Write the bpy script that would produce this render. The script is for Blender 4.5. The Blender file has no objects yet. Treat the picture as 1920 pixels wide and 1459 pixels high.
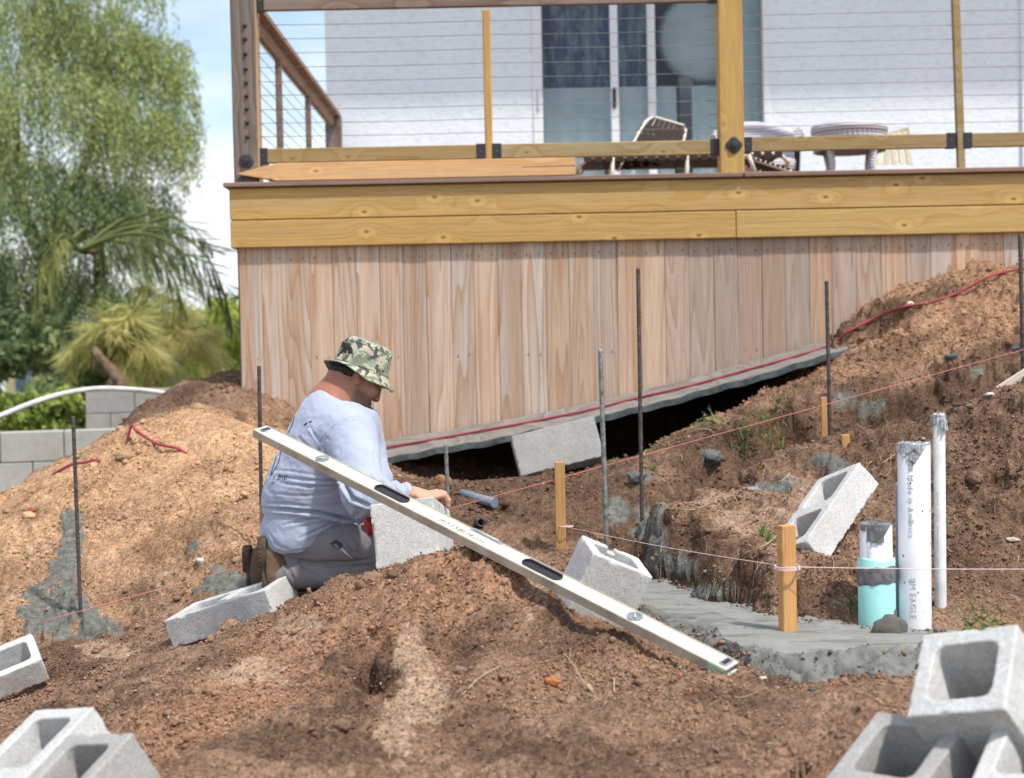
import bpy, bmesh, math, random
import numpy as np
from mathutils import Vector, Matrix, Quaternion
from mathutils.geometry import tessellate_polygon
from mathutils.bvhtree import BVHTree

# ------------------------------------------------------------------ camera, sky, sun, exposure
scene = bpy.context.scene
COL = scene.collection
random.seed(11)
RNG = np.random.default_rng(11)

F, CX, CY = 2950.0, 960.0, 729.5            # focal length in photo pixels, photo centre
PITCH, ROLL, CAMZ = math.radians(1.544), math.radians(1.15), 0.82
_f = np.array([0, math.cos(PITCH), -math.sin(PITCH)])
_u0 = np.array([0, math.sin(PITCH), math.cos(PITCH)])
_r0 = np.array([1.0, 0, 0])
CU = _u0 * math.cos(ROLL) + _r0 * math.sin(ROLL)
CR = _r0 * math.cos(ROLL) - _u0 * math.sin(ROLL)
CF = _f
CAM = np.array([0, 0, CAMZ])

cam_data = bpy.data.cameras.new("camera")
cam = bpy.data.objects.new("camera", cam_data)
COL.objects.link(cam)
cam.matrix_world = Matrix(((CR[0], CU[0], -CF[0], CAM[0]), (CR[1], CU[1], -CF[1], CAM[1]),
                           (CR[2], CU[2], -CF[2], CAM[2]), (0, 0, 0, 1)))
cam_data.sensor_width = 36.0
cam_data.sensor_fit = 'HORIZONTAL'
cam_data.lens = 36.0 * F / 1920.0
cam_data.clip_end = 2000
cam_data.clip_start = 0.05
cam_data.dof.use_dof = True
cam_data.dof.focus_distance = 5.0
cam_data.dof.aperture_fstop = 3.6
scene.camera = cam

SUN = np.array([0.36, -0.36, 0.86])
SUN /= np.linalg.norm(SUN)
world = bpy.data.worlds.new("World")
scene.world = world
world.use_nodes = True
wt = world.node_tree
wt.nodes.clear()
w_out = wt.nodes.new('ShaderNodeOutputWorld')
w_bg = wt.nodes.new('ShaderNodeBackground')
w_bg.inputs['Strength'].default_value = 0.15
w_sky = wt.nodes.new('ShaderNodeTexSky')
w_sky.sky_type = 'NISHITA'
w_sky.sun_disc = False
w_sky.sun_elevation = math.asin(SUN[2])
w_sky.sun_rotation = math.atan2(SUN[0], SUN[1])
w_sky.dust_density = 1.5
w_tc = wt.nodes.new('ShaderNodeTexCoord')
w_map = wt.nodes.new('ShaderNodeMapping')
w_map.inputs['Scale'].default_value = (1.6, 1.6, 4.2)
w_map.inputs['Location'].default_value = (0.35, 0.1, 0.2)
w_no = wt.nodes.new('ShaderNodeTexNoise')
w_no.inputs['Scale'].default_value = 2.2
w_no.inputs['Detail'].default_value = 7
w_no.inputs['Roughness'].default_value = 0.55
w_sep = wt.nodes.new('ShaderNodeSeparateXYZ')
w_m1 = wt.nodes.new('ShaderNodeMath'); w_m1.operation = 'MULTIPLY_ADD'
w_m1.inputs[1].default_value = -2.2; w_m1.inputs[2].default_value = 0.36
w_cl = wt.nodes.new('ShaderNodeMath'); w_cl.operation = 'MAXIMUM'; w_cl.inputs[1].default_value = 0.05
w_add = wt.nodes.new('ShaderNodeMath'); w_add.operation = 'ADD'
w_ramp = wt.nodes.new('ShaderNodeValToRGB')
w_ramp.color_ramp.elements[0].position = 0.42
w_ramp.color_ramp.elements[1].position = 0.74
w_mix = wt.nodes.new('ShaderNodeMixRGB')
w_mix.inputs['Color2'].default_value = (6.0, 6.25, 6.6, 1)
L = wt.links.new
L(w_tc.outputs['Generated'], w_map.inputs['Vector'])
L(w_map.outputs['Vector'], w_no.inputs['Vector'])
L(w_tc.outputs['Generated'], w_sep.inputs['Vector'])
L(w_sep.outputs['Z'], w_m1.inputs[0])
L(w_m1.outputs[0], w_cl.inputs[0])
L(w_cl.outputs[0], w_add.inputs[0])
L(w_no.outputs['Fac'], w_add.inputs[1])
L(w_add.outputs[0], w_ramp.inputs['Fac'])
L(w_ramp.outputs['Color'], w_mix.inputs['Fac'])
L(w_sky.outputs['Color'], w_mix.inputs['Color1'])
L(w_mix.outputs['Color'], w_bg.inputs['Color'])
L(w_bg.outputs['Background'], w_out.inputs['Surface'])

sun_d = bpy.data.lights.new("sun", 'SUN')
sun_d.energy = 3.2
sun_d.angle = math.radians(2.5)            # thin haze: slightly soft-edged shadows
sun_d.color = (1.0, 0.945, 0.86)
sun = bpy.data.objects.new("sun", sun_d)
COL.objects.link(sun)
sun.rotation_mode = 'QUATERNION'
sun.rotation_quaternion = Vector(SUN).to_track_quat('Z', 'Y')

scene.view_settings.view_transform = 'Standard'
scene.view_settings.look = 'None'
scene.view_settings.gamma = 1.0
scene.view_settings.use_curve_mapping = False
scene.view_settings.exposure = 0.46
scene.render.engine = 'CYCLES'
scene.cycles.max_bounces = 8
scene.cycles.transparent_max_bounces = 12


# ------------------------------------------------------------------ pixel <-> place helpers
def ray(px, py):
    return CF + CR * ((px - CX) / F) - CU * ((py - CY) / F)


def Pt(px, py, D):
    return CAM + D * ray(px, py)


def AY(px, py, y):
    d = ray(px, py)
    return CAM + d * ((y - CAM[1]) / d[1])


def AZ(px, py, z):
    d = ray(px, py)
    return CAM + d * ((z - CAM[2]) / d[2])


def to_px(P):
    d = np.asarray(P) - CAM
    z = d @ CF
    return CX + F * (d @ CR) / z, CY - F * (d @ CU) / z


# ------------------------------------------------------------------ numpy noise
_G = RNG.normal(size=(512, 3))
_G /= np.linalg.norm(_G, axis=1)[:, None]
_PERM = np.concatenate([RNG.permutation(512)] * 3)


def noise3(p, scale=1.0, seed=0):
    p = np.asarray(p, float) * scale + seed * 17.31
    i = np.floor(p).astype(np.int64)
    f = p - i
    u = f * f * f * (f * (f * 6 - 15) + 10)
    out = 0
    for dx in (0, 1):
        wx = u[..., 0] if dx else 1 - u[..., 0]
        for dy in (0, 1):
            wy = u[..., 1] if dy else 1 - u[..., 1]
            for dz in (0, 1):
                wz = u[..., 2] if dz else 1 - u[..., 2]
                h = _PERM[(_PERM[(_PERM[(i[..., 0] + dx) & 511] + i[..., 1] + dy) & 511] + i[..., 2] + dz) & 511]
                g = _G[h]
                d = g[..., 0] * (f[..., 0] - dx) + g[..., 1] * (f[..., 1] - dy) + g[..., 2] * (f[..., 2] - dz)
                out = out + wx * wy * wz * d
    return out * 1.6


def fbm(p, scale, octaves=4, gain=0.5, seed=0):
    a, s, o = 1.0, scale, 0
    for k in range(octaves):
        o = o + a * noise3(p, s, seed + k)
        a *= gain
        s *= 2.03
    return o


def sstep(a, b, x):
    t = np.clip((x - a) / (b - a), 0, 1)
    return t * t * (3 - 2 * t)


# ------------------------------------------------------------------ materials
def new_mat(name, rough=0.8, spec=0.3):
    m = bpy.data.materials.new(name)
    m.use_nodes = True
    b = m.node_tree.nodes['Principled BSDF']
    b.inputs['Roughness'].default_value = rough
    b.inputs['Specular IOR Level'].default_value = spec
    return m, m.node_tree, b


def nd(nt, typ, ins=None, **attrs):
    n = nt.nodes.new(typ)
    for k, v in attrs.items():
        setattr(n, k, v)
    for k, v in (ins or {}).items():
        if isinstance(v, bpy.types.NodeSocket):
            nt.links.new(v, n.inputs[k])
        else:
            n.inputs[k].default_value = v
    return n


def rgb(c):
    return (c[0], c[1], c[2], 1.0)


def ramp(nt, fac, stops):
    r = nt.nodes.new('ShaderNodeValToRGB')
    e = r.color_ramp.elements
    while len(e) < len(stops):
        e.new(0.5)
    for i, (p, c) in enumerate(stops):
        e[i].position = p
        e[i].color = rgb(c) if len(c) == 3 else c
    nt.links.new(fac, r.inputs['Fac'])
    return r.outputs['Color']


def mixc(nt, fac, a, b, blend='MIX'):
    n = nt.nodes.new('ShaderNodeMixRGB')
    n.blend_type = blend
    for k, v in (('Fac', fac), ('Color1', a), ('Color2', b)):
        if isinstance(v, bpy.types.NodeSocket):
            nt.links.new(v, n.inputs[k])
        else:
            n.inputs[k].default_value = v if k == 'Fac' else rgb(v)
    return n.outputs['Color']


def noise_n(nt, vec, scale, detail=4, rough=0.55, dist=0.0):
    n = nd(nt, 'ShaderNodeTexNoise', {'Scale': scale, 'Detail': detail, 'Roughness': rough, 'Distortion': dist})
    if vec is not None:
        nt.links.new(vec, n.inputs['Vector'])
    return n.outputs['Fac']


def bump(nt, bsdf, height, strength=0.3, dist=0.01):
    n = nd(nt, 'ShaderNodeBump', {'Strength': strength, 'Distance': dist, 'Height': height})
    nt.links.new(n.outputs['Normal'], bsdf.inputs['Normal'])
    return n


def flat_mat(name, col, rough=0.6, spec=0.3, metal=0.0, var=0.06, scale=25.0, bmp=0.0):
    """plain painted / plastic / metal surface with slight unevenness"""
    m, nt, b = new_mat(name, rough, spec)
    tc = nd(nt, 'ShaderNodeTexCoord')
    n = noise_n(nt, tc.outputs['Object'], scale, 5)
    lo = tuple(max(0, c * (1 - var * 2.2)) for c in col)
    hi = tuple(c * (1 + var) for c in col)
    c = ramp(nt, n, [(0.3, lo), (0.7, hi)])
    nt.links.new(c, b.inputs['Base Color'])
    b.inputs['Metallic'].default_value = metal
    if bmp:
        bump(nt, b, n, bmp, 0.004)
    return m


def wood_mat(name, axis, base, ring, grey, ring_scale=16.0, rough=0.75, grey_amt=0.5, knots=0.0, spread=0.22, along=0.1, knot_scale=5.0, warp_scale=3.2):
    """sawn boards: long grain along axis (0,1,2), colour of each board from its own random number"""
    m, nt, b = new_mat(name, rough, 0.25)
    tc = nd(nt, 'ShaderNodeTexCoord')
    oi = nd(nt, 'ShaderNodeObjectInfo')
    rnd = oi.outputs['Random']
    sc = [1.0, 1.0, 1.0]
    sc[axis] = along
    off = nd(nt, 'ShaderNodeMath', {0: rnd, 1: 37.0}, operation='MULTIPLY')
    comb = nd(nt, 'ShaderNodeCombineXYZ', {'X': off.outputs[0], 'Y': off.outputs[0], 'Z': off.outputs[0]})
    mp = nd(nt, 'ShaderNodeMapping', {'Vector': tc.outputs['Object'], 'Location': comb.outputs[0], 'Scale': sc})
    v = mp.outputs['Vector']
    warp = noise_n(nt, v, warp_scale, 2, 0.45)
    if knots:
        sepk = nd(nt, 'ShaderNodeSeparateXYZ', {'Vector': tc.outputs['Object']})
        o2 = 2 if axis == 0 else 0
        ka = nd(nt, 'ShaderNodeMath', {0: sepk.outputs[axis], 1: 0.55, 2: off.outputs[0]}, operation='MULTIPLY_ADD')
        kb = nd(nt, 'ShaderNodeMath', {0: sepk.outputs[o2], 1: 1.0, 2: off.outputs[0]}, operation='MULTIPLY_ADD')
        kv = nd(nt, 'ShaderNodeCombineXYZ', {'X': ka.outputs[0], 'Y': kb.outputs[0]})
        vo = nd(nt, 'ShaderNodeTexVoronoi', {'Scale': knot_scale, 'Randomness': 1.0}, voronoi_dimensions='2D')
        nt.links.new(kv.outputs[0], vo.inputs['Vector'])
        kdn = nd(nt, 'ShaderNodeMath', {0: vo.outputs['Distance'], 1: 1.0 / knot_scale}, operation='MULTIPLY')
        kdist = kdn.outputs[0]
        pull = nd(nt, 'ShaderNodeMath', {0: kdist, 1: -40.0}, operation='MULTIPLY')
        pull = nd(nt, 'ShaderNodeMath', {0: 2.718, 1: pull.outputs[0]}, operation='POWER')
        warp = nd(nt, 'ShaderNodeMath', {0: pull.outputs[0], 1: 0.22, 2: warp}, operation='MULTIPLY_ADD').outputs[0]
    n_long = noise_n(nt, v, 60, 3, 0.6, 0.6)
    rings = nd(nt, 'ShaderNodeMath', {0: warp, 1: ring_scale}, operation='MULTIPLY')
    fr = nd(nt, 'ShaderNodeMath', {0: rings.outputs[0]}, operation='FRACT')
    tri = nd(nt, 'ShaderNodeMath', {0: fr.outputs[0], 1: 2.2}, operation='POWER')
    sc2 = list(sc)
    sc2[axis] = 0.02
    mp2 = nd(nt, 'ShaderNodeMapping', {'Vector': tc.outputs['Object'], 'Location': comb.outputs[0], 'Scale': sc2})
    fine = noise_n(nt, mp2.outputs['Vector'], 240, 2, 0.6)
    wide = noise_n(nt, mp2.outputs['Vector'], 14, 2, 0.5)
    lo = tuple(c * (1 - spread) for c in base)
    hi = tuple(min(1, c * (1 + spread)) for c in base)
    c = mixc(nt, rnd, lo, hi)
    r3 = nd(nt, 'ShaderNodeMath', {0: rnd, 1: 13.77}, operation='MULTIPLY')
    r3 = nd(nt, 'ShaderNodeMath', {0: r3.outputs[0]}, operation='FRACT')
    c = mixc(nt, 0.6, c, ramp(nt, r3.outputs[0], [(0.0, (1.10, 0.93, 0.86)), (0.5, (1, 1, 1)), (1.0, (0.93, 1.0, 1.06))]), 'MULTIPLY')
    wr = ramp(nt, wide, [(0.35, (0, 0, 0)), (0.68, (1, 1, 1))])
    gf = nd(nt, 'ShaderNodeMath', {0: wr, 1: grey_amt}, operation='MULTIPLY')
    rr = nd(nt, 'ShaderNodeMath', {0: rnd, 1: 7.31}, operation='MULTIPLY')
    rr = nd(nt, 'ShaderNodeMath', {0: rr.outputs[0]}, operation='FRACT')
    gf2 = nd(nt, 'ShaderNodeMath', {0: gf.outputs[0], 1: rr.outputs[0]}, operation='MULTIPLY')
    c = mixc(nt, gf2.outputs[0], c, grey)
    rf = nd(nt, 'ShaderNodeMath', {0: tri.outputs[0], 1: 0.75}, operation='MULTIPLY')
    c = mixc(nt, rf.outputs[0], c, ring)
    fc = ramp(nt, fine, [(0.3, (0.80, 0.79, 0.78)), (0.7, (1.08, 1.07, 1.06))])
    c = mixc(nt, 1.0, c, fc, 'MULTIPLY')
    nc = ramp(nt, n_long, [(0.25, (0.84, 0.82, 0.80)), (0.6, (1.04, 1.04, 1.04))])
    c = mixc(nt, 0.7, c, nc, 'MULTIPLY')
    if knots:
        kd = nd(nt, 'ShaderNodeMath', {0: kdist, 1: 1.0}, operation='MULTIPLY')
        kc = ramp(nt, kd.outputs[0], [(0.0, (1, 1, 1)), (0.0045, (0.8, 0.8, 0.8)), (0.008, (0.12, 0.12, 0.12)), (0.013, (0.0, 0.0, 0.0))])
        kf = nd(nt, 'ShaderNodeMath', {0: kc, 1: knots}, operation='MULTIPLY')
        halo = ramp(nt, kd.outputs[0], [(0.007, (0, 0, 0)), (0.014, (1, 1, 1)), (0.034, (0, 0, 0))])
        hf_ = nd(nt, 'ShaderNodeMath', {0: halo, 1: 0.45 * min(1, knots)}, operation='MULTIPLY')
        c = mixc(nt, hf_.outputs[0], c, tuple(min(1, x * 1.28) for x in base))
        c = mixc(nt, kf.outputs[0], c, tuple(x * 0.30 for x in ring))
    nt.links.new(c, b.inputs['Base Color'])
    h = nd(nt, 'ShaderNodeMath', {0: fine, 1: tri.outputs[0]}, operation='SUBTRACT')
    bump(nt, b, h.outputs[0], 0.25, 0.0025)
    return m


# ------------------------------------------------------------------ object helpers
ORG = {}


def setp(o, label=None, cat=None, group=None, kind=None):
    if label: o['label'] = label
    if cat: o['category'] = cat
    if group: o['group'] = group
    if kind: o['kind'] = kind
    return o


def thing(name, label, cat, loc=(0, 0, 0), group=None):
    o = bpy.data.objects.new(name, None)
    COL.objects.link(o)
    o.empty_display_size = 0.1
    o.location = Vector(tuple(float(c) for c in loc))
    ORG[o.name] = np.array(loc, float)
    return setp(o, label, cat, group)


def link_mesh(name, me, mat=None, parent=None):
    o = bpy.data.objects.new(name, me)
    COL.objects.link(o)
    if mat is not None and not me.materials:
        me.materials.append(mat)
    if parent is not None:
        o.parent = parent
        ORG[o.name] = ORG[parent.name]
    else:
        ORG[o.name] = np.zeros(3)
    return o


def np_mesh(name, V, Fc, smooth=False):
    """V (n,3); Fc (m,3) or (m,4) arrays, or list of them"""
    me = bpy.data.meshes.new(name)
    V = np.asarray(V, np.float32)
    if isinstance(Fc, np.ndarray):
        Fc = [Fc]
    loops = np.concatenate([f.ravel() for f in Fc]).astype(np.int32)
    tot = np.concatenate([np.full(len(f), f.shape[1]) for f in Fc]).astype(np.int32)
    start = np.concatenate([[0], np.cumsum(tot)[:-1]]).astype(np.int32)
    me.vertices.add(len(V)); me.vertices.foreach_set('co', V.ravel())
    me.loops.add(len(loops)); me.loops.foreach_set('vertex_index', loops)
    me.polygons.add(len(tot)); me.polygons.foreach_set('loop_start', start)
    me.polygons.foreach_set('loop_total', tot)
    me.update(calc_edges=True)
    me.validate()
    if smooth:
        me.polygons.foreach_set('use_smooth', np.ones(len(tot), bool))
    return me


def set_attr(me, name, arr):
    """per-vertex colour attribute (n,3) or (n,4)"""
    arr = np.asarray(arr, np.float32)
    if arr.shape[1] == 3:
        arr = np.concatenate([arr, np.ones((len(arr), 1), np.float32)], 1)
    a = me.attributes.new(name, 'FLOAT_COLOR', 'POINT')
    a.data.foreach_set('color', arr.ravel())


class MB:
    """collects shapes in world coordinates, then links them as ONE mesh object"""

    def __init__(self):
        self.v, self.f, self.s, self.mi = [], [], [], []

    def add(self, V, Fs, smooth=False, mi=0):
        o = len(self.v)
        self.v += [tuple(map(float, p)) for p in V]
        for f in Fs:
            self.f.append(tuple(i + o for i in f))
            self.s.append(smooth)
            self.mi.append(mi)
        return self

    def box(self, lo, hi, bev=0.0, M=None, mi=0):
        lo, hi = np.array(lo, float), np.array(hi, float)
        if bev <= 0:
            V = [(x, y, z) for x in (lo[0], hi[0]) for y in (lo[1], hi[1]) for z in (lo[2], hi[2])]
            Fs = [(0, 1, 3, 2), (4, 6, 7, 5), (0, 4, 5, 1), (2, 3, 7, 6), (0, 2, 6, 4), (1, 5, 7, 3)]
        else:
            bm = bmesh.new()
            bmesh.ops.create_cube(bm, size=1.0)
            for v in bm.verts:
                v.co = Vector([lo[i] + (v.co[i] + 0.5) * (hi[i] - lo[i]) for i in range(3)])
            bmesh.ops.bevel(bm, geom=bm.edges[:], offset=bev, segments=1, affect='EDGES')
            bm.verts.index_update()
            V = [tuple(v.co) for v in bm.verts]
            Fs = [tuple(v.index for v in f.verts) for f in bm.faces]
            bm.free()
        if M is not None:
            V = [tuple(M @ Vector(p)) for p in V]
        return self.add(V, Fs, False, mi)

    def tube(self, pts, r, n=8, cap=True, smooth=True, mi=0):
        pts = [np.array(p, float) for p in pts]
        rs = r if hasattr(r, '__len__') else [r] * len(pts)
        V, Fs = [], []
        up = None
        for i, p in enumerate(pts):
            t = pts[min(i + 1, len(pts) - 1)] - pts[max(i - 1, 0)]
            t = t / (np.linalg.norm(t) + 1e-12)
            if up is None:
                a = np.array([0, 0, 1.0]) if abs(t[2]) < 0.9 else np.array([1.0, 0, 0])
            else:
                a = up
            s = np.cross(t, a); s /= np.linalg.norm(s) + 1e-12
            up = np.cross(s, t)
            for k in range(n):
                th = 2 * math.pi * k / n
                V.append(p + rs[i] * (math.cos(th) * s + math.sin(th) * up))
        for i in range(len(pts) - 1):
            for k in range(n):
                k2 = (k + 1) % n
                Fs.append((i * n + k, i * n + k2, (i + 1) * n + k2, (i + 1) * n + k))
        self.add(V, Fs, smooth, mi)
        if cap:
            o = len(self.v) - len(V)
            self.f.append(tuple(o + k for k in range(n))[::-1]); self.s.append(False); self.mi.append(mi)
            self.f.append(tuple(o + (len(pts) - 1) * n + k for k in range(n))); self.s.append(False); self.mi.append(mi)
        return self

    def lathe(self, prof, centre=(0, 0, 0), n=32, M=None, smooth=True, wob=None, mi=0):
        V, Fs = [], []
        c = np.array(centre, float)
        for i, (r, z) in enumerate(prof):
            for k in range(n):
                th = 2 * math.pi * k / n
                p = np.array([r * math.cos(th), r * math.sin(th), z])
                if wob:
                    p = wob(p, i, th)
                V.append(tuple(M @ Vector(p)) if M is not None else tuple(p + c))
        for i in range(len(prof) - 1):
            for k in range(n):
                k2 = (k + 1) % n
                Fs.append((i * n + k, i * n + k2, (i + 1) * n + k2, (i + 1) * n + k))
        return self.add(V, Fs, smooth, mi)

    def build(self, name, mat, parent=None, kind=None, label=None):
        me = bpy.data.meshes.new(name)
        org = ORG[parent.name] if parent is not None else np.zeros(3)
        me.from_pydata([(p[0] - org[0], p[1] - org[1], p[2] - org[2]) for p in self.v], [], self.f)
        me.polygons.foreach_set('use_smooth', self.s)
        mats = mat if isinstance(mat, (list, tuple)) else [mat]
        for m in mats:
            me.materials.append(m)
        if len(mats) > 1:
            me.polygons.foreach_set('material_index', self.mi)
        me.update()
        o = bpy.data.objects.new(name, me)
        COL.objects.link(o)
        if parent is not None:
            o.parent = parent
        ORG[o.name] = org
        if kind: o['kind'] = kind
        if label: o['label'] = label
        return o


def local_board(name, mat, parent, centre, size, bev=0.003, rot=None, verts_fn=None):
    """a board whose mesh is centred on its own origin (so that its grain is its own)"""
    mb = MB()
    h = np.array(size) / 2
    mb.box(-h, h, bev)
    if verts_fn:
        mb.v = [tuple(verts_fn(np.array(p))) for p in mb.v]
    me = bpy.data.meshes.new(name)
    me.from_pydata(mb.v, [], mb.f)
    me.materials.append(mat)
    me.update()
    o = bpy.data.objects.new(name, me)
    COL.objects.link(o)
    org = ORG[parent.name] if parent is not None else np.zeros(3)
    ORG[o.name] = org
    o.location = Vector(tuple(np.array(centre, float) - org))
    if rot is not None:
        o.rotation_mode = 'QUATERNION'
        o.rotation_quaternion = rot
    if parent is not None:
        o.parent = parent
    return o


# ------------------------------------------------------------------ implicit surfaces -> mesh
def surface_nets(val, origin, h):
    """val: 3-D array of signed distances (negative inside)"""
    ins = val < 0
    nx, ny, nz = val.shape
    c = [ins[i:nx - 1 + i, j:ny - 1 + j, k:nz - 1 + k] for i in (0, 1) for j in (0, 1) for k in (0, 1)]
    s = sum(x.astype(np.int8) for x in c)
    act = (s > 0) & (s < 8)
    idx = np.argwhere(act)
    n = len(idx)
    vid = np.full(act.shape, -1, np.int64)
    vid[act] = np.arange(n)
    cor = [(i, j, k) for i in (0, 1) for j in (0, 1) for k in (0, 1)]
    cv = np.stack([val[idx[:, 0] + a, idx[:, 1] + b, idx[:, 2] + d] for a, b, d in cor], 1)
    acc = np.zeros((n, 3)); cnt = np.zeros(n)
    for e0 in range(8):
        for e1 in range(e0 + 1, 8):
            if sum(abs(cor[e0][q] - cor[e1][q]) for q in range(3)) != 1:
                continue
            a, b = cv[:, e0], cv[:, e1]
            m = (a < 0) != (b < 0)
            t = a[m] / (a[m] - b[m])
            p0, p1 = np.array(cor[e0], float), np.array(cor[e1], float)
            acc[m] += p0 + t[:, None] * (p1 - p0)
            cnt[m] += 1
    V = (idx + acc / cnt[:, None]) * h + origin
    quads = []
    for ax in range(3):
        sl0 = [slice(None)] * 3; sl1 = [slice(None)] * 3
        sl0[ax] = slice(0, -1); sl1[ax] = slice(1, None)
        a, b = ins[tuple(sl0)], ins[tuple(sl1)]
        o1, o2 = (ax + 1) % 3, (ax + 2) % 3
        for flip in (False, True):
            m = (~a & b) if flip else (a & ~b)
            e = np.argwhere(m)
            e = e[(e[:, o1] > 0) & (e[:, o2] > 0) & (e[:, o1] < act.shape[o1]) & (e[:, o2] < act.shape[o2])]
            q = []
            for d1, d2 in ((-1, -1), (0, -1), (0, 0), (-1, 0)):
                t = e.copy(); t[:, o1] += d1; t[:, o2] += d2
                q.append(vid[t[:, 0], t[:, 1], t[:, 2]])
            q = np.stack(q, 1)
            quads.append(q[:, ::-1] if flip else q)
    Q = np.concatenate(quads)
    Q = Q[(Q >= 0).all(1)]
    return V, Q


def sdf_mesh(fn, lo, hi, h, coarse=4):
    """evaluate fn on a coarse grid, then finely only near its surface"""
    lo = np.array(lo, float); hi = np.array(hi, float)
    H = h * coarse
    nc = np.ceil((hi - lo) / H).astype(int) + 1
    g = np.stack(np.meshgrid(*[np.arange(k) for k in nc], indexing='ij'), -1) * H + lo
    dc = fn(g.reshape(-1, 3)).reshape(nc)
    fine = np.repeat(np.repeat(np.repeat(dc, coarse, 0), coarse, 1), coarse, 2).astype(np.float32)
    near = np.abs(fine) < H * 2.2
    idx = np.argwhere(near)
    pts = idx * h + lo
    out = np.empty(len(pts), np.float32)
    for k in range(0, len(pts), 400000):
        out[k:k + 400000] = fn(pts[k:k + 400000])
    fine[near] = out
    return surface_nets(fine, lo, h)


def smin(a, b, k):
    hh = np.clip(0.5 + 0.5 * (b - a) / k, 0, 1)
    return b + (a - b) * hh - k * hh * (1 - hh)


def smax(a, b, k):
    return -smin(-a, -b, k)


def sd_cone(p, a, b, ra, rb):
    a = np.asarray(a, float); b = np.asarray(b, float)
    ba = b - a
    h = np.clip(((p - a) @ ba) / (ba @ ba), 0, 1)
    return np.linalg.norm(p - a - h[:, None] * ba, axis=1) - (ra + (rb - ra) * h)


def sd_ell(p, c, r, R=None):
    q = p - np.asarray(c, float)
    if R is not None:
        q = q @ R                      # columns of R are the ellipsoid's axes
    r = np.asarray(r, float)
    k0 = np.linalg.norm(q / r, axis=1)
    k1 = np.linalg.norm(q / (r * r), axis=1)
    return k0 * (k0 - 1) / (k1 + 1e-9)

# ------------------------------------------------------------------ the dug-over hillside
ZF = 0.04                                   # top of the wet footing
ctrl = []


def cp(*rows):
    for px, py, D in rows:
        ctrl.append(Pt(px, py, D))


def cz(*rows):
    ctrl.extend(np.array(r, float) for r in rows)


# near ground, in front of and below the frame
cz((-1.6, 1.0, -0.12), (-0.5, 1.0, -0.06), (0.5, 1.0, -0.06), (1.6, 1.0, 0.0),
   (-1.5, 1.9, -0.14), (-0.4, 1.9, -0.05), (0.6, 1.9, -0.08), (1.5, 1.9, -0.02),
   (-1.0, 2.7, -0.20), (0.55, 2.55, -0.12), (0.95, 2.6, -0.14))
cp((330, 1459, 3.05), (520, 1459, 3.08), (700, 1459, 3.12), (900, 1459, 3.12), (1100, 1459, 3.1), (1300, 1459, 3.08), (1480, 1459, 3.05))
# the heap in the middle: front slope, crest, left flank, right flank
cp((360, 1380, 3.50), (520, 1380, 3.48), (700, 1390, 3.42), (900, 1380, 3.44), (1100, 1390, 3.32), (1300, 1390, 3.3), (1480, 1390, 3.28), (1640, 1340, 3.3),
   (330, 1290, 4.0), (480, 1280, 3.92), (640, 1290, 3.76), (800, 1290, 3.70), (950, 1290, 3.70), (1120, 1300, 3.60), (1300, 1310, 3.52), (1500, 1310, 3.52), (1660, 1300, 3.5),
   (420, 1222, 4.48), (520, 1200, 4.32), (640, 1200, 4.08), (760, 1200, 3.99), (900, 1190, 3.98), (1040, 1200, 3.96), (1180, 1230, 3.82), (1320, 1262, 3.74), (1410, 1278, 3.74),
   (520, 1166, 4.60), (620, 1130, 4.42), (720, 1120, 4.24), (840, 1100, 4.16), (950, 1100, 4.14), (1030, 1120, 4.12), (1100, 1160, 4.10), (1200, 1205, 3.98), (1290, 1235, 3.92),
   (560, 1112, 4.75), (640, 1078, 4.6), (720, 1058, 4.45), (800, 1042, 4.36), (880, 1023, 4.3), (940, 1030, 4.28), (1000, 1068, 4.3), (1045, 1120, 4.32), (1110, 1165, 4.34), (1180, 1190, 4.36))
# behind the heap, the trench floor the man kneels in
cz((-0.55, 5.2, -0.01), (-0.3, 4.75, 0.03), (-0.1, 4.72, 0.02), (0.1, 4.6, 0.0), (0.25, 4.62, -0.02), (0.42, 4.55, -0.02),
   (-0.75, 5.45, -0.02), (-0.5, 5.6, 0.0), (-0.2, 5.3, 0.0), (0.05, 5.1, 0.0), (0.3, 5.05, -0.02), (0.45, 5.2, -0.03),
   (-0.62, 4.88, 0.0), (-0.8, 5.2, -0.07))
cp((900, 1042, 5.75), (1010, 1040, 5.7), (1090, 1050, 5.5), (800, 1035, 5.8), (700, 1040, 5.85), (560, 1045, 5.9))
# left-hand ground with the half-buried blocks
cp((310, 1215, 5.0), (400, 1198, 4.92), (470, 1180, 4.85), (540, 1120, 5.05), (250, 1240, 4.95), (150, 1275, 5.0), (95, 1290, 5.05), (60, 1312, 5.02), (0, 1335, 5.0), (-160, 1400, 5.0),
   (250, 1310, 4.2), (150, 1330, 4.15), (40, 1350, 4.2), (-150, 1450, 4.0), (200, 1230, 5.3), (100, 1220, 5.55), (0, 1240, 5.6), (-160, 1290, 5.6),
   (-150, 1700, 3.0), (80, 1600, 3.1), (250, 1480, 3.25))
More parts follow.
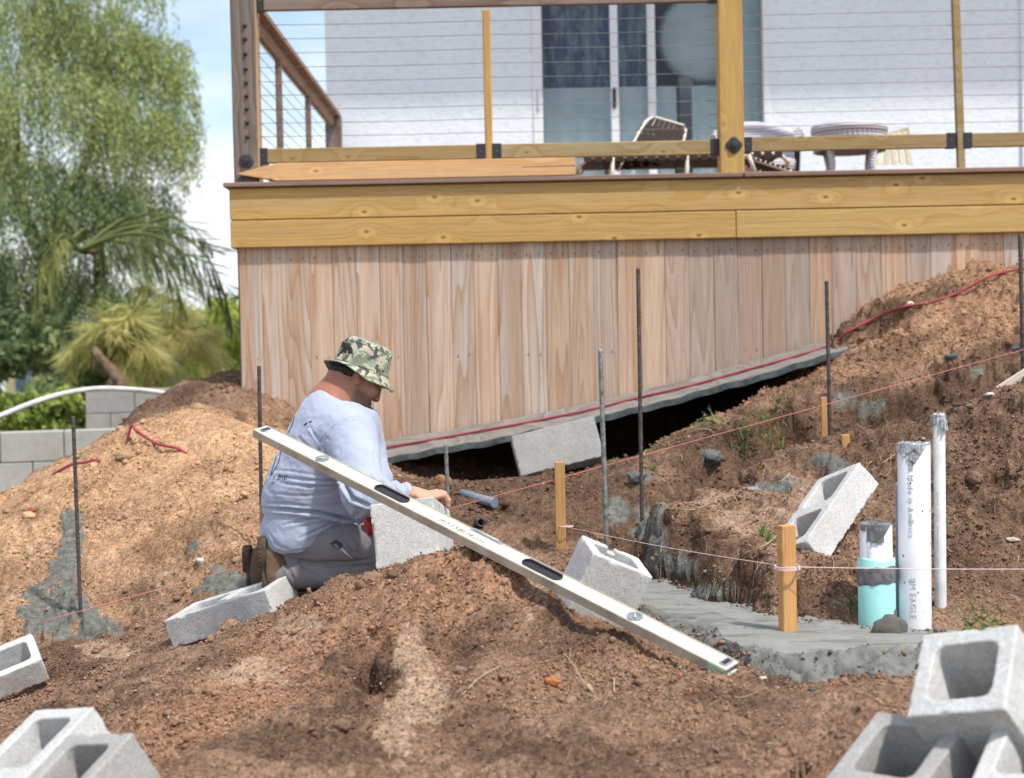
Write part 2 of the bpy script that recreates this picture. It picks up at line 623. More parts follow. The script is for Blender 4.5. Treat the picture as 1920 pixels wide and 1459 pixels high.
# the tall sand slope on the left
cp((300, 1172, 5.55), (170, 1185, 5.68), (60, 1195, 5.75), (0, 1200, 5.8), (-160, 1230, 5.8), (430, 1115, 5.6),
   (380, 1060, 5.85), (240, 1080, 5.95), (100, 1080, 6.05), (0, 1090, 6.1), (-160, 1130, 6.2), (460, 1030, 5.85),
   (450, 960, 6.1), (330, 970, 6.3), (200, 970, 6.45), (90, 985, 6.45), (20, 1010, 6.35), (-160, 1090, 6.4),
   (430, 890, 6.6), (310, 880, 6.8), (220, 890, 6.8), (140, 915, 6.75), (70, 955, 6.6), (480, 890, 6.6), (560, 930, 6.3),
   (440, 820, 7.1), (340, 820, 7.2), (260, 830, 7.15), (200, 865, 7.05), (470, 805, 7.3), (540, 860, 7.0),
   (330, 776, 7.55), (270, 792, 7.4), (400, 778, 7.6), (452, 774, 7.75), (480, 798, 7.7), (560, 845, 7.6))
cz((-3.3, 7.3, -0.3), (-2.9, 7.9, -0.16), (-2.55, 8.3, 0.0), (-4.2, 7.0, -0.5), (-2.3, 7.9, 0.28), (-4.5, 9.0, -0.3), (-3.4, 9.5, -0.15), (-3.0, 10.6, -0.12),
   (-4.2, 11.0, -0.25), (-2.7, 9.5, 0.0), (-6, 10, -0.5), (-6, 7, -0.7))
# darker heap against the corner of the deck
cp((300, 752, 8.3), (350, 716, 8.6), (400, 702, 8.8), (432, 692, 8.8), (380, 745, 8.2), (440, 735, 8.2), (300, 780, 8.0))
cz((-1.3, 9.2, 0.66), (-0.8, 9.2, 0.4), (-2.2, 9.6, 0.35), (-1.6, 10.4, 0.3), (-2.4, 11.2, 0.0), (-1.2, 8.6, 0.55))
# bank behind the trench in the middle, and the ground below the deck
cp((560, 990, 6.15), (700, 960, 6.2), (780, 990, 6.05), (870, 985, 6.08), (960, 985, 6.05), (1060, 990, 6.0), (1130, 985, 5.98),
   (780, 935, 6.3), (860, 938, 6.25), (940, 930, 6.3), (1020, 922, 6.35), (1100, 918, 6.4), (1180, 890, 6.45),
   (800, 905, 6.8), (900, 905, 6.8), (1000, 905, 6.8), (1130, 888, 6.9))
cz((-0.6, 7.5, 0.18), (0.0, 7.6, 0.16), (0.5, 7.6, 0.2), (-0.4, 8.3, 0.1), (0.3, 8.3, 0.1), (0.9, 8.3, 0.12), (1.3, 8.4, 0.3), (1.0, 7.75, 0.36),
   (0.0, 9.4, 0.1), (1.0, 9.4, 0.15), (1.45, 7.95, 0.6), (1.3, 7.7, 0.52))
# far bank of the upper trench, and the slope above it up to the skirt boards
cp((1215, 905, 6.3), (1300, 846, 6.62), (1400, 800, 6.82), (1500, 768, 6.93), (1600, 748, 6.98), (1700, 732, 6.98), (1800, 714, 6.98), (1900, 690, 6.98), (2050, 660, 6.95), (2300, 600, 6.9),
   (1300, 908, 6.52), (1400, 872, 6.74), (1500, 846, 6.86), (1600, 826, 6.91), (1700, 802, 6.91), (1850, 756, 6.88), (2000, 712, 6.88),
   (1300, 806, 7.05), (1400, 762, 7.2), (1500, 722, 7.3), (1600, 700, 7.3), (1700, 668, 7.4), (1800, 640, 7.4), (1900, 610, 7.4), (2100, 560, 7.4),
   (1620, 650, 7.7), (1720, 615, 7.85), (1800, 580, 7.9), (1880, 560, 7.9), (2050, 520, 7.9),
   (1585, 612, 8.15), (1625, 582, 8.25), (1690, 546, 8.3), (1760, 525, 8.3), (1800, 506, 8.25), (1845, 494, 8.2), (1890, 508, 8.3), (1930, 500, 8.3), (2100, 470, 8.3), (2400, 440, 8.3))
cz((1.75, 8.9, 0.9), (2.3, 8.9, 1.1), (3.0, 8.9, 1.25), (4.5, 8.9, 1.4), (4.5, 6.5, 1.3), (3.2, 10, 1.2), (2.0, 10, 0.7))
far_edge0 = [(1215, 1078), (1243, 1086), (1300, 1106), (1380, 1131), (1480, 1156), (1560, 1166), (1610, 1173), (1690, 1179)]
# the island between the trenches: rim of the cut, top, crest, right-hand slope
rim = [(1222, 968, 5.42), (1250, 988, 5.3), (1300, 1003, 5.16), (1350, 1022, 5.02), (1400, 1040, 4.9), (1450, 1058, 4.78), (1510, 1075, 4.66), (1560, 1085, 4.6), (1610, 1098, 4.54)]
_fx = [p[0] for p in far_edge0]; _fy = [p[1] for p in far_edge0]
rim = [(px, py, np.dot(AZ(px, np.interp(px, _fx, _fy), ZF) - CAM, CF) + 0.10 if px < 1540 else D0_) for px, py, D0_ in rim]
cp(*rim)
cp(*[(px, py + 6, D - 0.015) for px, py, D in rim if px < 1540])
cp((1270, 948, 5.6), (1340, 960, 5.5), (1420, 985, 5.25), (1500, 1010, 4.98), (1560, 1000, 5.0), (1600, 960, 5.1), (1650, 1000, 4.9), (1480, 930, 5.5), (1400, 920, 5.8),
   (1560, 900, 5.6), (1640, 905, 5.35), (1750, 1090, 4.62), (1800, 1060, 4.7), (1850, 1120, 4.52), (1900, 1160, 4.4), (1790, 1150, 4.46), (2000, 1150, 4.5),
   (1720, 960, 5.1), (1800, 950, 5.05), (1880, 960, 4.95), (2000, 930, 5.0), (1760, 870, 5.5), (1850, 860, 5.4), (1920, 850, 5.3), (2100, 800, 5.3), (2300, 900, 4.9))
crest = [(1245, 955, 5.62), (1300, 930, 5.82), (1390, 892, 6.02), (1480, 862, 6.1), (1560, 848, 6.1), (1650, 828, 6.05), (1730, 808, 6.0), (1790, 790, 5.95), (1850, 752, 5.95), (1920, 722, 5.95), (2050, 690, 5.95), (2300, 640, 5.95)]
cp(*crest)
for px, py, D in crest:                     # the trench behind the crest
    p = Pt(px, py, D + 0.2)
    ctrl.append(np.array([p[0], p[1], p[2] - 0.3]))
# under and in front of the footing
far_edge = [(1180, 1068), (1205, 1074), (1243, 1086), (1300, 1106), (1380, 1131), (1480, 1156), (1560, 1166), (1610, 1173), (1690, 1179), (1760, 1183), (1900, 1190), (2150, 1200)]
near_edge = [(1165, 1112), (1200, 1136), (1245, 1158), (1290, 1168), (1345, 1188), (1390, 1210), (1450, 1222), (1530, 1222), (1610, 1224), (1700, 1226), (1850, 1228), (2150, 1240)]
FE = [AZ(px, py, ZF) for px, py in far_edge]
NE = [AZ(px, py, ZF) for px, py in near_edge]
for p, q in zip(FE, NE):
    ctrl.append(np.array([p[0], p[1] - 0.03, -0.03]))
    ctrl.append(np.array([(p[0] + q[0]) / 2, (p[1] + q[1]) / 2, -0.05]))
    ctrl.append(np.array([q[0], q[1], -0.01]))
cp((1430, 1275, 3.82), (1550, 1272, 3.83), (1680, 1268, 3.84), (1900, 1270, 3.8), (2200, 1300, 3.8))
cz((1.6, 3.2, 0.02), (2.2, 3.0, 0.05), (2.4, 4.0, 0.15))

CT = np.array(ctrl)
_A = CT[:, :2]
_D = np.linalg.norm(_A[:, None] - _A[None], axis=2)
_n = len(CT)
_K = np.zeros((_n + 3, _n + 3))
_K[:_n, :_n] = -_D - np.eye(_n) * 0.012
_K[:_n, _n] = 1; _K[:_n, _n + 1:] = _A
_K[_n, :_n] = 1; _K[_n + 1:, :_n] = _A.T
_w = np.linalg.solve(_K, np.concatenate([CT[:, 2], np.zeros(3)]))


def base_z(xy):
    xy = np.asarray(xy, float)
    out = np.empty(len(xy))
    for k in range(0, len(xy), 20000):
        q = xy[k:k + 20000]
        d = np.linalg.norm(q[:, None] - _A[None], axis=2)
        out[k:k + 20000] = -(d @ _w[:_n]) + _w[_n] + q @ _w[_n + 1:]
    return out


# grid: rows get closer together towards the camera
us = np.concatenate([np.linspace(-1.0, -0.37, 40)[:-1], np.linspace(-0.37, 0.37, 640), np.linspace(0.37, 1.0, 40)[1:]])
ws = np.concatenate([np.linspace(math.log(0.9), math.log(2.5), 22)[:-1], np.linspace(math.log(2.5), math.log(9.2), 400), np.linspace(math.log(9.2), math.log(16), 26)[1:]])
YY = np.exp(ws)
GX = us[None, :] * (YY[:, None] + 0.25)
GY = np.repeat(YY[:, None], len(us), 1)
nr, ncol = GX.shape
xy = np.stack([GX.ravel(), GY.ravel()], 1)
# wander the sampling position a little so that cut edges and ridges are not straight
_p0 = np.concatenate([xy, np.zeros((len(xy), 1))], 1)
wob = np.stack([fbm(_p0, 5.0, 3, 0.5, 31), fbm(_p0, 5.0, 3, 0.5, 47)], 1)
gz = base_z(xy + wob * 0.035)


def bell(px, py, D, sx, sy, amp, ang=0.0):
    """a dent (amp<0) or hump in the ground round the point seen at px,py"""
    global gz
    c = Pt(px, py, D)
    dx, dy = xy[:, 0] - c[0], xy[:, 1] - c[1]
    ca, sa = math.cos(ang), math.sin(ang)
    a, b = ca * dx + sa * dy, -sa * dx + ca * dy
    gz = gz + amp * np.exp(-(a / sx) ** 2 - (b / sy) ** 2)


bell(700, 1215, 3.8, 0.045, 0.05, -0.085)
bell(690, 1245, 3.88, 0.016, 0.05, -0.11, 0.15)
bell(712, 1205, 3.98, 0.018, 0.05, -0.10, -0.2)
bell(640, 1230, 3.78, 0.07, 0.09, 0.045)
bell(760, 1205, 3.8, 0.05, 0.05, 0.03)
bell(820, 1120, 4.02, 0.10, 0.10, -0.06, 0.4)
bell(850, 1165, 3.88, 0.07, 0.08, -0.05)
bell(905, 1165, 3.85, 0.05, 0.14, 0.03)
bell(580, 1330, 3.55, 0.10, 0.07, 0.035)
bell(620, 1310, 3.6, 0.05, 0.05, -0.04)
bell(470, 1250, 4.0, 0.06, 0.08, 0.03)
bell(430, 1180, 4.85, 0.05, 0.05, 0.05)
bell(380, 1250, 4.3, 0.10, 0.10, 0.03)
bell(1640, 800, 6.9, 0.10, 0.08, -0.05)
bell(1700, 660, 7.5, 0.14, 0.10, -0.04)
bell(1850, 545, 8.0, 0.12, 0.10, -0.05)
bell(1600, 625, 8.1, 0.07, 0.07, 0.05)
bell(1310, 985, 5.25, 0.05, 0.04, 0.025)
bell(1105, 1168, 4.36, 0.10, 0.10, -0.06)
bell(1050, 1130, 4.33, 0.07, 0.07, -0.035)
bell(1165, 1190, 4.36, 0.07, 0.08, -0.03)
bell(1800, 880, 5.3, 0.10, 0.10, 0.05)
bell(1850, 960, 5.0, 0.07, 0.06, 0.04)
bell(1760, 930, 5.15, 0.06, 0.06, -0.04)
bell(1880, 880, 5.2, 0.06, 0.06, -0.05)
bell(430, 720, 8.6, 0.15, 0.10, -0.07)
bell(400, 955, 6.3, 0.16, 0.05, -0.05)
bell(450, 945, 6.3, 0.10, 0.04, -0.06)
bell(300, 855, 7.0, 0.14, 0.06, 0.05)
# soil dug away below what stands in it
for (x, y, r, z) in ((0.2691, 4.83, 0.13, -0.045), (-0.97, 3.035, 0.20, -0.27), (-0.875, 2.98, 0.20, -0.30), (-1.06, 2.85, 0.16, -0.30), (0.685, 2.915, 0.22, -0.26), (0.916, 2.757, 0.24, -0.26), (0.60, 2.76, 0.16, -0.27), (0.89, 2.99, 0.12, -0.10)):
    m = ((xy[:, 0] - x) ** 2 + (xy[:, 1] - y) ** 2) < r * r
    gz[m] = np.minimum(gz[m], z)

# nothing heaped over the visible feet of the low block and the long plank's end
for (x0, y0, z0), (x1, y1, z1), w in (((-1.12, 5.02, -0.175), (-0.80, 4.94, -0.075), 0.085), ((-1.86, 4.95, -0.34), (-1.50, 4.97, -0.27), 0.10), ((1.45, 8.0, 0.60), (1.80, 8.0, 0.70), 0.16)):
    ex, ey = x1 - x0, y1 - y0
    t = np.clip(((xy[:, 0] - x0) * ex + (xy[:, 1] - y0) * ey) / (ex * ex + ey * ey), 0, 1)
    d = np.hypot(xy[:, 0] - x0 - t * ex, xy[:, 1] - y0 - t * ey)
    zt = z0 + (z1 - z0) * t
    k = sstep(w * 1.6, w * 0.7, d)
    gz = np.where(gz > zt, gz + (zt - gz) * k, gz)
V0 = np.stack([xy[:, 0], xy[:, 1], gz], 1)
Zg = gz.reshape(nr, ncol)
gx_u = np.gradient(GX, axis=1); gx_w = np.gradient(GX, axis=0)
gy_w = np.gradient(GY, axis=0)
gz_u = np.gradient(Zg, axis=1); gz_w = np.gradient(Zg, axis=0)
Tu = np.stack([gx_u, np.zeros_like(gx_u), gz_u], -1)
Tw = np.stack([gx_w, gy_w, gz_w], -1)
Nn = np.cross(Tu, Tw)
Nn /= np.linalg.norm(Nn, axis=2)[..., None]
Nn = Nn.reshape(-1, 3)
steep = 1 - Nn[:, 2]

# soil kinds by place; dark also holds shade painted on the trench banks
PX, PY = to_px(V0)
dist = V0[:, 1]
left_w = sstep(-0.55, -1.0, V0[:, 0] + 0.10 * wob[:, 0])
sand = left_w * sstep(5.5, 6.05, dist + 0.25 * wob[:, 1]) * sstep(8.05, 7.55, dist + 0.3 * wob[:, 0])
sand = sand * (0.55 + 0.45 * sstep(5.9, 6.6, dist + 0.8 * wob[:, 0]))
sand = np.maximum(sand, 0.22 * sstep(1.35, 1.7, V0[:, 0]) * sstep(7.0, 7.6, dist + 0.3 * wob[:, 0]))
heap = np.exp(-((V0[:, 0] + 0.25) / 0.75) ** 2 - ((dist - 4.0) / 0.45) ** 2)
orange = np.clip(heap * (0.55 + 1.3 * fbm(V0, 3.3, 3, 0.5, 5)), 0, 1)
_rx = np.array([180, 300, 420, 640, 760, 880, 960, 1010]); _ry = np.array([1440, 1345, 1262, 1130, 1080, 1035, 1050, 1090])
_below = PY - np.interp(PX, _rx, _ry)
band = sstep(-60, 0, _below) * sstep(150, 70, _below + 40 * wob[:, 0] / 0.5) * sstep(150, 260, PX) * sstep(1060, 960, PX) * sstep(5.0, 4.7, dist) * sstep(2.9, 3.1, dist)
hollow = np.exp(-((PX - 850) / 90) ** 2 - ((PY - 1130) / 60) ** 2) * sstep(5, 4.7, dist)
orange = np.clip(np.maximum(orange * 0.45, np.maximum(band * (0.95 + 0.5 * fbm(V0, 5, 3, 0.5, 15)), hollow)), 0, 1)
orange = np.maximum(orange, 0.8 * sstep(6.9, 7.4, dist) * sstep(0.4, 0.9, V0[:, 0]))
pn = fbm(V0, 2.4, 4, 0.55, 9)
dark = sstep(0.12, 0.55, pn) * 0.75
dark = np.maximum(dark, 0.9 * sstep(0.55, 0.8, V0[:, 0]) * sstep(6.2, 6.4, dist) * sstep(7.12, 6.92, dist + 0.25 * wob[:, 0]))  # shade of the far trench bank, painted as darker soil
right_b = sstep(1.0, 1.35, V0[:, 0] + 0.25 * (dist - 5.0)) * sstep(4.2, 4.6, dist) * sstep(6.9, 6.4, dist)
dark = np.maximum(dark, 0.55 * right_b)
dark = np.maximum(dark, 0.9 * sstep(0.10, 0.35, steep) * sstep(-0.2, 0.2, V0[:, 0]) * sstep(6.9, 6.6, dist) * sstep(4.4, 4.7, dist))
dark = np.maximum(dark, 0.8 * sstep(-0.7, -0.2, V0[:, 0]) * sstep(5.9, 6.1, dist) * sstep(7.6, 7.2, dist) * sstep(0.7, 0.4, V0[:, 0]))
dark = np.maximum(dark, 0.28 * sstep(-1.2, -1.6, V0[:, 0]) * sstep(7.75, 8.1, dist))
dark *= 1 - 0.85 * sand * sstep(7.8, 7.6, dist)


def splash(px, py, D, rx, ry, amp=1.0):
    """wet concrete slopped on the soil"""
    c = Pt(px, py, D)
    q = ((PX - px) / rx) ** 2 + ((PY - py) / ry) ** 2
    near = sstep(0.9, 0.5, np.abs(dist - c[1]))
    return amp * near * sstep(1.05, 0.72, q + 1.1 * fbm(V0, 9, 4, 0.6, int(px) % 50))


for (ax_, ay_, rx_, ry_, am) in ((690, 1240, 75, 70, 0.9), (620, 1330, 70, 70, 0.75), (640, 1420, 110, 50, 0.7), (1040, 1140, 90, 70, 0.65), (1080, 1210, 130, 40, 0.45), (930, 1390, 150, 60, 0.5), (300, 1310, 120, 26, 0.6), (430, 1240, 60, 30, 0.6), (130, 1340, 90, 16, 0.7), (1330, 1400, 130, 40, 0.4), (850, 1190, 50, 40, 0.6)):
    qq = ((PX - ax_) / rx_) ** 2 + ((PY - ay_) / ry_) ** 2
    dark = np.maximum(dark, am * sstep(1.3, 0.3, qq + 1.1 * fbm(V0, 8, 4, 0.6, int(ax_) % 40)) * sstep(5.2, 4.8, dist))
conc = np.zeros(len(V0))
for a in ((140, 1010, 6.3, 22, 40), (125, 1075, 6.1, 30, 45), (115, 1140, 5.9, 60, 50), (95, 1165, 5.8, 50, 28), (180, 1170, 5.7, 50, 24),
          (420, 1100, 5.65, 50, 34), (365, 1031, 6.1, 14, 8), (1155, 965, 6.1, 26, 26), (1200, 895, 6.4, 28, 16), (1205, 985, 5.9, 26, 30),
          (1340, 853, 6.7, 24, 14), (1640, 765, 6.95, 30, 18), (1832, 700, 6.95, 14, 8), (1580, 752, 6.95, 26, 16), (1545, 872, 5.95, 40, 12), (1460, 910, 5.75, 40, 14), (1265, 1060, 5.2, 40, 14),
          (1330, 1115, 5.0, 70, 10), (1235, 1010, 5.4, 16, 60)):
    conc = np.maximum(conc, splash(*a))
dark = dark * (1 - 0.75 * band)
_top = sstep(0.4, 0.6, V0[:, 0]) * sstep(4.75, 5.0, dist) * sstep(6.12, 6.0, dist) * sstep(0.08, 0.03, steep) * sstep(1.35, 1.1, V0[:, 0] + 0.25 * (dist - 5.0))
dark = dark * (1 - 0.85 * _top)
pale = 0.55 * _top * sstep(-0.5, 0.3, fbm(V0, 5, 3, 0.5, 19))                   # island top made paler; smooth shovel-polished streaks follow
for a in ((770, 1235, 3.7, 26, 55), (800, 1310, 3.5, 50, 80), (745, 1370, 3.4, 40, 60), (560, 1180, 4.2, 50, 30), (200, 1215, 5.4, 60, 14), (460, 1260, 4.0, 90, 26), (1010, 1120, 4.1, 30, 50)):
    pale = np.maximum(pale, splash(*a) * 0.9)

# relief: broad lumps, clods, crumbs; smoother on the polished streaks
smooth_k = (1 - 0.75 * pale)
fine_k = sstep(9.0, 4.0, dist) * 0.6 + 0.4
lump = fbm(V0, 4.2, 3, 0.5, 61)
clod = np.abs(fbm(V0, 13.0, 3, 0.55, 71))
crumb = fbm(V0, 55.0, 2, 0.6, 81)
clodmask = 0.35 + 0.65 * sstep(-0.15, 0.35, fbm(V0, 2.0, 2, 0.5, 91))
rb_k = 1 + 0.8 * sstep(0.6, 1.0, V0[:, 0]) * sstep(4.3, 4.7, dist)
disp = 0.020 * lump + (0.030 * rb_k * (0.35 - clod) * clodmask + 0.0042 * crumb * fine_k) * smooth_k
disp += 0.045 * sstep(0.6, 1.0, V0[:, 0]) * sstep(4.4, 4.8, dist) * (0.30 - np.abs(fbm(V0, 6.0, 3, 0.55, 131)))
disp += 0.010 * sstep(0.1, 0.3, steep) * fbm(V0 * np.array([1, 1, 0.35]), 11, 3, 0.55, 101)
disp += 0.016 * conc * (0.3 + 1.5 * np.abs(fbm(V0, 16, 3, 0.5, 111)))
calm = 1 - 0.65 * np.exp(-((V0[:, 0] + 0.95) / 0.35) ** 2 - ((V0[:, 1] - 4.95) / 0.3) ** 2)
mass = np.exp(-((PX - 690) / 75) ** 2 - ((PY - 1250) / 70) ** 2) * sstep(5, 4.6, dist)
disp = disp * calm + mass * 0.05 * (0.28 - np.abs(fbm(V0, 9, 3, 0.6, 141)))
VG = V0 + Nn * disp[:, None]
_i = np.arange(nr * ncol).reshape(nr, ncol)
quads = np.stack([_i[:-1, :-1], _i[:-1, 1:], _i[1:, 1:], _i[1:, :-1]], -1).reshape(-1, 4)
me = np_mesh('ground', VG, quads, smooth=True)
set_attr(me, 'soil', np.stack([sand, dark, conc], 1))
set_attr(me, 'soil2', np.stack([orange, pale, steep], 1))

m_soil, nt, b = new_mat('soil', 0.93, 0.12)
tc = nd(nt, 'ShaderNodeTexCoord')
gco = tc.outputs['Object']
s1 = nd(nt, 'ShaderNodeSeparateColor', {'Color': nd(nt, 'ShaderNodeAttribute', attribute_name='soil').outputs['Color']})
s2 = nd(nt, 'ShaderNodeSeparateColor', {'Color': nd(nt, 'ShaderNodeAttribute', attribute_name='soil2').outputs['Color']})
n_big = noise_n(nt, gco, 5.0, 6, 0.6)
n_mid = noise_n(nt, gco, 38.0, 5, 0.65)
n_fin = noise_n(nt, gco, 170.0, 4, 0.7)
vor = nd(nt, 'ShaderNodeTexVoronoi', {'Scale': 150.0, 'Vector': gco})
vor2 = nd(nt, 'ShaderNodeTexVoronoi', {'Scale': 62.0, 'Vector': gco})
brown = ramp(nt, n_big, [(0.3, (0.175, 0.108, 0.072)), (0.55, (0.255, 0.165, 0.113)), (0.75, (0.325, 0.217, 0.154))])
sandc = ramp(nt, n_big, [(0.3, (0.35, 0.205, 0.118)), (0.5, (0.475, 0.300, 0.177)), (0.72, (0.58, 0.385, 0.240))])
orac = ramp(nt, n_big, [(0.3, (0.26, 0.148, 0.092)), (0.7, (0.37, 0.222, 0.142))])
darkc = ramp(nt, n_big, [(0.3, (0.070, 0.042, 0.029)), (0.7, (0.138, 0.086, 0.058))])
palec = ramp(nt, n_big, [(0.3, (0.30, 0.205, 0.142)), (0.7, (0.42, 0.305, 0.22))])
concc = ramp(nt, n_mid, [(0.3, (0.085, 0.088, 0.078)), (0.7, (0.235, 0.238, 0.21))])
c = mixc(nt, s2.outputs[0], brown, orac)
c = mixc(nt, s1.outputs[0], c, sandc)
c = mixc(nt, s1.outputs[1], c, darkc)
c = mixc(nt, s2.outputs[1], c, palec)
grain = ramp(nt, vor.outputs['Color'], [(0.12, (0.50, 0.48, 0.46)), (0.5, (1.0, 1.0, 1.0)), (0.88, (1.45, 1.42, 1.38))])
c = mixc(nt, 0.9, c, grain, 'MULTIPLY')
g2 = ramp(nt, vor2.outputs['Color'], [(0.2, (0.78, 0.76, 0.74)), (0.8, (1.18, 1.17, 1.15))])
c = mixc(nt, 0.55, c, g2, 'MULTIPLY')
mott = ramp(nt, n_mid, [(0.32, (0.66, 0.64, 0.62)), (0.62, (1.12, 1.11, 1.10))])
c = mixc(nt, 0.7, c, mott, 'MULTIPLY')
cm = nd(nt, 'ShaderNodeMath', {0: s1.outputs[2], 1: 1.0}, operation='MULTIPLY')
c = mixc(nt, cm.outputs[0], c, concc)
nt.links.new(c, b.inputs['Base Color'])
hh = nd(nt, 'ShaderNodeMath', {0: vor.outputs['Distance'], 1: -0.55, 2: n_fin}, operation='MULTIPLY_ADD')
hh = nd(nt, 'ShaderNodeMath', {0: n_mid, 1: 1.3, 2: hh.outputs[0]}, operation='MULTIPLY_ADD')
bump(nt, b, hh.outputs[0], 0.85, 0.006)
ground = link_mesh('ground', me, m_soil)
ground['kind'] = 'structure'

GROUND_BVH = BVHTree.FromPolygons([tuple(p) for p in VG], [tuple(q) for q in quads])


def gz_at(x, y):
    h = GROUND_BVH.ray_cast(Vector((x, y, 6)), Vector((0, 0, -1)))
    return h[0].z if h[0] is not None else 0.0


def g_hit(px, py):
    """where the sight line through px,py meets the ground"""
    d = Vector(ray(px, py)).normalized()
    h = GROUND_BVH.ray_cast(Vector(CAM), d)
    return np.array(h[0]) if h[0] is not None else Pt(px, py, 8)


# the wide country beyond the building plot, out to the horizon
m_far, nt, b = new_mat('far_soil', 0.95, 0.1)
tc = nd(nt, 'ShaderNodeTexCoord')
n1 = noise_n(nt, tc.outputs['Object'], 0.35, 6, 0.6)
c = ramp(nt, n1, [(0.35, (0.22, 0.15, 0.085)), (0.55, (0.20, 0.19, 0.08)), (0.75, (0.10, 0.14, 0.05))])
nt.links.new(c, b.inputs['Base Color'])
mb = MB()
mb.add([(-900, -300, -0.95), (900, -300, -0.95), (900, 1500, -0.95), (-900, 1500, -0.95)], [(0, 1, 2, 3)])
mb.build('terrain', m_far, kind='structure')

# ------------------------------------------------------------------ wet concrete footing
NS, NT_ = 420, 110


def poly_s(P, s):
    d = np.concatenate([[0], np.cumsum(np.linalg.norm(np.diff(P[:, :2], axis=0), axis=1))])
    d /= d[-1]
    return np.stack([np.interp(s, d, P[:, i]) for i in range(3)], 1)


sv = np.linspace(0, 1, NS)
fe, ne = poly_s(np.array(FE), sv), poly_s(np.array(NE), sv)
tv = np.linspace(-0.25, 1.9, NT_)
FV = fe[:, None] + (ne - fe)[:, None] * np.minimum(tv, 1)[None, :, None]
over = np.maximum(tv - 1, 0)
FV = FV + np.array([0.02, -0.30, 0.0])[None, None] * over[None, :, None]
_q = FV.reshape(-1, 3)
edge_n = (fbm(_q, 6, 3, 0.5, 7)).reshape(NS, NT_)
apw = (0.35 + 0.65 * sstep(0.22, 0.55, sv))[:, None]
t2 = np.where(tv[None] > 1, 1 + (tv[None] - 1) / apw, tv[None]) + edge_n * 0.22
apron = sstep(0.92, 1.02, t2)
rough = np.abs(fbm(_q * np.array([0.5, 1.8, 1]), 10, 5, 0.6, 13)).reshape(NS, NT_)
z = ZF + 0.0012 * fbm(_q, 12, 3, 0.5, 3).reshape(NS, NT_) - 0.055 * apw ** 1.4 * sstep(0.95, 2.0, t2) + apron * apw * (0.050 * (rough - 0.25))
z -= 0.06 * sstep(1.45, 1.85, tv)[None]
z -= 0.09 * sstep(-0.02, -0.2, tv)[None] - 0.012 * np.exp(-((t2 - 0.02) / 0.06) ** 2) * np.abs(fbm(_q, 30, 2, 0.5, 77)).reshape(NS, NT_)
tick = sstep(0.30, 0.52, fbm(_q * np.array([1, 4, 1]), 7, 3, 0.55, 23)).reshape(NS, NT_)
z -= 0.0012 * tick * (1 - apron)
FV[..., 2] = z
FV[..., 1] += 0.012 * apron * fbm(_q, 12, 2, 0.5, 29).reshape(NS, NT_)
_i = np.arange(NS * NT_).reshape(NS, NT_)
fq = np.stack([_i[:-1, :-1], _i[:-1, 1:], _i[1:, 1:], _i[1:, :-1]], -1).reshape(-1, 4)[:, ::-1]
me = np_mesh('concrete_footing', FV.reshape(-1, 3), fq, smooth=True)
set_attr(me, 'wet', np.stack([(apron * (0.5 + 2.6 * np.clip(0.27 - rough, 0, 1))).ravel(), (tick * (1 - apron)).ravel(), rough.ravel()], 1))
m_conc, nt, b = new_mat('wet_concrete', 0.62, 0.35)
tc = nd(nt, 'ShaderNodeTexCoord')
at = nd(nt, 'ShaderNodeSeparateColor', {'Color': nd(nt, 'ShaderNodeAttribute', attribute_name='wet').outputs['Color']})
n1 = noise_n(nt, tc.outputs['Object'], 9, 6, 0.6)
n2 = noise_n(nt, tc.outputs['Object'], 120, 4, 0.7)
c = ramp(nt, n1, [(0.3, (0.195, 0.198, 0.183)), (0.7, (0.285, 0.286, 0.264))])
c = mixc(nt, 0.5, c, ramp(nt, n2, [(0.3, (0.75, 0.75, 0.75)), (0.6, (1.08, 1.08, 1.08))]), 'MULTIPLY')
wetf = nd(nt, 'ShaderNodeMath', {0: at.outputs[0], 1: 1.0}, operation='MULTIPLY', use_clamp=True)
c = mixc(nt, wetf.outputs[0], c, (0.085, 0.088, 0.08))
tk = nd(nt, 'ShaderNodeMath', {0: at.outputs[1], 1: 0.55}, operation='MULTIPLY')
c = mixc(nt, tk.outputs[0], c, (0.10, 0.103, 0.092))
nt.links.new(c, b.inputs['Base Color'])
bump(nt, b, n2, 0.5, 0.004)
footing = link_mesh('concrete_footing', me, m_conc)
setp(footing, 'wet grey-green concrete footing poured along the trench', 'footing')

# ------------------------------------------------------------------ timber deck
m_cedar = wood_mat('cedar_boards', 2, (0.54, 0.385, 0.27), (0.38, 0.205, 0.11), (0.53, 0.49, 0.455), 22.0, 0.8, 1.3, 0.0, 0.30, 0.05, 3.2, 4.6)
m_cedar_grey = wood_mat('weathered_boards', 2, (0.46, 0.365, 0.295), (0.33, 0.23, 0.165), (0.36, 0.335, 0.325), 24.0, 0.85, 1.0, 0.0, 0.18, 0.05, 3.2, 4.6)
m_fir = wood_mat('treated_fascia', 0, (0.54, 0.36, 0.135), (0.45, 0.26, 0.07), (0.40, 0.31, 0.16), 22.0, 0.62, 0.9, 1.0, 0.08, 0.035, 4.6, 3.6)
m_post = wood_mat('treated_post', 2, (0.52, 0.335, 0.115), (0.44, 0.25, 0.07), (0.45, 0.33, 0.16), 12.0, 0.65, 0.6, 0.5, 0.06, 0.05)
m_post_old = wood_mat('weathered_post', 2, (0.215, 0.175, 0.155), (0.10, 0.08, 0.07), (0.34, 0.315, 0.30), 16.0, 0.88, 1.4, 0.3, 0.06, 0.05)
m_rail = wood_mat('treated_rail', 0, (0.36, 0.255, 0.115), (0.27, 0.175, 0.065), (0.36, 0.31, 0.21), 13.0, 0.7, 1.1, 0.6, 0.10, 0.045)
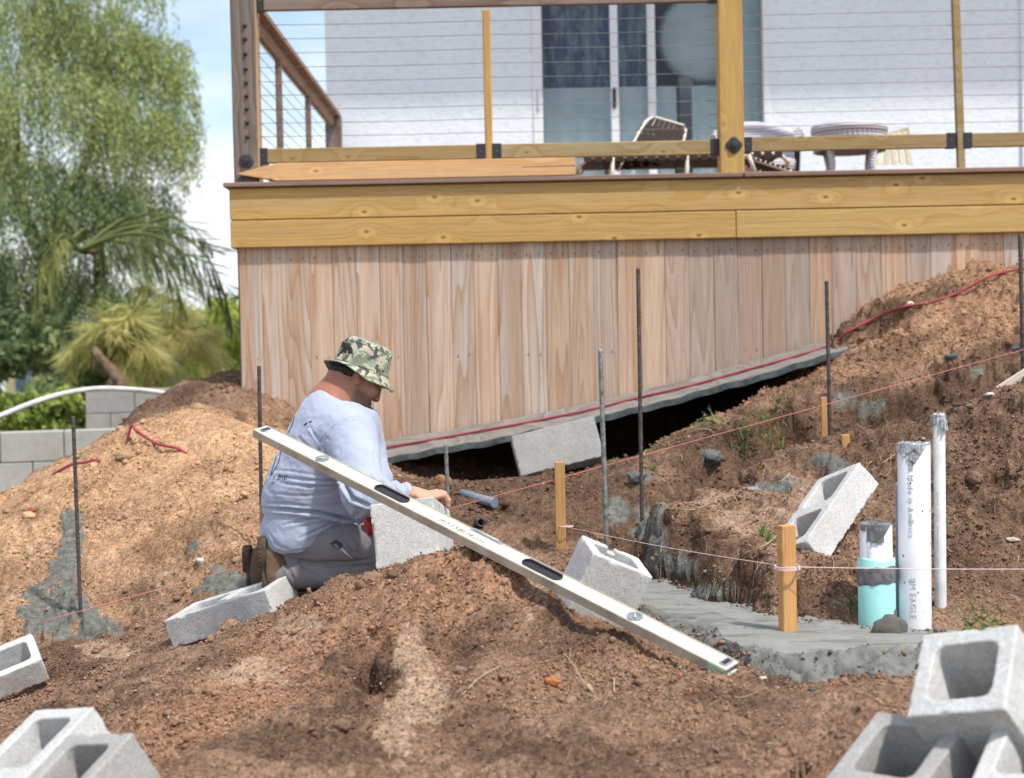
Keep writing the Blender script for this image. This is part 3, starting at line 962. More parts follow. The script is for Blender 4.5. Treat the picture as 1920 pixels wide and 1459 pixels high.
m_rail_old = wood_mat('weathered_rail', 0, (0.23, 0.16, 0.13), (0.15, 0.10, 0.078), (0.33, 0.28, 0.25), 14.0, 0.8, 1.0, 0.3, 0.1, 0.05)
m_rail_side = wood_mat('side_rail', 1, (0.36, 0.235, 0.15), (0.27, 0.165, 0.10), (0.31, 0.25, 0.2), 10.0, 0.8, 0.7, 0.2, 0.1)
m_cap = wood_mat('deck_boards', 0, (0.275, 0.175, 0.135), (0.225, 0.14, 0.11), (0.29, 0.22, 0.19), 8.0, 0.75, 0.6, 0.0, 0.06)
m_pine = wood_mat('fresh_pine', 0, (0.68, 0.415, 0.205), (0.60, 0.32, 0.13), (0.66, 0.45, 0.27), 8.0, 0.7, 0.4, 0.7, 0.06)
m_stake = wood_mat('stake_pine', 2, (0.55, 0.315, 0.125), (0.47, 0.235, 0.08), (0.52, 0.34, 0.17), 9.0, 0.7, 0.5, 0.3, 0.12)
m_blackmetal = flat_mat('black_powder_coat', (0.030, 0.032, 0.038), 0.5, 0.4, 0.0, 0.1, 60)
m_nail = flat_mat('nail_head', (0.17, 0.14, 0.125), 0.5, 0.4, 0.6)
m_cable = flat_mat('steel_cable', (0.20, 0.205, 0.22), 0.5, 0.4, 0.6)
m_post_tan = wood_mat('tan_post_side', 2, (0.52, 0.37, 0.23), (0.42, 0.27, 0.15), (0.5, 0.38, 0.27), 10, 0.8, 0.5, 0.0, 0.06, 0.05)
m_dark = flat_mat('dark_timber', (0.10, 0.075, 0.055), 0.9, 0.1)  # plain dark brown, shared by joists, beam, corner trim, crack and specks

DY = 8.40                                   # plane of the skirt boards
deck = thing('deck', 'raised timber deck with vertical board skirt, yellow fascia boards and cable railing', 'deck', (0.6, DY, 1.0))
XL, XR = -1.445, 4.6
# skirt boards: seen widths from the photograph, then an even run beyond the frame
seams_px = [447, 490, 535, 579, 623, 667, 711, 754, 799, 845, 888, 933, 976, 1022, 1066, 1112, 1156, 1200, 1246, 1291, 1338, 1383, 1428, 1472, 1517, 1559, 1605, 1652, 1699, 1745, 1791, 1836, 1882, 1926]
seams = [AY(p, 470, DY)[0] for p in seams_px]
while seams[-1] < XR:
    seams.append(seams[-1] + 0.131)
XL_ = seams[0]
nails = MB()
TOPZ = 1.376
for k in range(len(seams) - 1):
    x0, x1 = seams[k], seams[k + 1]
    xm = (x0 + x1) / 2
    line = 0.325 + (xm + 0.745) * 0.2003 - 0.060 * math.sin(math.pi * min(1, max(0, (xm + 0.95) / 2.685)))      # height of the plank that leans along the foot of the skirt
    if xm < -0.80:
        bot = min(0.1, line - 0.4)
    elif xm > 1.62:
        bot = line - 0.5
    else:
        bot = line - random.uniform(0.015, 0.05)
    wob_y = random.uniform(-0.002, 0.003)
    grey = 18 <= k <= 23 or k in (28, 33) or (k > 22 and random.random() < 0.35)
    size = (x1 - x0 - 0.0014, 0.019, TOPZ - bot)
    local_board('skirt_board', m_cedar_grey if grey else m_cedar, deck, (xm, DY + 0.0095 + wob_y, (TOPZ + bot) / 2), size, 0.0016,
                Quaternion((0, 1, 0), random.uniform(-0.0025, 0.0025)))
    for fx in (0.24, 0.74):
        for zz in ((1.31,) if k % 3 else (1.31, 0.78)):
            if zz > bot + 0.05:
                nails.tube([(x0 + fx * (x1 - x0), DY + wob_y + 0.002, zz + random.uniform(-.012, .012)), (x0 + fx * (x1 - x0), DY + wob_y - 0.0025, zz)], 0.0030, 6)
nails.build('nail', m_nail, deck, kind='stuff')
# corner and left-hand return of the skirt
side = 0
y = DY + 0.022
while y < 12.6:
    local_board('skirt_board', m_cedar_grey if side % 2 else m_cedar, deck, (-1.435, y + 0.065, 0.65), (0.019, 0.127, 1.45), 0.003)
    y += 0.131
    side += 1
local_board('corner_trim', m_dark, deck, (XL_ - 0.0035, DY + 0.012, 0.62), (0.006, 0.02, 1.5), 0.001)
# fascia boards
xs_split = AY(1380, 420, 8.36)[0]
local_board('fascia_board', m_fir, deck, ((-1.478 + XR) / 2, 8.378, 1.6035), (XR + 1.478, 0.038, 0.167), 0.004)
local_board('fascia_board', m_fir, deck, ((-1.478 + xs_split) / 2, 8.379, 1.4445), (xs_split + 1.478 - 0.003, 0.038, 0.143), 0.004)
local_board('fascia_board', m_fir, deck, ((xs_split + XR) / 2, 8.379, 1.4445), (XR - xs_split - 0.003, 0.038, 0.143), 0.004)
local_board('fascia_board', m_fir, deck, (-1.459, 10.5, 1.6035), (0.038, 4.2, 0.167), 0.004, None)
local_board('fascia_board', m_fir, deck, (-1.459, 10.5, 1.4445), (0.038, 4.2, 0.143), 0.004, None)
# decking: the nosing board at the front, then boards running back to the house
CAPT = 1.716
x_cap = AY(1394, 320, 8.33)[0]
local_board('deck_board', m_cap, deck, ((-1.507 + x_cap) / 2, 8.40, CAPT - 0.0125), (x_cap + 1.507 - 0.004, 0.14, 0.025), 0.004)
local_board('deck_board', m_cap, deck, ((x_cap + XR) / 2 + 0.004, 8.40, CAPT - 0.0125), (XR - x_cap - 0.004, 0.14, 0.025), 0.004)
yy = 8.472
while yy < 12.72:
    w = min(0.14, 12.735 - yy)
    local_board('deck_board', m_cap, deck, ((-1.507 + XR) / 2, yy + w / 2, CAPT - 0.0125), (XR + 1.507, w - 0.005, 0.025), 0.003)
    yy += 0.14
for jx in np.arange(-1.2, 4.6, 0.42):
    local_board('joist', m_dark, deck, (jx, 10.5, 1.59), (0.04, 4.1, 0.19), 0)
local_board('beam', m_dark, deck, (1.55, 12.62, 1.4), (6.0, 0.09, 0.18), 0)
# inner face that closes the hollow under the deck
local_board('foundation_wall', flat_mat('foundation', (0.28, 0.26, 0.24), 0.9), deck, (1.6, 12.68, 0.6), (6.2, 0.06, 1.7), 0)


def post(x0, x1, y0, y1, z0, z1, mat, name='post'):
    return local_board(name, mat, deck, ((x0 + x1) / 2, (y0 + y1) / 2, (z0 + z1) / 2), (x1 - x0, y1 - y0, z1 - z0), 0.005)


p1 = post(-1.457, -1.328, 8.40, 8.53, CAPT, 3.1, m_post_old)
local_board('post_side', m_post_tan, deck, (-1.3245, 8.465, (CAPT + 3.1) / 2), (0.006, 0.128, 3.1 - CAPT - 0.002), 0.001)
p2 = post(1.133, 1.262, 8.40, 8.53, CAPT, 3.1, m_post)
p3 = post(3.70, 3.83, 8.40, 8.53, CAPT, 3.1, m_post)


def bolt_plate(px, py, y, r, parent, n=4, turn=0.0):
    c = AY(px, py, y)
    mb = MB()
    M = Matrix.Translation(Vector(c)) @ Matrix.Rotation(math.pi / 2, 4, 'X') @ Matrix.Rotation(turn, 4, 'Z')
    prof = [(0.0001, 0.0), (r, 0.0), (r, 0.006), (r * 0.8, 0.009), (r * 0.45, 0.010), (r * 0.42, 0.02), (r * 0.18, 0.022), (0.0001, 0.022)]

    def lobes(p, i, th):
        if i in (1, 2, 3):
            p[:2] *= 1 + 0.10 * math.cos(n * th)
        return p
    mb.lathe(prof, n=24, M=M, wob=lobes, smooth=False)
    return mb.build('bolt_plate', m_blackmetal, parent)


# build the plates directly on the deck (posts carry their own offset)
for args in ((462, 302, 8.399, 0.037, 12, 0.0), (1376, 272, 8.399, 0.041, 4, 0.0)):
    bolt_plate(args[0], args[1], args[2], args[3], deck, args[4], args[5])
for k, py in enumerate((48, 73, 101, 129, 155, 180, 204, 230, 257)):
    c = AY(459 + k * 0.6, py, 8.399)
    mb = MB()
    mb.lathe([(0.0001, 0), (0.012, 0), (0.011, 0.006), (0.006, 0.012), (0.0001, 0.013)], n=10,
             M=Matrix.Translation(Vector(c)) @ Matrix.Rotation(math.pi / 2, 4, 'X'))
    mb.build('cable_bolt', m_blackmetal, deck)
# balusters
b1x = AY(915, 200, 8.45)[0]; b2x = AY(1799, 200, 8.45)[0]
bal1 = post(b1x - 0.020, b1x + 0.020, 8.440, 8.478, AY(915, 303, 8.44)[2], 2.62, m_post, 'baluster')
bal2 = local_board('baluster', m_rail, deck, (b2x - 0.004, 8.459, (CAPT + 2.75) / 2), (0.040, 0.038, 2.75 - CAPT), 0.003, Quaternion((0, 1, 0), -0.022))
# rails, each with its black end brackets
RZ0, RZ1 = 1.826, 1.903


def rail(x0, x1, z0, z1, mat, dz=0.0):
    o = local_board('rail', mat, deck, ((x0 + x1) / 2, 8.459, (z0 + z1) / 2 + dz), (x1 - x0, 0.038, z1 - z0), 0.004)
    for xe, s in ((x0, 1), (x1, -1)):
        mb = MB()
        lo = np.array([min(xe - 0.003, xe + s * 0.045), 8.4365, z0 - 0.004 + dz]); hi = np.array([max(xe + 0.003, xe + s * 0.045), 8.482, z1 + 0.004 + dz])
        mb.box(lo, hi, 0.002)
        br = mb.build('bracket', m_blackmetal, deck)
        m2 = MB()
        m2.lathe([(0.0001, 0), (0.005, 0), (0.004, 0.003), (0.0001, 0.003)], n=8,
                 M=Matrix.Translation(Vector(((lo[0] + hi[0]) / 2, 8.4364, (z0 + z1) / 2))) @ Matrix.Rotation(math.pi / 2, 4, 'X'))
        m2.build('screw', m_nail, br)
    return o


rail(-1.326, b1x - 0.022, RZ0, RZ1, m_rail)
rail(b1x + 0.022, 1.131, RZ0, RZ1, m_rail)
rail(1.264, b2x - 0.028, RZ0 + 0.01, RZ1 + 0.008, m_rail)
rail(b2x + 0.018, 3.698, RZ0 + 0.01, RZ1 + 0.008, m_rail)
rail(-1.326, 1.131, 2.637, 2.735, m_rail_old)
rail(1.264, 3.698, 2.69, 2.78, m_rail_old)
# cables along the front
for z in (2.564, 2.490, 2.415, 2.339, 2.263, 2.190, 2.114, 2.042, 1.970):
    mb = MB()
    mb.tube([(-1.33, 8.462, z), (-0.6, 8.462, z - 0.004), (b1x, 8.462, z), (0.5, 8.462, z - 0.004), (1.13, 8.462, z), (2.0, 8.462, z + 0.002), (3.7, 8.462, z)], 0.0017, 6)
    mb.build('cable', m_cable, deck)
# left-hand railing, running back to the house
local_board('side_rail', m_rail_side, deck, (-1.395, 10.6, 2.70), (0.135, 4.1, 0.036), 0.004)
local_board('side_rail', m_rail_side, deck, (-1.395, 10.6, 2.64), (0.038, 4.06, 0.084), 0.004)
local_board('side_rail', m_rail_side, deck, (-1.395, 10.6, 1.865), (0.038, 4.06, 0.078), 0.004)
for yb in (9.68, 11.08):
    local_board('baluster', m_rail_old, deck, (-1.39, yb, 2.14), (0.038, 0.038, 0.96), 0.003)
local_board('post', m_post_old, deck, (-1.385, 12.64, 2.2), (0.125, 0.10, 0.99), 0.004)
mb = MB()
mb.lathe([(0.0001, 0), (0.026, 0), (0.024, 0.008), (0.012, 0.012), (0.012, 0.022), (0.0001, 0.022)], n=16,
         M=Matrix.Translation(Vector((-1.383, 12.589, 2.40))) @ Matrix.Rotation(math.pi / 2, 4, 'X'))
mb.build('bolt_plate', m_cable, deck)
for z in (2.564, 2.490, 2.415, 2.339, 2.263, 2.190, 2.114, 2.042, 1.970):
    mb = MB()
    mb.tube([(-1.39, 8.53, z), (-1.39, 12.60, z)], 0.0021, 6)
    mb.build('cable', m_cable, deck)

# ------------------------------------------------------------------ house behind the deck
HY = 12.75
m_stucco, nt, b = new_mat('stucco', 0.92, 0.15)
tc = nd(nt, 'ShaderNodeTexCoord')
n1 = noise_n(nt, tc.outputs['Object'], 1.4, 4)
mps = nd(nt, 'ShaderNodeMapping', {'Vector': tc.outputs['Object'], 'Scale': (1, 1, 1.9), 'Rotation': (0, 0.6, 0)})
n2 = noise_n(nt, mps.outputs['Vector'], 16, 6, 0.62, 0.8)
c = ramp(nt, n1, [(0.3, (0.75, 0.82, 0.875)), (0.7, (0.82, 0.88, 0.925))])
c = mixc(nt, 0.35, c, ramp(nt, n2, [(0.36, (0.66, 0.67, 0.68)), (0.5, (1, 1, 1))]), 'MULTIPLY')
nt.links.new(c, b.inputs['Base Color'])
bump(nt, b, n2, 0.55, 0.012)
m_white = flat_mat('white_vinyl', (0.78, 0.80, 0.82), 0.4, 0.4, 0, 0.03)
m_glass, nt, b = new_mat('window_glass', 0.02, 0.5)
b.inputs['Base Color'].default_value = (0.80, 0.88, 0.90, 1)
b.inputs['Transmission Weight'].default_value = 1.0
b.inputs['IOR'].default_value = 1.45
m_room = flat_mat('room_wall', (0.34, 0.38, 0.42), 0.9)
m_film, nt, b = new_mat('pale_film', 0.7, 0.2)
tc = nd(nt, 'ShaderNodeTexCoord')
n1 = noise_n(nt, tc.outputs['Object'], 2.6, 5, 0.6)
c = ramp(nt, n1, [(0.3, (0.46, 0.60, 0.66)), (0.5, (0.60, 0.72, 0.74)), (0.72, (0.62, 0.63, 0.72))])
nt.links.new(c, b.inputs['Base Color'])
m_curtain, nt, b = new_mat('dark_curtain', 0.9, 0.1)
tc = nd(nt, 'ShaderNodeTexCoord')
mpc = nd(nt, 'ShaderNodeMapping', {'Vector': tc.outputs['Object'], 'Scale': (3.2, 1, 0.9)})
n1 = noise_n(nt, mpc.outputs['Vector'], 3.0, 6, 0.65, 0.5)
c = ramp(nt, n1, [(0.36, (0.05, 0.11, 0.28)), (0.47, (0.10, 0.11, 0.23)), (0.56, (0.24, 0.35, 0.40)), (0.75, (0.25, 0.23, 0.30))])
nt.links.new(c, b.inputs['Base Color'])
house = thing('house', 'pale stucco house wall with a sliding glass door behind the deck', 'house', (1.0, HY, 1.7))
DX0, DX1, DZ1 = 0.215, 2.13, 3.95
mb = MB()
mb.box((-1.45, HY, -0.3), (DX0, HY + 0.2, 5.21))
mb.box((DX1, HY, -0.3), (6.2, HY + 0.2, 5.21))
mb.box((DX0, HY, DZ1), (DX1, HY + 0.2, 5.21))
mb.box((DX0, HY, -0.3), (DX1, HY + 0.2, 1.66))
mb.box((-1.45, HY + 0.2, -0.3), (-1.25, 18.0, 5.21))
mb.box((6.0, HY + 0.2, -0.3), (6.2, 18.0, 5.21))
mb.box((-1.25, 17.8, -0.3), (6.0, 18.0, 5.21))
mb.build('wall', m_stucco, house)
mb = MB()
mb.box((-1.9, HY - 0.95, 5.22), (6.6, 18.5, 5.38))
mb.box((-1.9, HY - 0.99, 5.12), (6.6, HY - 0.953, 5.40))
mb.build('roof', m_white, house)
# room behind the door
mb = MB()
mb.box((-1.2, 16.0, 1.5), (5.9, 16.05, 4.5))
mb.box((-1.2, HY + 0.21, 1.5), (5.9, 15.99, 1.68))
mb.build('room', m_room, house)
fr = MB()
fx = [AY(p, 150, HY)[0] for p in (1000, 1017, 1145, 1160, 1215, 1231, 1400, 1437)]
fr.box((DX0, HY - 0.012, 1.66), (fx[1], HY + 0.10, DZ1), 0.004)
fr.box((fx[1], HY - 0.011, 1.662), (DX1, HY + 0.09, 1.73), 0.004)
fr.box((fx[1], HY - 0.011, DZ1 - 0.07), (DX1, HY + 0.09, DZ1 - 0.002), 0.004)
fr.box((AY(1431, 150, HY)[0], HY - 0.012, 1.735), (DX1 - 0.002, HY + 0.09, DZ1 - 0.075), 0.004)
door = fr.build('door_frame', m_white, house)
mb = MB()
mb.box((fx[2], HY + 0.02, 1.735), (fx[3], HY + 0.06, DZ1 - 0.075), 0.004)
mb.build('stile', m_white, door)
mb = MB()
mb.box((fx[4], HY + 0.065, 1.735), (fx[5], HY + 0.10, DZ1 - 0.075), 0.004)
mb.build('stile', m_white, door)
mb = MB()
h0 = AY(1153, 200, HY)
mb.box((h0[0] - 0.016, HY + 0.004, h0[2] - 0.01), (h0[0] + 0.012, HY + 0.019, h0[2] + 0.155), 0.005)
mb.build('handle', m_blackmetal, door)
mb = MB()
h0 = AY(1010, 205, HY)
mb.box((h0[0] - 0.010, HY - 0.030, h0[2] - 0.01), (h0[0] + 0.010, HY - 0.0125, h0[2] + 0.165), 0.005)
mb.build('handle', flat_mat('grey_pull', (0.62, 0.65, 0.68), 0.4), door)
for xa, xb, yo in ((fx[1], fx[2], 0.04), (fx[3], fx[4], 0.04), (fx[5], AY(1431, 150, HY)[0], 0.075)):
    mb = MB()
    mb.add([(xa, HY + yo, 1.73), (xb, HY + yo, 1.73), (xb, HY + yo, DZ1 - 0.07), (xa, HY + yo, DZ1 - 0.07)], [(0, 1, 2, 3)])
    mb.build('pane', m_glass, door)
zs = AY(1080, 160, HY)[2]
mb = MB()                                    # pale panel put behind the lower half of the door glass
xe = [fx[1], AY(1272, 200, HY)[0], AY(1301, 200, HY)[0], DX1 - 0.02]
for a, c2 in ((xe[0], xe[1]), (xe[2], xe[3])):
    nseg = 40
    V, Fs = [], []
    for i in range(nseg + 1):
        x = a + (c2 - a) * i / nseg
        yq = HY + 0.17 + 0.006 * math.sin(x * 38) + 0.003 * math.sin(x * 91)
        V += [(x, yq, 1.70), (x, yq, zs)]
    for i in range(nseg):
        Fs.append((2 * i, 2 * i + 2, 2 * i + 3, 2 * i + 1))
    mb.add(V, Fs, True)
xq = AY(1380, 200, HY)[0]
mb.add([(xq, HY + 0.155, zs + 0.002), (DX1 - 0.02, HY + 0.155, zs + 0.002), (DX1 - 0.02, HY + 0.155, DZ1), (xq, HY + 0.155, DZ1)], [(0, 1, 2, 3)])
mb.build('pale_panel', m_film, door)
mb = MB()
V, Fs = [], []
for i in range(61):
    x = fx[1] - 0.05 + (fx[4] - fx[1] + 0.1) * i / 60
    yq = HY + 0.32 + 0.03 * math.sin(x * 26) + 0.012 * math.sin(x * 61 + 1)
    V += [(x, yq, zs - 0.3), (x, yq, DZ1 + 0.1)]
for i in range(60):
    Fs.append((2 * i, 2 * i + 2, 2 * i + 3, 2 * i + 1))
mb.add(V, Fs, True)
mb.build('curtain', m_curtain, door)
# pale round lamp standing inside, behind the glass
lc = AY(1322, 66, HY + 0.2)
m_disc = flat_mat('pale_disc', (0.74, 0.82, 0.82), 0.8, 0.1, 0, 0.06, 4)  # plain pale disc on a stand, put behind the door glass
disc = thing('round_disc', 'big pale round lamp on a grey stand behind the door glass', 'disc', (lc[0], HY + 0.42, 1.69))
mb = MB()
mb.lathe([(0.0001, -0.09), (0.2, -0.075), (0.33, -0.045), (0.385, 0), (0.33, 0.045), (0.2, 0.075), (0.0001, 0.09)], n=40,
         M=Matrix.Translation(Vector((lc[0], HY + 0.42, lc[2]))) @ Matrix.Rotation(math.pi / 2, 4, 'X'))
mb.build('shade', m_disc, disc)  # face of the pale disc
mb = MB()
xa, xb = AY(1272, 200, HY + 0.3)[0], AY(1300, 200, HY + 0.3)[0]
mb.box((xa, HY + 0.36, 1.69), (xb, HY + 0.46, lc[2] - 0.33), 0.01)
mb.build('stand', flat_mat('grey_stand', (0.34, 0.34, 0.35), 0.7), disc)
# second slim window joint at the right end of the visible wall
gp = thing('gutter_pipe', 'white downpipe on the stucco wall at the right edge', 'downpipe', (AY(1915, 150, HY)[0], HY - 0.03, 1.72))
mb = MB()
x = AY(1916, 150, HY)[0]
mb.box((x - 0.012, HY - 0.028, 1.72), (x + 0.03, HY - 0.002, 4.5), 0.006)
mb.build('pipe', m_stucco, gp)

# ------------------------------------------------------------------ furniture on the deck
m_strap = flat_mat('brown_strap', (0.042, 0.024, 0.016), 0.55, 0.35, 0, 0.15, 30)
m_cream = flat_mat('cream_tube', (0.72, 0.66, 0.55), 0.45, 0.4, 0, 0.05)
m_wicker, nt, b = new_mat('white_wicker', 0.6, 0.3)
tc = nd(nt, 'ShaderNodeTexCoord')
wv = nd(nt, 'ShaderNodeTexWave', {'Scale': 16.0, 'Distortion': 0.4, 'Vector': tc.outputs['Object']}, bands_direction='Z')
c = ramp(nt, wv.outputs['Fac'], [(0.1, (0.36, 0.34, 0.37)), (0.7, (0.62, 0.60, 0.64))])
nt.links.new(c, b.inputs['Base Color'])
bump(nt, b, wv.outputs['Fac'], 0.6, 0.006)

FLR = CAPT
lounger = thing('lounge_chair', 'brown strap lounge chair with cream tube frame on the deck', 'lounge chair', (0.75, 9.5, FLR))


def strap(mbx, a, b2, w, n=8, r=0.006):
    """a flat band from a to b2 whose width runs along w"""
    a, b2, w = np.array(a), np.array(b2), np.array(w)
    nrm = np.cross(b2 - a, w); nrm /= np.linalg.norm(nrm)
    V = []
    for p in (a, b2):
        for sgn in (-1, 1):
            for t in (-1, 1):
                V.append(p + sgn * w / 2 + t * nrm * r / 2)
    mbx.add(V, [(0, 1, 3, 2), (4, 6, 7, 5), (0, 4, 5, 1), (2, 3, 7, 6), (0, 2, 6, 4), (1, 5, 7, 3)])


def lc_pt(px, py, y):
    return AY(px, py, y)


# bed of the lounger: long frame running left to right, its straps crossing it
ya, yb = 9.25, 9.85
bed_l, bed_r = AY(1086, 300, ya)[0], AY(1480, 300, ya)[0]
zb = FLR + 0.205
fr = MB()
hinge = bed_l + 0.42
for yq in (ya, yb):
    fr.tube([(bed_l, yq, zb - 0.05), (bed_l + 0.06, yq, zb), (bed_r - 0.06, yq, zb), (bed_r, yq, zb - 0.06)], 0.014, 8)
fr.tube([(bed_l, ya, zb - 0.05), (bed_l, yb, zb - 0.05)], 0.014, 8)
fr.tube([(bed_r, ya, zb - 0.06), (bed_r, yb, zb - 0.06)], 0.014, 8)
fr.build('frame', m_cream, lounger)
for x in (AY(1150, 310, ya)[0], AY(1290, 310, ya)[0]):
    for yq in (ya, yb):
        lg = MB()
        lg.tube([(x, yq, zb), (x - 0.015, yq, FLR)], 0.013, 8)
        lg.build('leg', m_cream, lounger)
for i, x in enumerate(np.arange(bed_l + 0.05, bed_r - 0.04, 0.062)):
    st = MB()
    strap(st, (x, ya - 0.016, zb + 0.004), (x + 0.012, yb + 0.016, zb + 0.004), (0.044, 0, 0))
    strap(st, (x, ya - 0.017, zb + 0.006), (x, ya - 0.017, zb - 0.03), (0.044, 0, 0))
    st.build('strap', m_strap, lounger)
for yq in np.linspace(9.29, 9.81, 8):
    st = MB()
    strap(st, (bed_l + 0.04, yq, zb - 0.006), (bed_r - 0.04, yq, zb - 0.006), (0, 0.052, 0))
    st.build('strap', m_strap, lounger)
# raised back, tilted towards the house
B0, B1 = AY(1190, 268, 9.3), AY(1284, 268, 9.75)
T0, T1 = AY(1215, 216, 9.75), AY(1290, 238, 10.2)
B0 = B0 + np.array([-0.10, 0, -0.16]); B1 = B1 + np.array([-0.06, 0, -0.12])
fr = MB()
fr.tube([B0, B0 * 0.3 + T0 * 0.7, B0 * 0.1 + T0 * 0.9 + (T1 - T0) * 0.03, T0 + (T1 - T0) * 0.12, T0 * 0.5 + T1 * 0.5, T1 + (T0 - T1) * 0.12, B1 * 0.1 + T1 * 0.9 + (T0 - T1) * 0.03, B1 * 0.3 + T1 * 0.7, B1], 0.0095, 8)
fr.build('back_frame', m_cream, lounger)
up = (T0 - B0); up = up / np.linalg.norm(up)
ac = (T1 - T0); ac = ac / np.linalg.norm(ac)
for t in (0.08, 0.25, 0.42, 0.59, 0.76):
    st = MB()
    strap(st, B0 + (T0 - B0) * t - ac * 0.015, B1 + (T1 - B1) * t + ac * 0.015, up * 0.085)
    st.build('strap', m_strap, lounger)
for t in np.linspace(0.14, 0.86, 7):
    st = MB()
    strap(st, B0 + (B1 - B0) * t, T0 + (T1 - T0) * t, ac * 0.044)
    st.build('strap', m_strap, lounger)
# folded second strap chair lying behind the post
fold = thing('folded_chair', 'folded strap chair lying flat beside the middle post', 'chair', (1.45, 8.8, FLR))
a0, a1 = AY(1395, 296, 8.75), AY(1484, 322, 8.75)
for dy in (0.0, 0.35):
    fr = MB()
    fr.tube([a0 + np.array([0, dy, 0.01]), a1 + np.array([0, dy, 0])], 0.012, 8)
    fr.build('frame', m_cream, fold)
for t in np.linspace(0.08, 0.92, 9):
    st = MB()
    p = a0 + (a1 - a0) * t
    strap(st, p + np.array([0, -0.015, 0.01]), p + np.array([0, 0.37, 0.014]), (0.02, 0, -0.006), r=0.012)
    st.build('strap', m_strap, fold)
fr = MB()
fr.tube([AY(1403, 290, 8.7), AY(1416, 324, 8.7)], 0.012, 8)
fr.build('leg', m_cream, fold)

# wicker chair
wy = 10.4
wl, wr = AY(1345, 250, wy)[0], AY(1525, 250, wy)[0]
wc = (wl + wr) / 2
wch = thing('wicker_chair', 'white wicker armchair behind the middle deck post', 'chair', (wc, wy, FLR))
mb = MB()
R = (wr - wl) / 2 * 0.86
topz = AY(1400, 229, wy)[2]
for layer, rr in ((0, R), (1, R - 0.04)):
    V, Fs = [], []
    n = 28
    for i in range(n + 1):
        th = math.pi * (-0.12 + 1.24 * i / n)
        drop = 0.10 * (abs(math.cos(th)) ** 2.0)
        for zz in (FLR + 0.16, topz - drop):
            lean = 0.05 * (zz - FLR)
            V.append((wc - 0.06 + (rr + lean) * math.cos(th), wy + (rr + lean) * 0.8 * math.sin(th), zz))
    for i in range(n):
        Fs.append((2 * i, 2 * i + 2, 2 * i + 3, 2 * i + 1))
    mb.add(V, Fs, True)
mb.build('backrest', m_wicker, wch)
mb = MB()
pts = []
for i in range(29):
    th = math.pi * (-0.12 + 1.24 * i / 28)
    drop = 0.10 * (abs(math.cos(th)) ** 2.0)
    lean = 0.05 * (topz - FLR)
    pts.append((wc - 0.06 + (R - 0.02 + lean) * math.cos(th), wy + (R - 0.02 + lean) * 0.8 * math.sin(th), topz - drop))
mb.tube(pts, 0.034, 8)
mb.build('rim', m_wicker, wch)
mb = MB()
mb.lathe([(0.0001, 0.30), (R * 0.93, 0.29), (R * 0.95, 0.24), (R * 0.9, 0.20), (0.0001, 0.2)], (wc - 0.06, wy, FLR), 28)
mb.build('seat', m_wicker, wch)
for ang in (0.8, 2.3, 3.9, 5.5):
    mb = MB()
    mb.tube([(wc - 0.06 + 0.8 * R * math.cos(ang), wy + 0.65 * R * math.sin(ang), FLR + 0.22), (wc - 0.06 + 0.85 * R * math.cos(ang), wy + 0.7 * R * math.sin(ang), FLR)], 0.03, 8)
    mb.build('leg', m_wicker, wch)
# wicker table
ty = 10.2
tcn = AY(1592, 240, ty)
TR = (AY(1664, 240, ty)[0] - AY(1521, 240, ty)[0]) / 2
wtb = thing('wicker_table', 'round white wicker table on the deck near the right post', 'table', (tcn[0], ty, FLR))
tz = AY(1592, 232, ty - TR)[2]
mb = MB()


def rib(p, i, th):
    p[:2] *= 1 + 0.012 * math.cos(46 * th)
    return p


mb.lathe([(0.0001, tz + 0.03), (TR * 0.85, tz + 0.03), (TR * 0.97, tz + 0.022), (TR, tz - 0.005), (TR * 0.985, tz - 0.03), (TR * 0.9, tz - 0.035)], (tcn[0], ty, 0), 92, wob=None)
top = mb.build('top', m_wicker, wtb)
mb = MB()
V, Fs = [], []
n = 184
for i in range(n):
    th = 2 * math.pi * i / n
    rr = TR * (0.955 + 0.022 * math.cos(46 * th))
    V += [(tcn[0] + rr * math.cos(th), ty + rr * math.sin(th), tz - 0.03), (tcn[0] + rr * 0.96 * math.cos(th), ty + rr * 0.96 * math.sin(th), tz - 0.15)]
for i in range(n):
    j = (i + 1) % n
    Fs.append((2 * i, 2 * j, 2 * j + 1, 2 * i + 1))
mb.add(V, Fs, True)
mb.build('apron', m_wicker, wtb)
for ang in (-0.9, 0.65, 2.2, 3.85):
    mb = MB()
    cx_, cy_ = math.cos(ang), math.sin(ang)
    mb.tube([(tcn[0] + TR * 0.86 * cx_, ty + TR * 0.86 * cy_, tz - 0.08), (tcn[0] + TR * 0.72 * cx_, ty + TR * 0.72 * cy_, (tz + FLR) / 2), (tcn[0] + TR * 0.82 * cx_, ty + TR * 0.82 * cy_, FLR)], [0.028, 0.02, 0.022], 8)
    mb.build('leg', m_wicker, wtb)
# folded slatted chair leaning on the wall
fy = 11.6
fch = thing('slatted_chair', 'pale wooden slatted folding chair leaning behind the wicker table', 'chair', (AY(1650, 300, fy)[0], fy, FLR))
m_pale = wood_mat('pale_slats', 2, (0.50, 0.46, 0.34), (0.40, 0.35, 0.24), (0.5, 0.47, 0.38), 8, 0.75, 0.4)
for k in range(5):
    pb, ptp = AY(1628 + k * 14, 318, fy), AY(1656 + k * 10, 252 - k * 1.5, fy)
    mb = MB()
    d = np.array([0.018, 0, 0])
    for s in (0,):
        V = []
        for p, yo in ((pb, -0.35), (ptp, 0.0)):
            for sx in (-1, 1):
                for t in (0, 0.02):
                    V.append(p + sx * d + np.array([0, yo + t, 0]))
        mb.add(V, [(0, 1, 3, 2), (4, 6, 7, 5), (0, 4, 5, 1), (2, 3, 7, 6), (0, 2, 6, 4), (1, 5, 7, 3)])
    mb.build('slat', m_pale, fch)
mb = MB()
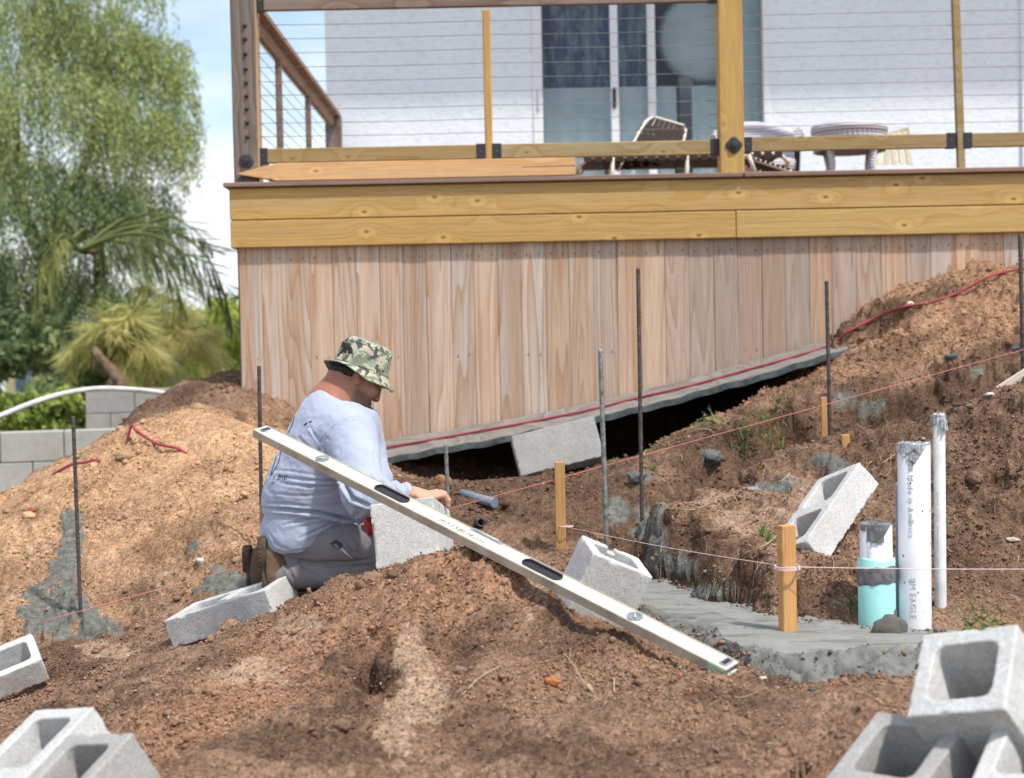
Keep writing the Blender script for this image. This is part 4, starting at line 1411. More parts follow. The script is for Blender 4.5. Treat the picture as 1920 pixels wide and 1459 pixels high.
a, c2 = AY(1646, 262, fy), AY(1706, 245, fy)
V = []
for p in (a, c2):
    for dz in (-0.03, 0.03):
        for t in (-0.012, 0.012):
            V.append(p + np.array([0, t + 0.03, dz]))
mb.add(V, [(0, 1, 3, 2), (4, 6, 7, 5), (0, 4, 5, 1), (2, 3, 7, 6), (0, 2, 6, 4), (1, 5, 7, 3)])
mb.build('crossbar', m_pale, fch)

# pointed timber lying along the front edge of the deck
tp = [AY(445, 328, 8.355), AY(515, 309, 8.355), AY(1078, 300, 8.355), AY(1078, 330, 8.355), AY(515, 342, 8.355)]
zb0 = CAPT + 0.002
stake_l = thing('pointed_timber', 'long pale pointed timber lying along the front edge of the deck', 'timber', (tp[1][0], 8.36, zb0))
xa, xb = tp[0][0], tp[2][0]
hh_ = 0.094
o = local_board('timber', m_pine, stake_l, ((xa + xb) / 2, 8.3625, zb0 + hh_ / 2), (xb - xa, 0.066, hh_), 0.003,
                verts_fn=lambda p: (p[0], p[1], p[2] if p[0] > -(xb - xa) / 2 + 0.1 else p[2]))
me = o.data
for v in me.vertices:                         # cut the left end to a point
    pass
bm = bmesh.new(); bm.from_mesh(me)
L0 = -(xb - xa) / 2
bmesh.ops.bisect_plane(bm, geom=bm.verts[:] + bm.edges[:] + bm.faces[:], plane_co=(L0 + 0.215, 0, 0), plane_no=(1, 0, 0))
for v in bm.verts:
    t = (v.co.x - L0) / 0.215
    if t < 1:
        k = max(t, 0.02)
        v.co.z = v.co.z * k + (1 - k) * (-0.004)
bm.to_mesh(me); bm.free()
mb = MB()
mb.box((xb - 0.28, 8.3285, zb0 + 0.048), (xb + 0.0006, 8.3306, zb0 + 0.0505))
mb.build('crack', m_dark, stake_l)

# ------------------------------------------------------------------ leaning plank at the foot of the skirt
m_plank = wood_mat('weathered_plank', 0, (0.235, 0.212, 0.19), (0.14, 0.12, 0.105), (0.28, 0.27, 0.255), 12.0, 0.88, 0.8, 0.2, 0.06)
m_plank_edge = flat_mat('plank_edge', (0.16, 0.205, 0.21), 0.85, 0.15, 0, 0.25, 18)
q0, q1 = np.array([-0.95, 8.382, 0.300]), np.array([1.735, 8.382, 0.838])
r0, r1 = np.array([-0.95, 8.110, 0.222]), np.array([1.785, 8.110, 0.790])
SAG = 0.060
nrm = np.cross(q1 - q0, r0 - q0); nrm /= np.linalg.norm(nrm)
if nrm[2] < 0:
    nrm = -nrm
V, Fs = [], []
NP = 60
for i in range(NP + 1):
    t = i / NP
    j = 0.004 * math.sin(i * 1.7) + 0.003 * math.sin(i * 0.61)
    for p in (q0 + (q1 - q0) * t, r0 + (r1 - r0) * t + np.array([0, -j, j])):
        sag = -SAG * math.sin(math.pi * t)
        V += [p + np.array([0, 0, sag]), p + np.array([0, 0, sag]) - nrm * 0.034]
for i in range(NP):
    a, c2 = 4 * i, 4 * i + 4
    Fs += [(a, a + 2, c2 + 2, c2), (a + 3, a + 1, c2 + 1, c2 + 3), (a + 1, a, c2, c2 + 1)]
Fs += [(0, 1, 3, 2), (4 * NP, 4 * NP + 2, 4 * NP + 3, 4 * NP + 1)]
mb = MB(); mb.add(V, Fs)
mb.add(V, [(4 * i + 2, 4 * i + 3, 4 * i + 7, 4 * i + 6) for i in range(NP)], False, 1)
plank = mb.build('plank', [m_plank, m_plank_edge])
setp(plank, 'long weathered grey plank leaning along the foot of the board skirt', 'plank')

# ------------------------------------------------------------------ concrete blocks
m_block, nt, b = new_mat('concrete_block', 0.95, 0.1)
tc = nd(nt, 'ShaderNodeTexCoord')
oi = nd(nt, 'ShaderNodeObjectInfo')
off = nd(nt, 'ShaderNodeMath', {0: oi.outputs['Random'], 1: 9.0}, operation='MULTIPLY')
cbn = nd(nt, 'ShaderNodeCombineXYZ', {'X': off.outputs[0], 'Y': off.outputs[0], 'Z': off.outputs[0]})
mp = nd(nt, 'ShaderNodeMapping', {'Vector': tc.outputs['Object'], 'Location': cbn.outputs[0]})
n1 = noise_n(nt, mp.outputs['Vector'], 11, 4, 0.6)
nst = noise_n(nt, mp.outputs['Vector'], 7, 5, 0.65)
n2 = noise_n(nt, mp.outputs['Vector'], 330, 3, 0.7)
vo = nd(nt, 'ShaderNodeTexVoronoi', {'Scale': 420.0, 'Vector': mp.outputs['Vector']})
c = ramp(nt, n1, [(0.3, (0.50, 0.502, 0.49)), (0.7, (0.63, 0.63, 0.615))])
c = mixc(nt, 0.75, c, ramp(nt, vo.outputs['Color'], [(0.08, (0.58, 0.58, 0.58)), (0.3, (0.93, 0.93, 0.93)), (0.8, (1.12, 1.12, 1.12))]), 'MULTIPLY')
c = mixc(nt, 0.8, c, ramp(nt, n2, [(0.36, (0.58, 0.58, 0.58)), (0.5, (1.0, 1.0, 1.0))]), 'MULTIPLY')
nt.links.new(c, b.inputs['Base Color'])
bump(nt, b, n2, 0.5, 0.002)
st = ramp(nt, nst, [(0.56, (0, 0, 0)), (0.74, (0.55, 0.55, 0.55))])
c2 = mixc(nt, st, c, (0.34, 0.27, 0.215))
nt.links.new(c2, b.inputs['Base Color'])
m_block_dark = m_block.copy()  # darker copy: shade painted in for the block under the plank; also wall colour
m_block_dark.name = 'dark_concrete_block'
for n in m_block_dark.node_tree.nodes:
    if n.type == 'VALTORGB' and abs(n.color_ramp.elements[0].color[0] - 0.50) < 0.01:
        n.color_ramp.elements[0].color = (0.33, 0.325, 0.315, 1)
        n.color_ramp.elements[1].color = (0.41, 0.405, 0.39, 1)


def block_mesh(name, dims, cells, seed, h=0.0032, notch=False, rough=0.00045):
    """a hollow block from its distance field: rounded cells, softened and chipped edges"""
    Lx, Wy, Hz = dims
    half = np.array(dims) / 2

    def fn(p):
        q = np.abs(p) - half
        d = np.linalg.norm(np.maximum(q, 0), axis=1) + np.minimum(q.max(1), 0)
        taper = 1 - 0.035 * (0.5 - p[:, 2] / Hz)
        wall = 0.033
        for c in range(cells):
            span = Lx / cells
            cx = -Lx / 2 + span * (c + 0.5)
            if cells == 2:
                cx += 0.004 * (1 if c == 0 else -1)
            hx = (span / 2 - (wall - 0.006 if cells == 2 else wall)) * taper
            hy = (Wy / 2 - wall) * taper
            r = 0.022
            ax, ay = np.abs(p[:, 0] - cx) - hx + r, np.abs(p[:, 1]) - hy + r
            hole = np.sqrt(np.maximum(ax, 0) ** 2 + np.maximum(ay, 0) ** 2) + np.minimum(np.maximum(ax, ay), 0) - r
            d = np.maximum(d, -hole)
        d = d + rough * fbm(p, 60, 2, 0.6, seed) + 0.0005 * noise3(p, 25, seed + 3)
        chip = noise3(p, 22, seed + 9)
        e = np.sort(np.abs(np.abs(p) - half), axis=1)[:, 1]
        d = d + 0.007 * sstep(0.38, 0.70, chip) * sstep(0.010, 0.0, e)
        if notch:
            nx = np.abs(p[:, 0]) - 0.012; ny = np.abs(p[:, 1] - Wy / 2) - 0.04; nz = np.abs(p[:, 2] - Hz / 2) - 0.012
            d = np.maximum(d, -np.maximum(np.maximum(nx, ny), nz))
        return d
    V, Q = surface_nets(*_grid(fn, half + 3 * h, h))
    return np_mesh(name, V, Q, smooth=False)


def _grid(fn, ext, h):
    n = np.ceil(2 * ext / h).astype(int) + 1
    g = np.stack(np.meshgrid(*[np.arange(k) for k in n], indexing='ij'), -1) * h - ext
    return fn(g.reshape(-1, 3)).reshape(n), -ext, h


def mat3(R):
    return Matrix(((R[0][0], R[0][1], R[0][2]), (R[1][0], R[1][1], R[1][2]), (R[2][0], R[2][1], R[2][2])))


def place_block(me, t, R, label, mat=None, group='hollow concrete blocks lying about the dig'):
    o = link_mesh('concrete_block', me, mat or m_block)
    R3 = np.array(R)
    U, _, Vt = np.linalg.svd(R3)
    R3 = U @ Vt
    o.rotation_mode = 'QUATERNION'
    o.rotation_quaternion = mat3(R3.tolist()).to_quaternion()
    o.location = Vector(t)
    return setp(o, label, 'concrete block', group)


me_full = block_mesh('concrete_block', (.397, .194, .194), 2, 1)
me_full2 = block_mesh('concrete_block', (.397, .194, .194), 2, 5)
me_low = block_mesh('concrete_block', (.397, .194, .095), 2, 2)
me_low2 = block_mesh('concrete_block', (.397, .194, .095), 2, 8)
me_low2_full = me_full
me_half = block_mesh('concrete_block', (.194, .194, .194), 1, 3, notch=True)
me_half2 = block_mesh('concrete_block', (.194, .194, .194), 1, 4, notch=False, rough=0.0012)
me_side = block_mesh('concrete_block', (.194, .397, .194), 1, 6)

b_held = place_block(me_side, [-0.3123, 4.8815, 0.2295], [[0.9914, 0.083, -0.1012], [-0.0593, 0.9741, 0.2181], [0.1167, -0.2102, 0.9707]],
                     'coarse grey concrete block held upright between the kneeling man\'s hands')
place_block(me_half, [0.2582, 4.643, 0.1091], [[0.8942, -0.1348, 0.427], [0.1915, 0.9771, -0.0926], [-0.4047, 0.1645, 0.8995]],
            'tilted concrete block with a notched rim standing behind the spirit level')
place_block(me_low, [0.9559, 4.8909, 0.2609], [[0.5585, -0.5423, -0.6277], [0.63, 0.7696, -0.1044], [0.5396, -0.3371, 0.7715]],
            'two-celled concrete block lying askew on the dirt slope beside the pipes')
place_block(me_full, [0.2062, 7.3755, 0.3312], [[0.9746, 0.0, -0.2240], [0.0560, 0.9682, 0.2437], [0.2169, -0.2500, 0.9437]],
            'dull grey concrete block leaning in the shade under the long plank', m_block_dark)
place_block(me_low2, [-0.9302, 5.1402, -0.0252], [[0.8914, 0.3161, -0.3247], [-0.3464, 0.9373, -0.0382], [0.2923, 0.1466, 0.945]],
            'low concrete block half sunk in dirt below the man\'s boots')
b6 = place_block(me_low, [-1.9426 * .9, 5.7382 * .9, .82 + (-0.3539 - .82) * .9], [[0.8907, -0.427, -0.1559], [0.3192, 0.8318, -0.4542], [0.3236, 0.3547, 0.8772]],
            'concrete block cut off by the left edge, alone above the bottom-left group')
b6.scale = (0.9, 0.9, 0.9)
place_block(me_full2, [-0.9857, 3.0953, -0.0836], [[0.4607, -0.79, -0.4045], [0.7408, 0.5933, -0.315], [0.4888, -0.1546, 0.8586]],
            'rear one of the big blocks lying side by side at bottom left, its cell open')
place_block(me_full, [-0.8645, 2.9215, -0.0956], [[0.4607, -0.79, -0.4045], [0.7408, 0.5933, -0.315], [0.4888, -0.1546, 0.8586]],
            'front one of the big blocks lying side by side at bottom left, nearest the heap')
_R7 = np.array([[0.4607, -0.79, -0.4045], [0.7408, 0.5933, -0.315], [0.4888, -0.1546, 0.8586]])
_t9 = np.array([-0.9857, 3.0953, -0.0836]) + _R7 @ np.array([-0.125, 0.199, 0.0])
place_block(me_low2_full, _t9.tolist(), _R7.tolist(),
            'block cut off by the left edge, just beside the rear bottom-left block')
place_block(me_half2, [0.8894, 2.9906, 0.125], [[0.769, 0.3396, -0.5416], [-0.6069, 0.6538, -0.4519], [0.2007, 0.6762, 0.7088]],
            'concrete block showing one square cell, topmost of the bottom-right heap')
place_block(me_full, [0.6851, 2.9147, -0.0837], [[0.6184, -0.7163, -0.3233], [0.6547, 0.6971, -0.2921], [0.4346, -0.031, 0.9001]],
            'concrete block resting on the bare dirt, leftmost of the bottom-right heap')
place_block(me_full2, [0.9157, 2.7567, -0.0434], [[0.5009, -0.7818, -0.3713], [0.729, 0.6123, -0.3059], [0.4665, -0.1174, 0.8767]],
            'concrete block cut off by the bottom-right corner of the picture')

# ------------------------------------------------------------------ spirit level
m_level, nt, b = new_mat('level_paint', 0.45, 0.4)
tc = nd(nt, 'ShaderNodeTexCoord')
n1 = noise_n(nt, tc.outputs['Object'], 9, 6, 0.65)
n2 = noise_n(nt, tc.outputs['Object'], 46, 6, 0.75)
c = ramp(nt, n1, [(0.35, (0.66, 0.63, 0.55)), (0.65, (0.75, 0.73, 0.66))])
c = mixc(nt, 1.0, c, ramp(nt, n2, [(0.31, (0.42, 0.33, 0.24)), (0.40, (0.90, 0.87, 0.82)), (0.52, (1, 1, 1))]), 'MULTIPLY')
nt.links.new(c, b.inputs['Base Color'])
m_mill = flat_mat('level_edge', (0.50, 0.46, 0.39), 0.5, 0.4, 0.3, 0.15, 14)
m_brass = flat_mat('level_edge_line', (0.52, 0.40, 0.18), 0.45, 0.4, 0.3)
m_grip = flat_mat('black_rubber', (0.018, 0.018, 0.022), 0.35, 0.5)
m_vial = flat_mat('vial_frame', (0.22, 0.25, 0.29), 0.35, 0.5)
m_green = flat_mat('green_tape', (0.36, 0.50, 0.38), 0.5)
m_vialglass = flat_mat('vial_glass', (0.46, 0.50, 0.40), 0.1, 0.6)
LT = np.array([-0.1392, 4.2988, 0.3083])
LR = np.array([[0.7069, 0.7053, 0.0533], [-0.6452, 0.6739, -0.3598], [-0.2897, 0.22, 0.9315]])
U, _, Vt = np.linalg.svd(LR); LR = U @ Vt
level = thing('spirit_level', 'long cream spirit level with two black grips lying across the dirt heap', 'spirit level', LT)
level.rotation_mode = 'QUATERNION'
level.rotation_quaternion = mat3(LR.tolist()).to_quaternion()
ORG[level.name] = np.zeros(3)
LL, LW, LH = 1.83, 0.056, 0.026


def lx(px):                                  # position along the level that shows at px
    a = LT + LR @ np.array([0, 0, LH / 2]); d = LR[:, 0]
    best = min(np.linspace(-LL / 2, LL / 2, 1500), key=lambda s: abs(to_px(a + d * s)[0] - px))
    return best


def rrect(cx, cy, hx, hy, r, n=6):
    P = []
    for qx, qy, a0 in ((1, 1, 0), (-1, 1, 90), (-1, -1, 180), (1, -1, 270)):
        for k in range(n + 1):
            a = math.radians(a0 + 90 * k / n)
            P.append((cx + qx * (hx - r) + r * math.cos(a), cy + qy * (hy - r) + r * math.sin(a)))
    return P


mb = MB()                                    # hollow section, open at both ends
for (a, bb) in (((-LW / 2, -LH / 2), (-LW / 2 + 0.003, LH / 2)), ((LW / 2 - 0.003, -LH / 2), (LW / 2, LH / 2))):
    mb.box((-LL / 2, a[0], a[1]), (LL / 2, bb[0], bb[1]), 0.0008, mi=1)
for zz in (-LH / 2 + 0.0015, LH / 2 - 0.0045):
    mb.box((-LL / 2 + 0.0005, -LW / 2 + 0.003, zz), (LL / 2 - 0.0005, LW / 2 - 0.003, zz + 0.003), 0)
body = mb.build('body', [m_level, m_mill], level)
for s in (-1, 1):
    mb = MB()
    mb.box((-LL / 2 + 0.001, s * (LW / 2 - 0.0048) - 0.0006, LH / 2 - 0.0015), (LL / 2 - 0.001, s * (LW / 2 - 0.0048) + 0.0006, LH / 2 - 0.0009))
    mb.build('edge_line', m_brass, level)
for px in (735, 1017):
    s = lx(px)
    mb = MB()
    o_ = rrect(s, 0, 0.068, 0.0175, 0.0172, 8); i_ = rrect(s, 0, 0.063, 0.0125, 0.0122, 8)
    n = len(o_)
    zt = LH / 2 + 0.0030
    V = [(x, y, zt - 0.005) for x, y in o_] + [(x, y, zt) for x, y in o_] + [(x, y, zt) for x, y in i_] + [(x, y, zt - 0.0042) for x, y in i_]
    Fs = []
    for l in range(3):
        for k in range(n):
            k2 = (k + 1) % n
            Fs.append((l * n + k, l * n + k2, (l + 1) * n + k2, (l + 1) * n + k))
    Fs.append(tuple(3 * n + k for k in range(n)))
    mb.add(V, Fs)
    mb.build('hand_grip', m_grip, level)
for px, r1_ in ((604, 0.021), (1190, 0.021)):
    s = lx(px)
    mb = MB()
    mb.lathe([(r1_, LH / 2 - 0.004), (r1_, LH / 2 + 0.0015), (r1_ - 0.006, LH / 2 + 0.0015), (r1_ - 0.008, LH / 2 - 0.0012), (0.0001, LH / 2 - 0.0012)], (s, 0, 0), 28, smooth=False)
    v = mb.build('vial_housing', m_vial, level)
    mb = MB()
    a_ = 0.9 if px < 900 else -0.9
    mb.tube([(s - 0.012 * math.cos(a_), -0.012 * math.sin(a_), LH / 2 + 0.001), (s + 0.012 * math.cos(a_), 0.012 * math.sin(a_), LH / 2 + 0.001)], 0.0038, 8)
    mb.build('vial', m_vialglass, v)
for px in (497, 1361):
    s = lx(px)
    mb = MB()
    o_ = rrect(s, 0.002, 0.011, 0.018, 0.006); n = len(o_)
    V = [(x, y, LH / 2 - 0.003) for x, y in o_] + [(x, y, LH / 2 + 0.0012) for x, y in o_]
    mb.add(V, [(k, (k + 1) % n, n + (k + 1) % n, n + k) for k in range(n)] + [tuple(n + k for k in range(n))])
    v = mb.build('end_vial_housing', m_vial, level)
    mb = MB()
    mb.box((s - 0.006, -0.011, LH / 2 + 0.001), (s + 0.006, 0.015, LH / 2 + 0.0022), 0.001)
    mb.build('vial', m_grip, v)
mb = MB()                                    # bubble slot in the upper edge at the middle
s = lx(902)
mb.box((s - 0.06, LW / 2 - 0.012, LH / 2 - 0.001), (s + 0.06, LW / 2 + 0.0008, LH / 2 + 0.0006), 0.0005)
v = mb.build('middle_vial_slot', m_vial, level)
mb = MB()
mb.tube([(s - 0.045, LW / 2 - 0.005, LH / 2 + 0.0012), (s + 0.045, LW / 2 - 0.005, LH / 2 + 0.0012)], 0.004, 8)
mb.build('vial', m_vialglass, v)
mb = MB()
mb.box((LL / 2 - 0.05, -LW / 2 - 0.0008, -LH / 2 + 0.001), (LL / 2 - 0.002, -LW / 2 - 0.0002, LH / 2 - 0.002))
mb.build('tape', m_green, level)

m_ink = flat_mat('dark_ink', (0.10, 0.085, 0.075), 0.6)
m_inkgrey = flat_mat('grey_ink', (0.45, 0.45, 0.47), 0.6)


def text_mesh(body_, size, shear=0.0, res=3, bold=0.0, spacing=1.0):
    cu = bpy.data.curves.new('lettering', 'FONT')
    cu.body = body_
    cu.size = size
    cu.shear = shear
    cu.resolution_u = res
    cu.offset = bold
    cu.space_character = spacing
    cu.align_x = 'CENTER'; cu.align_y = 'CENTER'
    o = bpy.data.objects.new('lettering_tmp', cu)
    COL.objects.link(o)
    dg = bpy.context.evaluated_depsgraph_get()
    me = bpy.data.meshes.new_from_object(o.evaluated_get(dg))
    bpy.data.objects.remove(o)
    bpy.data.curves.remove(cu)
    bm = bmesh.new(); bm.from_mesh(me)
    bmesh.ops.triangulate(bm, faces=bm.faces[:])
    V = np.array([v.co[:] for v in bm.verts]); Fs = [tuple(v.index for v in f.verts) for f in bm.faces]
    bm.free(); bpy.data.meshes.remove(me)
    return V, Fs


V, Fs = text_mesh('PITTSBURGH', 0.030, 0.25, spacing=1.05)
s = lx(868)
V = V * np.array([1.0, 0.72, 1]) + np.array([s, -0.007, LH / 2 + 0.0001])
V[:, 2] = LH / 2 - 0.0009
mb = MB(); mb.add(V, Fs)
mb.build('lettering', m_ink, level)

# ------------------------------------------------------------------ pipes standing in the footing
m_pvc = flat_mat('white_pvc', (0.74, 0.75, 0.79), 0.35, 0.45, 0, 0.05, 8)
m_pvc2 = flat_mat('dusty_pvc', (0.66, 0.67, 0.66), 0.5, 0.3, 0, 0.10, 14)
m_teal, nt, b = new_mat('teal_sleeve', 0.55, 0.3)
tc = nd(nt, 'ShaderNodeTexCoord')
n1 = noise_n(nt, tc.outputs['Object'], 12, 5)
n2 = noise_n(nt, tc.outputs['Object'], 60, 2, 0.5)
c = ramp(nt, n1, [(0.3, (0.33, 0.69, 0.66)), (0.7, (0.43, 0.79, 0.75))])
c = mixc(nt, 1.0, c, ramp(nt, n2, [(0.24, (0.10, 0.12, 0.11)), (0.275, (1, 1, 1))]), 'MULTIPLY')
nt.links.new(c, b.inputs['Base Color'])
m_tape, nt, b = new_mat('grey_tape', 0.28, 0.6)
tc = nd(nt, 'ShaderNodeTexCoord')
n1 = noise_n(nt, tc.outputs['Object'], 40, 4, 0.6)
c = ramp(nt, n1, [(0.35, (0.085, 0.088, 0.092)), (0.65, (0.20, 0.20, 0.21))])
nt.links.new(c, b.inputs['Base Color'])
bump(nt, b, n1, 0.5, 0.006)
m_tape_s, nt, b = new_mat('silver_tape', 0.25, 0.7)
tc = nd(nt, 'ShaderNodeTexCoord')
n1 = noise_n(nt, tc.outputs['Object'], 60, 4, 0.6, 1.0)
c = ramp(nt, n1, [(0.36, (0.10, 0.105, 0.11)), (0.48, (0.40, 0.41, 0.42)), (0.7, (0.66, 0.67, 0.68))])
nt.links.new(c, b.inputs['Base Color'])
bump(nt, b, n1, 0.8, 0.006)
b.inputs['Metallic'].default_value = 0.5


def pipe_frame(px_top, py_top, px_bot, py_bot, D):
    base = Pt(px_bot, py_bot, D); top = Pt(px_top, py_top, D)
    top[1] = base[1]
    return base, top


def pipe_mb(base, top, r, wall=0.005, n=40, below=0.12):
    ax = (top - base) / np.linalg.norm(top - base)
    q = Vector((0, 0, 1)).rotation_difference(Vector(ax))
    M = Matrix.Translation(Vector(base)) @ q.to_matrix().to_4x4()
    Ln = np.linalg.norm(top - base)
    mb = MB()
    mb.lathe([(r, -below), (r, Ln - 0.0015), (r - 0.0015, Ln), (r - wall, Ln), (r - wall, Ln - 0.15), (0.0001, Ln - 0.15)], n=n, M=M)
    return mb, M, Ln


def wrap(V, M, r, ang0, z0):
    """lay flat lettering (x up the pipe) round a pipe"""
    out = []
    for p in V:
        th = ang0 + p[1] / r
        out.append(tuple(M @ Vector((r * math.cos(th), r * math.sin(th), z0 + p[0]))))
    return out


def tape_cap(M, r, Ln, spans, mat, parent, seed, lid=True):
    """tape folded over a pipe's open end, with flaps down its side"""
    rg = random.Random(seed)
    mb = MB()
    n = 40
    V = [M @ Vector((0, 0, Ln + 0.002))]
    rings = [(0.5, 0.004), (0.9, 0.005), (1.0, 0.0015)]
    for f, dz in rings:
        for k in range(n):
            th = 2 * math.pi * k / n
            V.append(M @ Vector(((r + 0.0012) * f * math.cos(th), (r + 0.0012) * f * math.sin(th), Ln + dz + rg.uniform(-1, 1) * 0.0025 * (f < 1))))
    Fs = [(0, 1 + k, 1 + (k + 1) % n) for k in range(n)]
    for i in range(2):
        for k in range(n):
            k2 = (k + 1) % n
            Fs.append((1 + i * n + k, 1 + (i + 1) * n + k, 1 + (i + 1) * n + k2, 1 + i * n + k2))
    if lid:
        mb.add(V, Fs)
    for a0, a1, ln0, ln1, lift in spans:
        m = 10
        V, Fs = [], []
        for i in range(m + 1):
            t = i / m
            th = math.radians(a0 + (a1 - a0) * t)
            ln = ln0 + (ln1 - ln0) * t + rg.uniform(-.003, .003)
            rr0 = r + 0.0015
            rr1 = r + 0.0018 + lift * (0.3 + rg.random())
            for u in (0, 0.5, 1):
                rr = rr0 + (rr1 - rr0) * u + rg.uniform(0, 0.0012)
                V.append(M @ Vector((rr * math.cos(th), rr * math.sin(th), Ln + 0.0015 - ln * u)))
        for i in range(m):
            for u in (0, 1):
                a = 3 * i + u
                Fs.append((a, a + 3, a + 4, a + 1))
        mb.add(V, Fs)
    return mb.build('tape', mat, parent)


FRONT = -90.0
# tall white pipe
base, top = pipe_frame(1711, 832, 1716, 1181, 4.36)
r = 0.0445
pp = thing('white_pipe', 'tall thick white plastic pipe with dark printing and a taped end', 'pipe', base)
mb, M, Ln = pipe_mb(base, top, r)
mb.build('pipe', m_pvc, pp)
tape_cap(M, r, Ln, [(FRONT - 96, FRONT - 66, 0.02, 0.026, 0.002), (FRONT - 62, FRONT - 22, 0.026, 0.048, 0.004), (FRONT - 26, FRONT - 8, 0.055, 0.05, 0.003), (FRONT - 10, FRONT + 30, 0.046, 0.004, 0.002), (FRONT + 70, FRONT + 100, 0.01, 0.012, 0.001)], m_tape_s, pp, 4)
for txt, py, ang in (('29 Made in America', 935, -28), ('JM EAGLE', 1120, -22)):
    V, Fs = text_mesh(txt, 0.0225 if 'M' in txt[:5] else 0.0215, 0, 3, spacing=1.12)
    V[:, 0] *= -1
    z0 = (1181 - py) * 4.36 / F
    mb = MB(); mb.add(wrap(V, M, r + 0.0006, math.radians(FRONT + ang), z0), Fs)
    mb.build('lettering', m_inkgrey, pp)
for py, ang in ((974, -26), (1084, -23)):      # round maker's mark: bird-like strokes in a ring
    z0 = (1181 - py) * 4.36 / F
    mb = MB()
    for (ra, rb, a0, a1) in ((0.0052, 0.0072, 20, 340), (0.0018, 0.0032, 150, 400)):
        V, Fs = [], []
        for i in range(17):
            a = math.radians(a0 + (a1 - a0) * i / 16)
            V += [(ra * math.cos(a), ra * math.sin(a), 0), (rb * math.cos(a), rb * math.sin(a), 0)]
        for i in range(16):
            Fs.append((2 * i, 2 * i + 1, 2 * i + 3, 2 * i + 2))
        mb.add(wrap(V, M, r + 0.0006, math.radians(FRONT + ang), z0), Fs)
    mb.build('printed_mark', m_inkgrey, pp)
rg = random.Random(5)
mb = MB()
for k in range(16):                            # specks of mud on the pipe
    a = math.radians(FRONT + rg.uniform(-60, 60)); z0 = rg.uniform(0.0, 0.45) ** 1.0; s = rg.uniform(0.0012, 0.0035)
    P_ = [(s * math.cos(q), s * 0.8 * math.sin(q), 0) for q in np.linspace(0, 2 * math.pi, 8)[:-1]]
    mb.add(wrap(P_, M, r + 0.0007, a, z0), [tuple(range(7))])
mb.build('mud_specks', m_dark, pp, kind='stuff')
# thin pipe
base, top = pipe_frame(1758, 778, 1764, 1168, 4.47)
r = 0.0165
pp = thing('thin_pipe', 'thin dusty white pipe with a dark taped end beside the thick pipe', 'pipe', base)
mb, M, Ln = pipe_mb(base, top, r, 0.003, 28)
mb.build('pipe', m_pvc2, pp)
tape_cap(M, r + 0.001, Ln, [(FRONT - 150, FRONT - 80, 0.038, 0.03, 0.006), (FRONT - 78, FRONT - 10, 0.026, 0.022, 0.003), (FRONT - 5, FRONT + 55, 0.036, 0.044, 0.010), (FRONT + 55, FRONT + 120, 0.03, 0.02, 0.004)], m_tape_s, pp, 9)
mb = MB()
for k in range(42):                            # line of small print, too small to read
    z0 = 0.05 + k * 0.0078
    if rg.random() < 0.12:
        continue
    P_ = [(-0.0021, -0.0018, 0), (0.0021, -0.0018, 0), (0.0021, 0.0018, 0), (-0.0021, 0.0018, 0)]
    mb.add(wrap(P_, M, r + 0.0004, math.radians(FRONT - 38), z0), [(0, 1, 2, 3)])
mb.build('small_print', m_inkgrey, pp, kind='stuff')
# short pipe in its teal sleeve
base, top = pipe_frame(1641, 982, 1645, 1178, 4.37)
r = 0.0445
pp = thing('sleeved_pipe', 'short white pipe stub in a bright teal sleeve bound with grey tape', 'pipe', base)
mb, M, Ln = pipe_mb(base, top, r)
mb.build('pipe', m_pvc, pp)
rs = 0.0515
zt = (1178 - 1046) * 4.37 / F
mb = MB()
mb.lathe([(rs, -0.1), (rs, zt - 0.002), (rs - 0.001, zt), (r + 0.0006, zt), (r + 0.0006, zt - 0.03)], n=44, M=M, wob=lambda p, i, th: np.array([p[0], p[1], p[2] + (0.004 * math.sin(2 * th + 1) if i in (1, 2, 3) else 0)]))
mb.build('sleeve', m_teal, pp)
mb = MB()
z0, z1 = (1178 - 1094) * 4.37 / F, (1178 - 1062) * 4.37 / F


def crease(p, i, th):
    p[2] += 0.006 * math.sin(th * 1.0 + 2.4) + 0.0015 * math.sin(7 * th + i * 2)
    p[:2] *= 1 + 0.008 * math.sin(9 * th + i * 1.9)
    return p


mb.lathe([(rs + 0.0012, z0), (rs + 0.003, z0 + 0.012), (rs + 0.002, (z0 + z1) / 2), (rs + 0.003, z1 - 0.01), (rs + 0.0012, z1)], n=60, M=M, wob=crease)
mb.build('tape', m_tape, pp)
tape_cap(M, r, Ln, [(FRONT - 80, FRONT - 50, 0.012, 0.02, 0.001), (FRONT - 46, FRONT + 14, 0.046, 0.05, 0.0015), (FRONT + 14, FRONT + 40, 0.03, 0.003, 0.001)], m_tape, pp, 12)
mb = MB()
V = [M @ Vector((rs * math.cos(math.radians(FRONT + a)), rs * math.sin(math.radians(FRONT + a)) - o_, z_)) for a, z_, o_ in ((50, 0.055, 0.003), (66, 0.06, 0.008), (74, 0.02, 0.012), (72, -0.0, 0.006), (60, 0.02, 0.004))]
mb.add(V, [(0, 1, 2, 3, 4)])
mb.build('tape_flap', m_tape, pp)
V, Fs = text_mesh('Code', 0.021, 0, 3, spacing=1.1)
V[:, 0] *= -1
mb = MB(); mb.add(wrap(V, M, r + 0.0006, math.radians(FRONT - 40), (1178 - 1026) * 4.37 / F), Fs)
mb.build('lettering', m_inkgrey, pp)
# slim grey conduit behind the thick pipe
base, top = pipe_frame(1686, 905, 1690, 1178, 4.46)
mb, M, Ln = pipe_mb(base, top, 0.014, 0.003, 20)
o = mb.build('conduit', flat_mat('grey_conduit', (0.25, 0.27, 0.30), 0.5))
setp(o, 'slim grey conduit standing close behind the tall thick pipe', 'conduit')
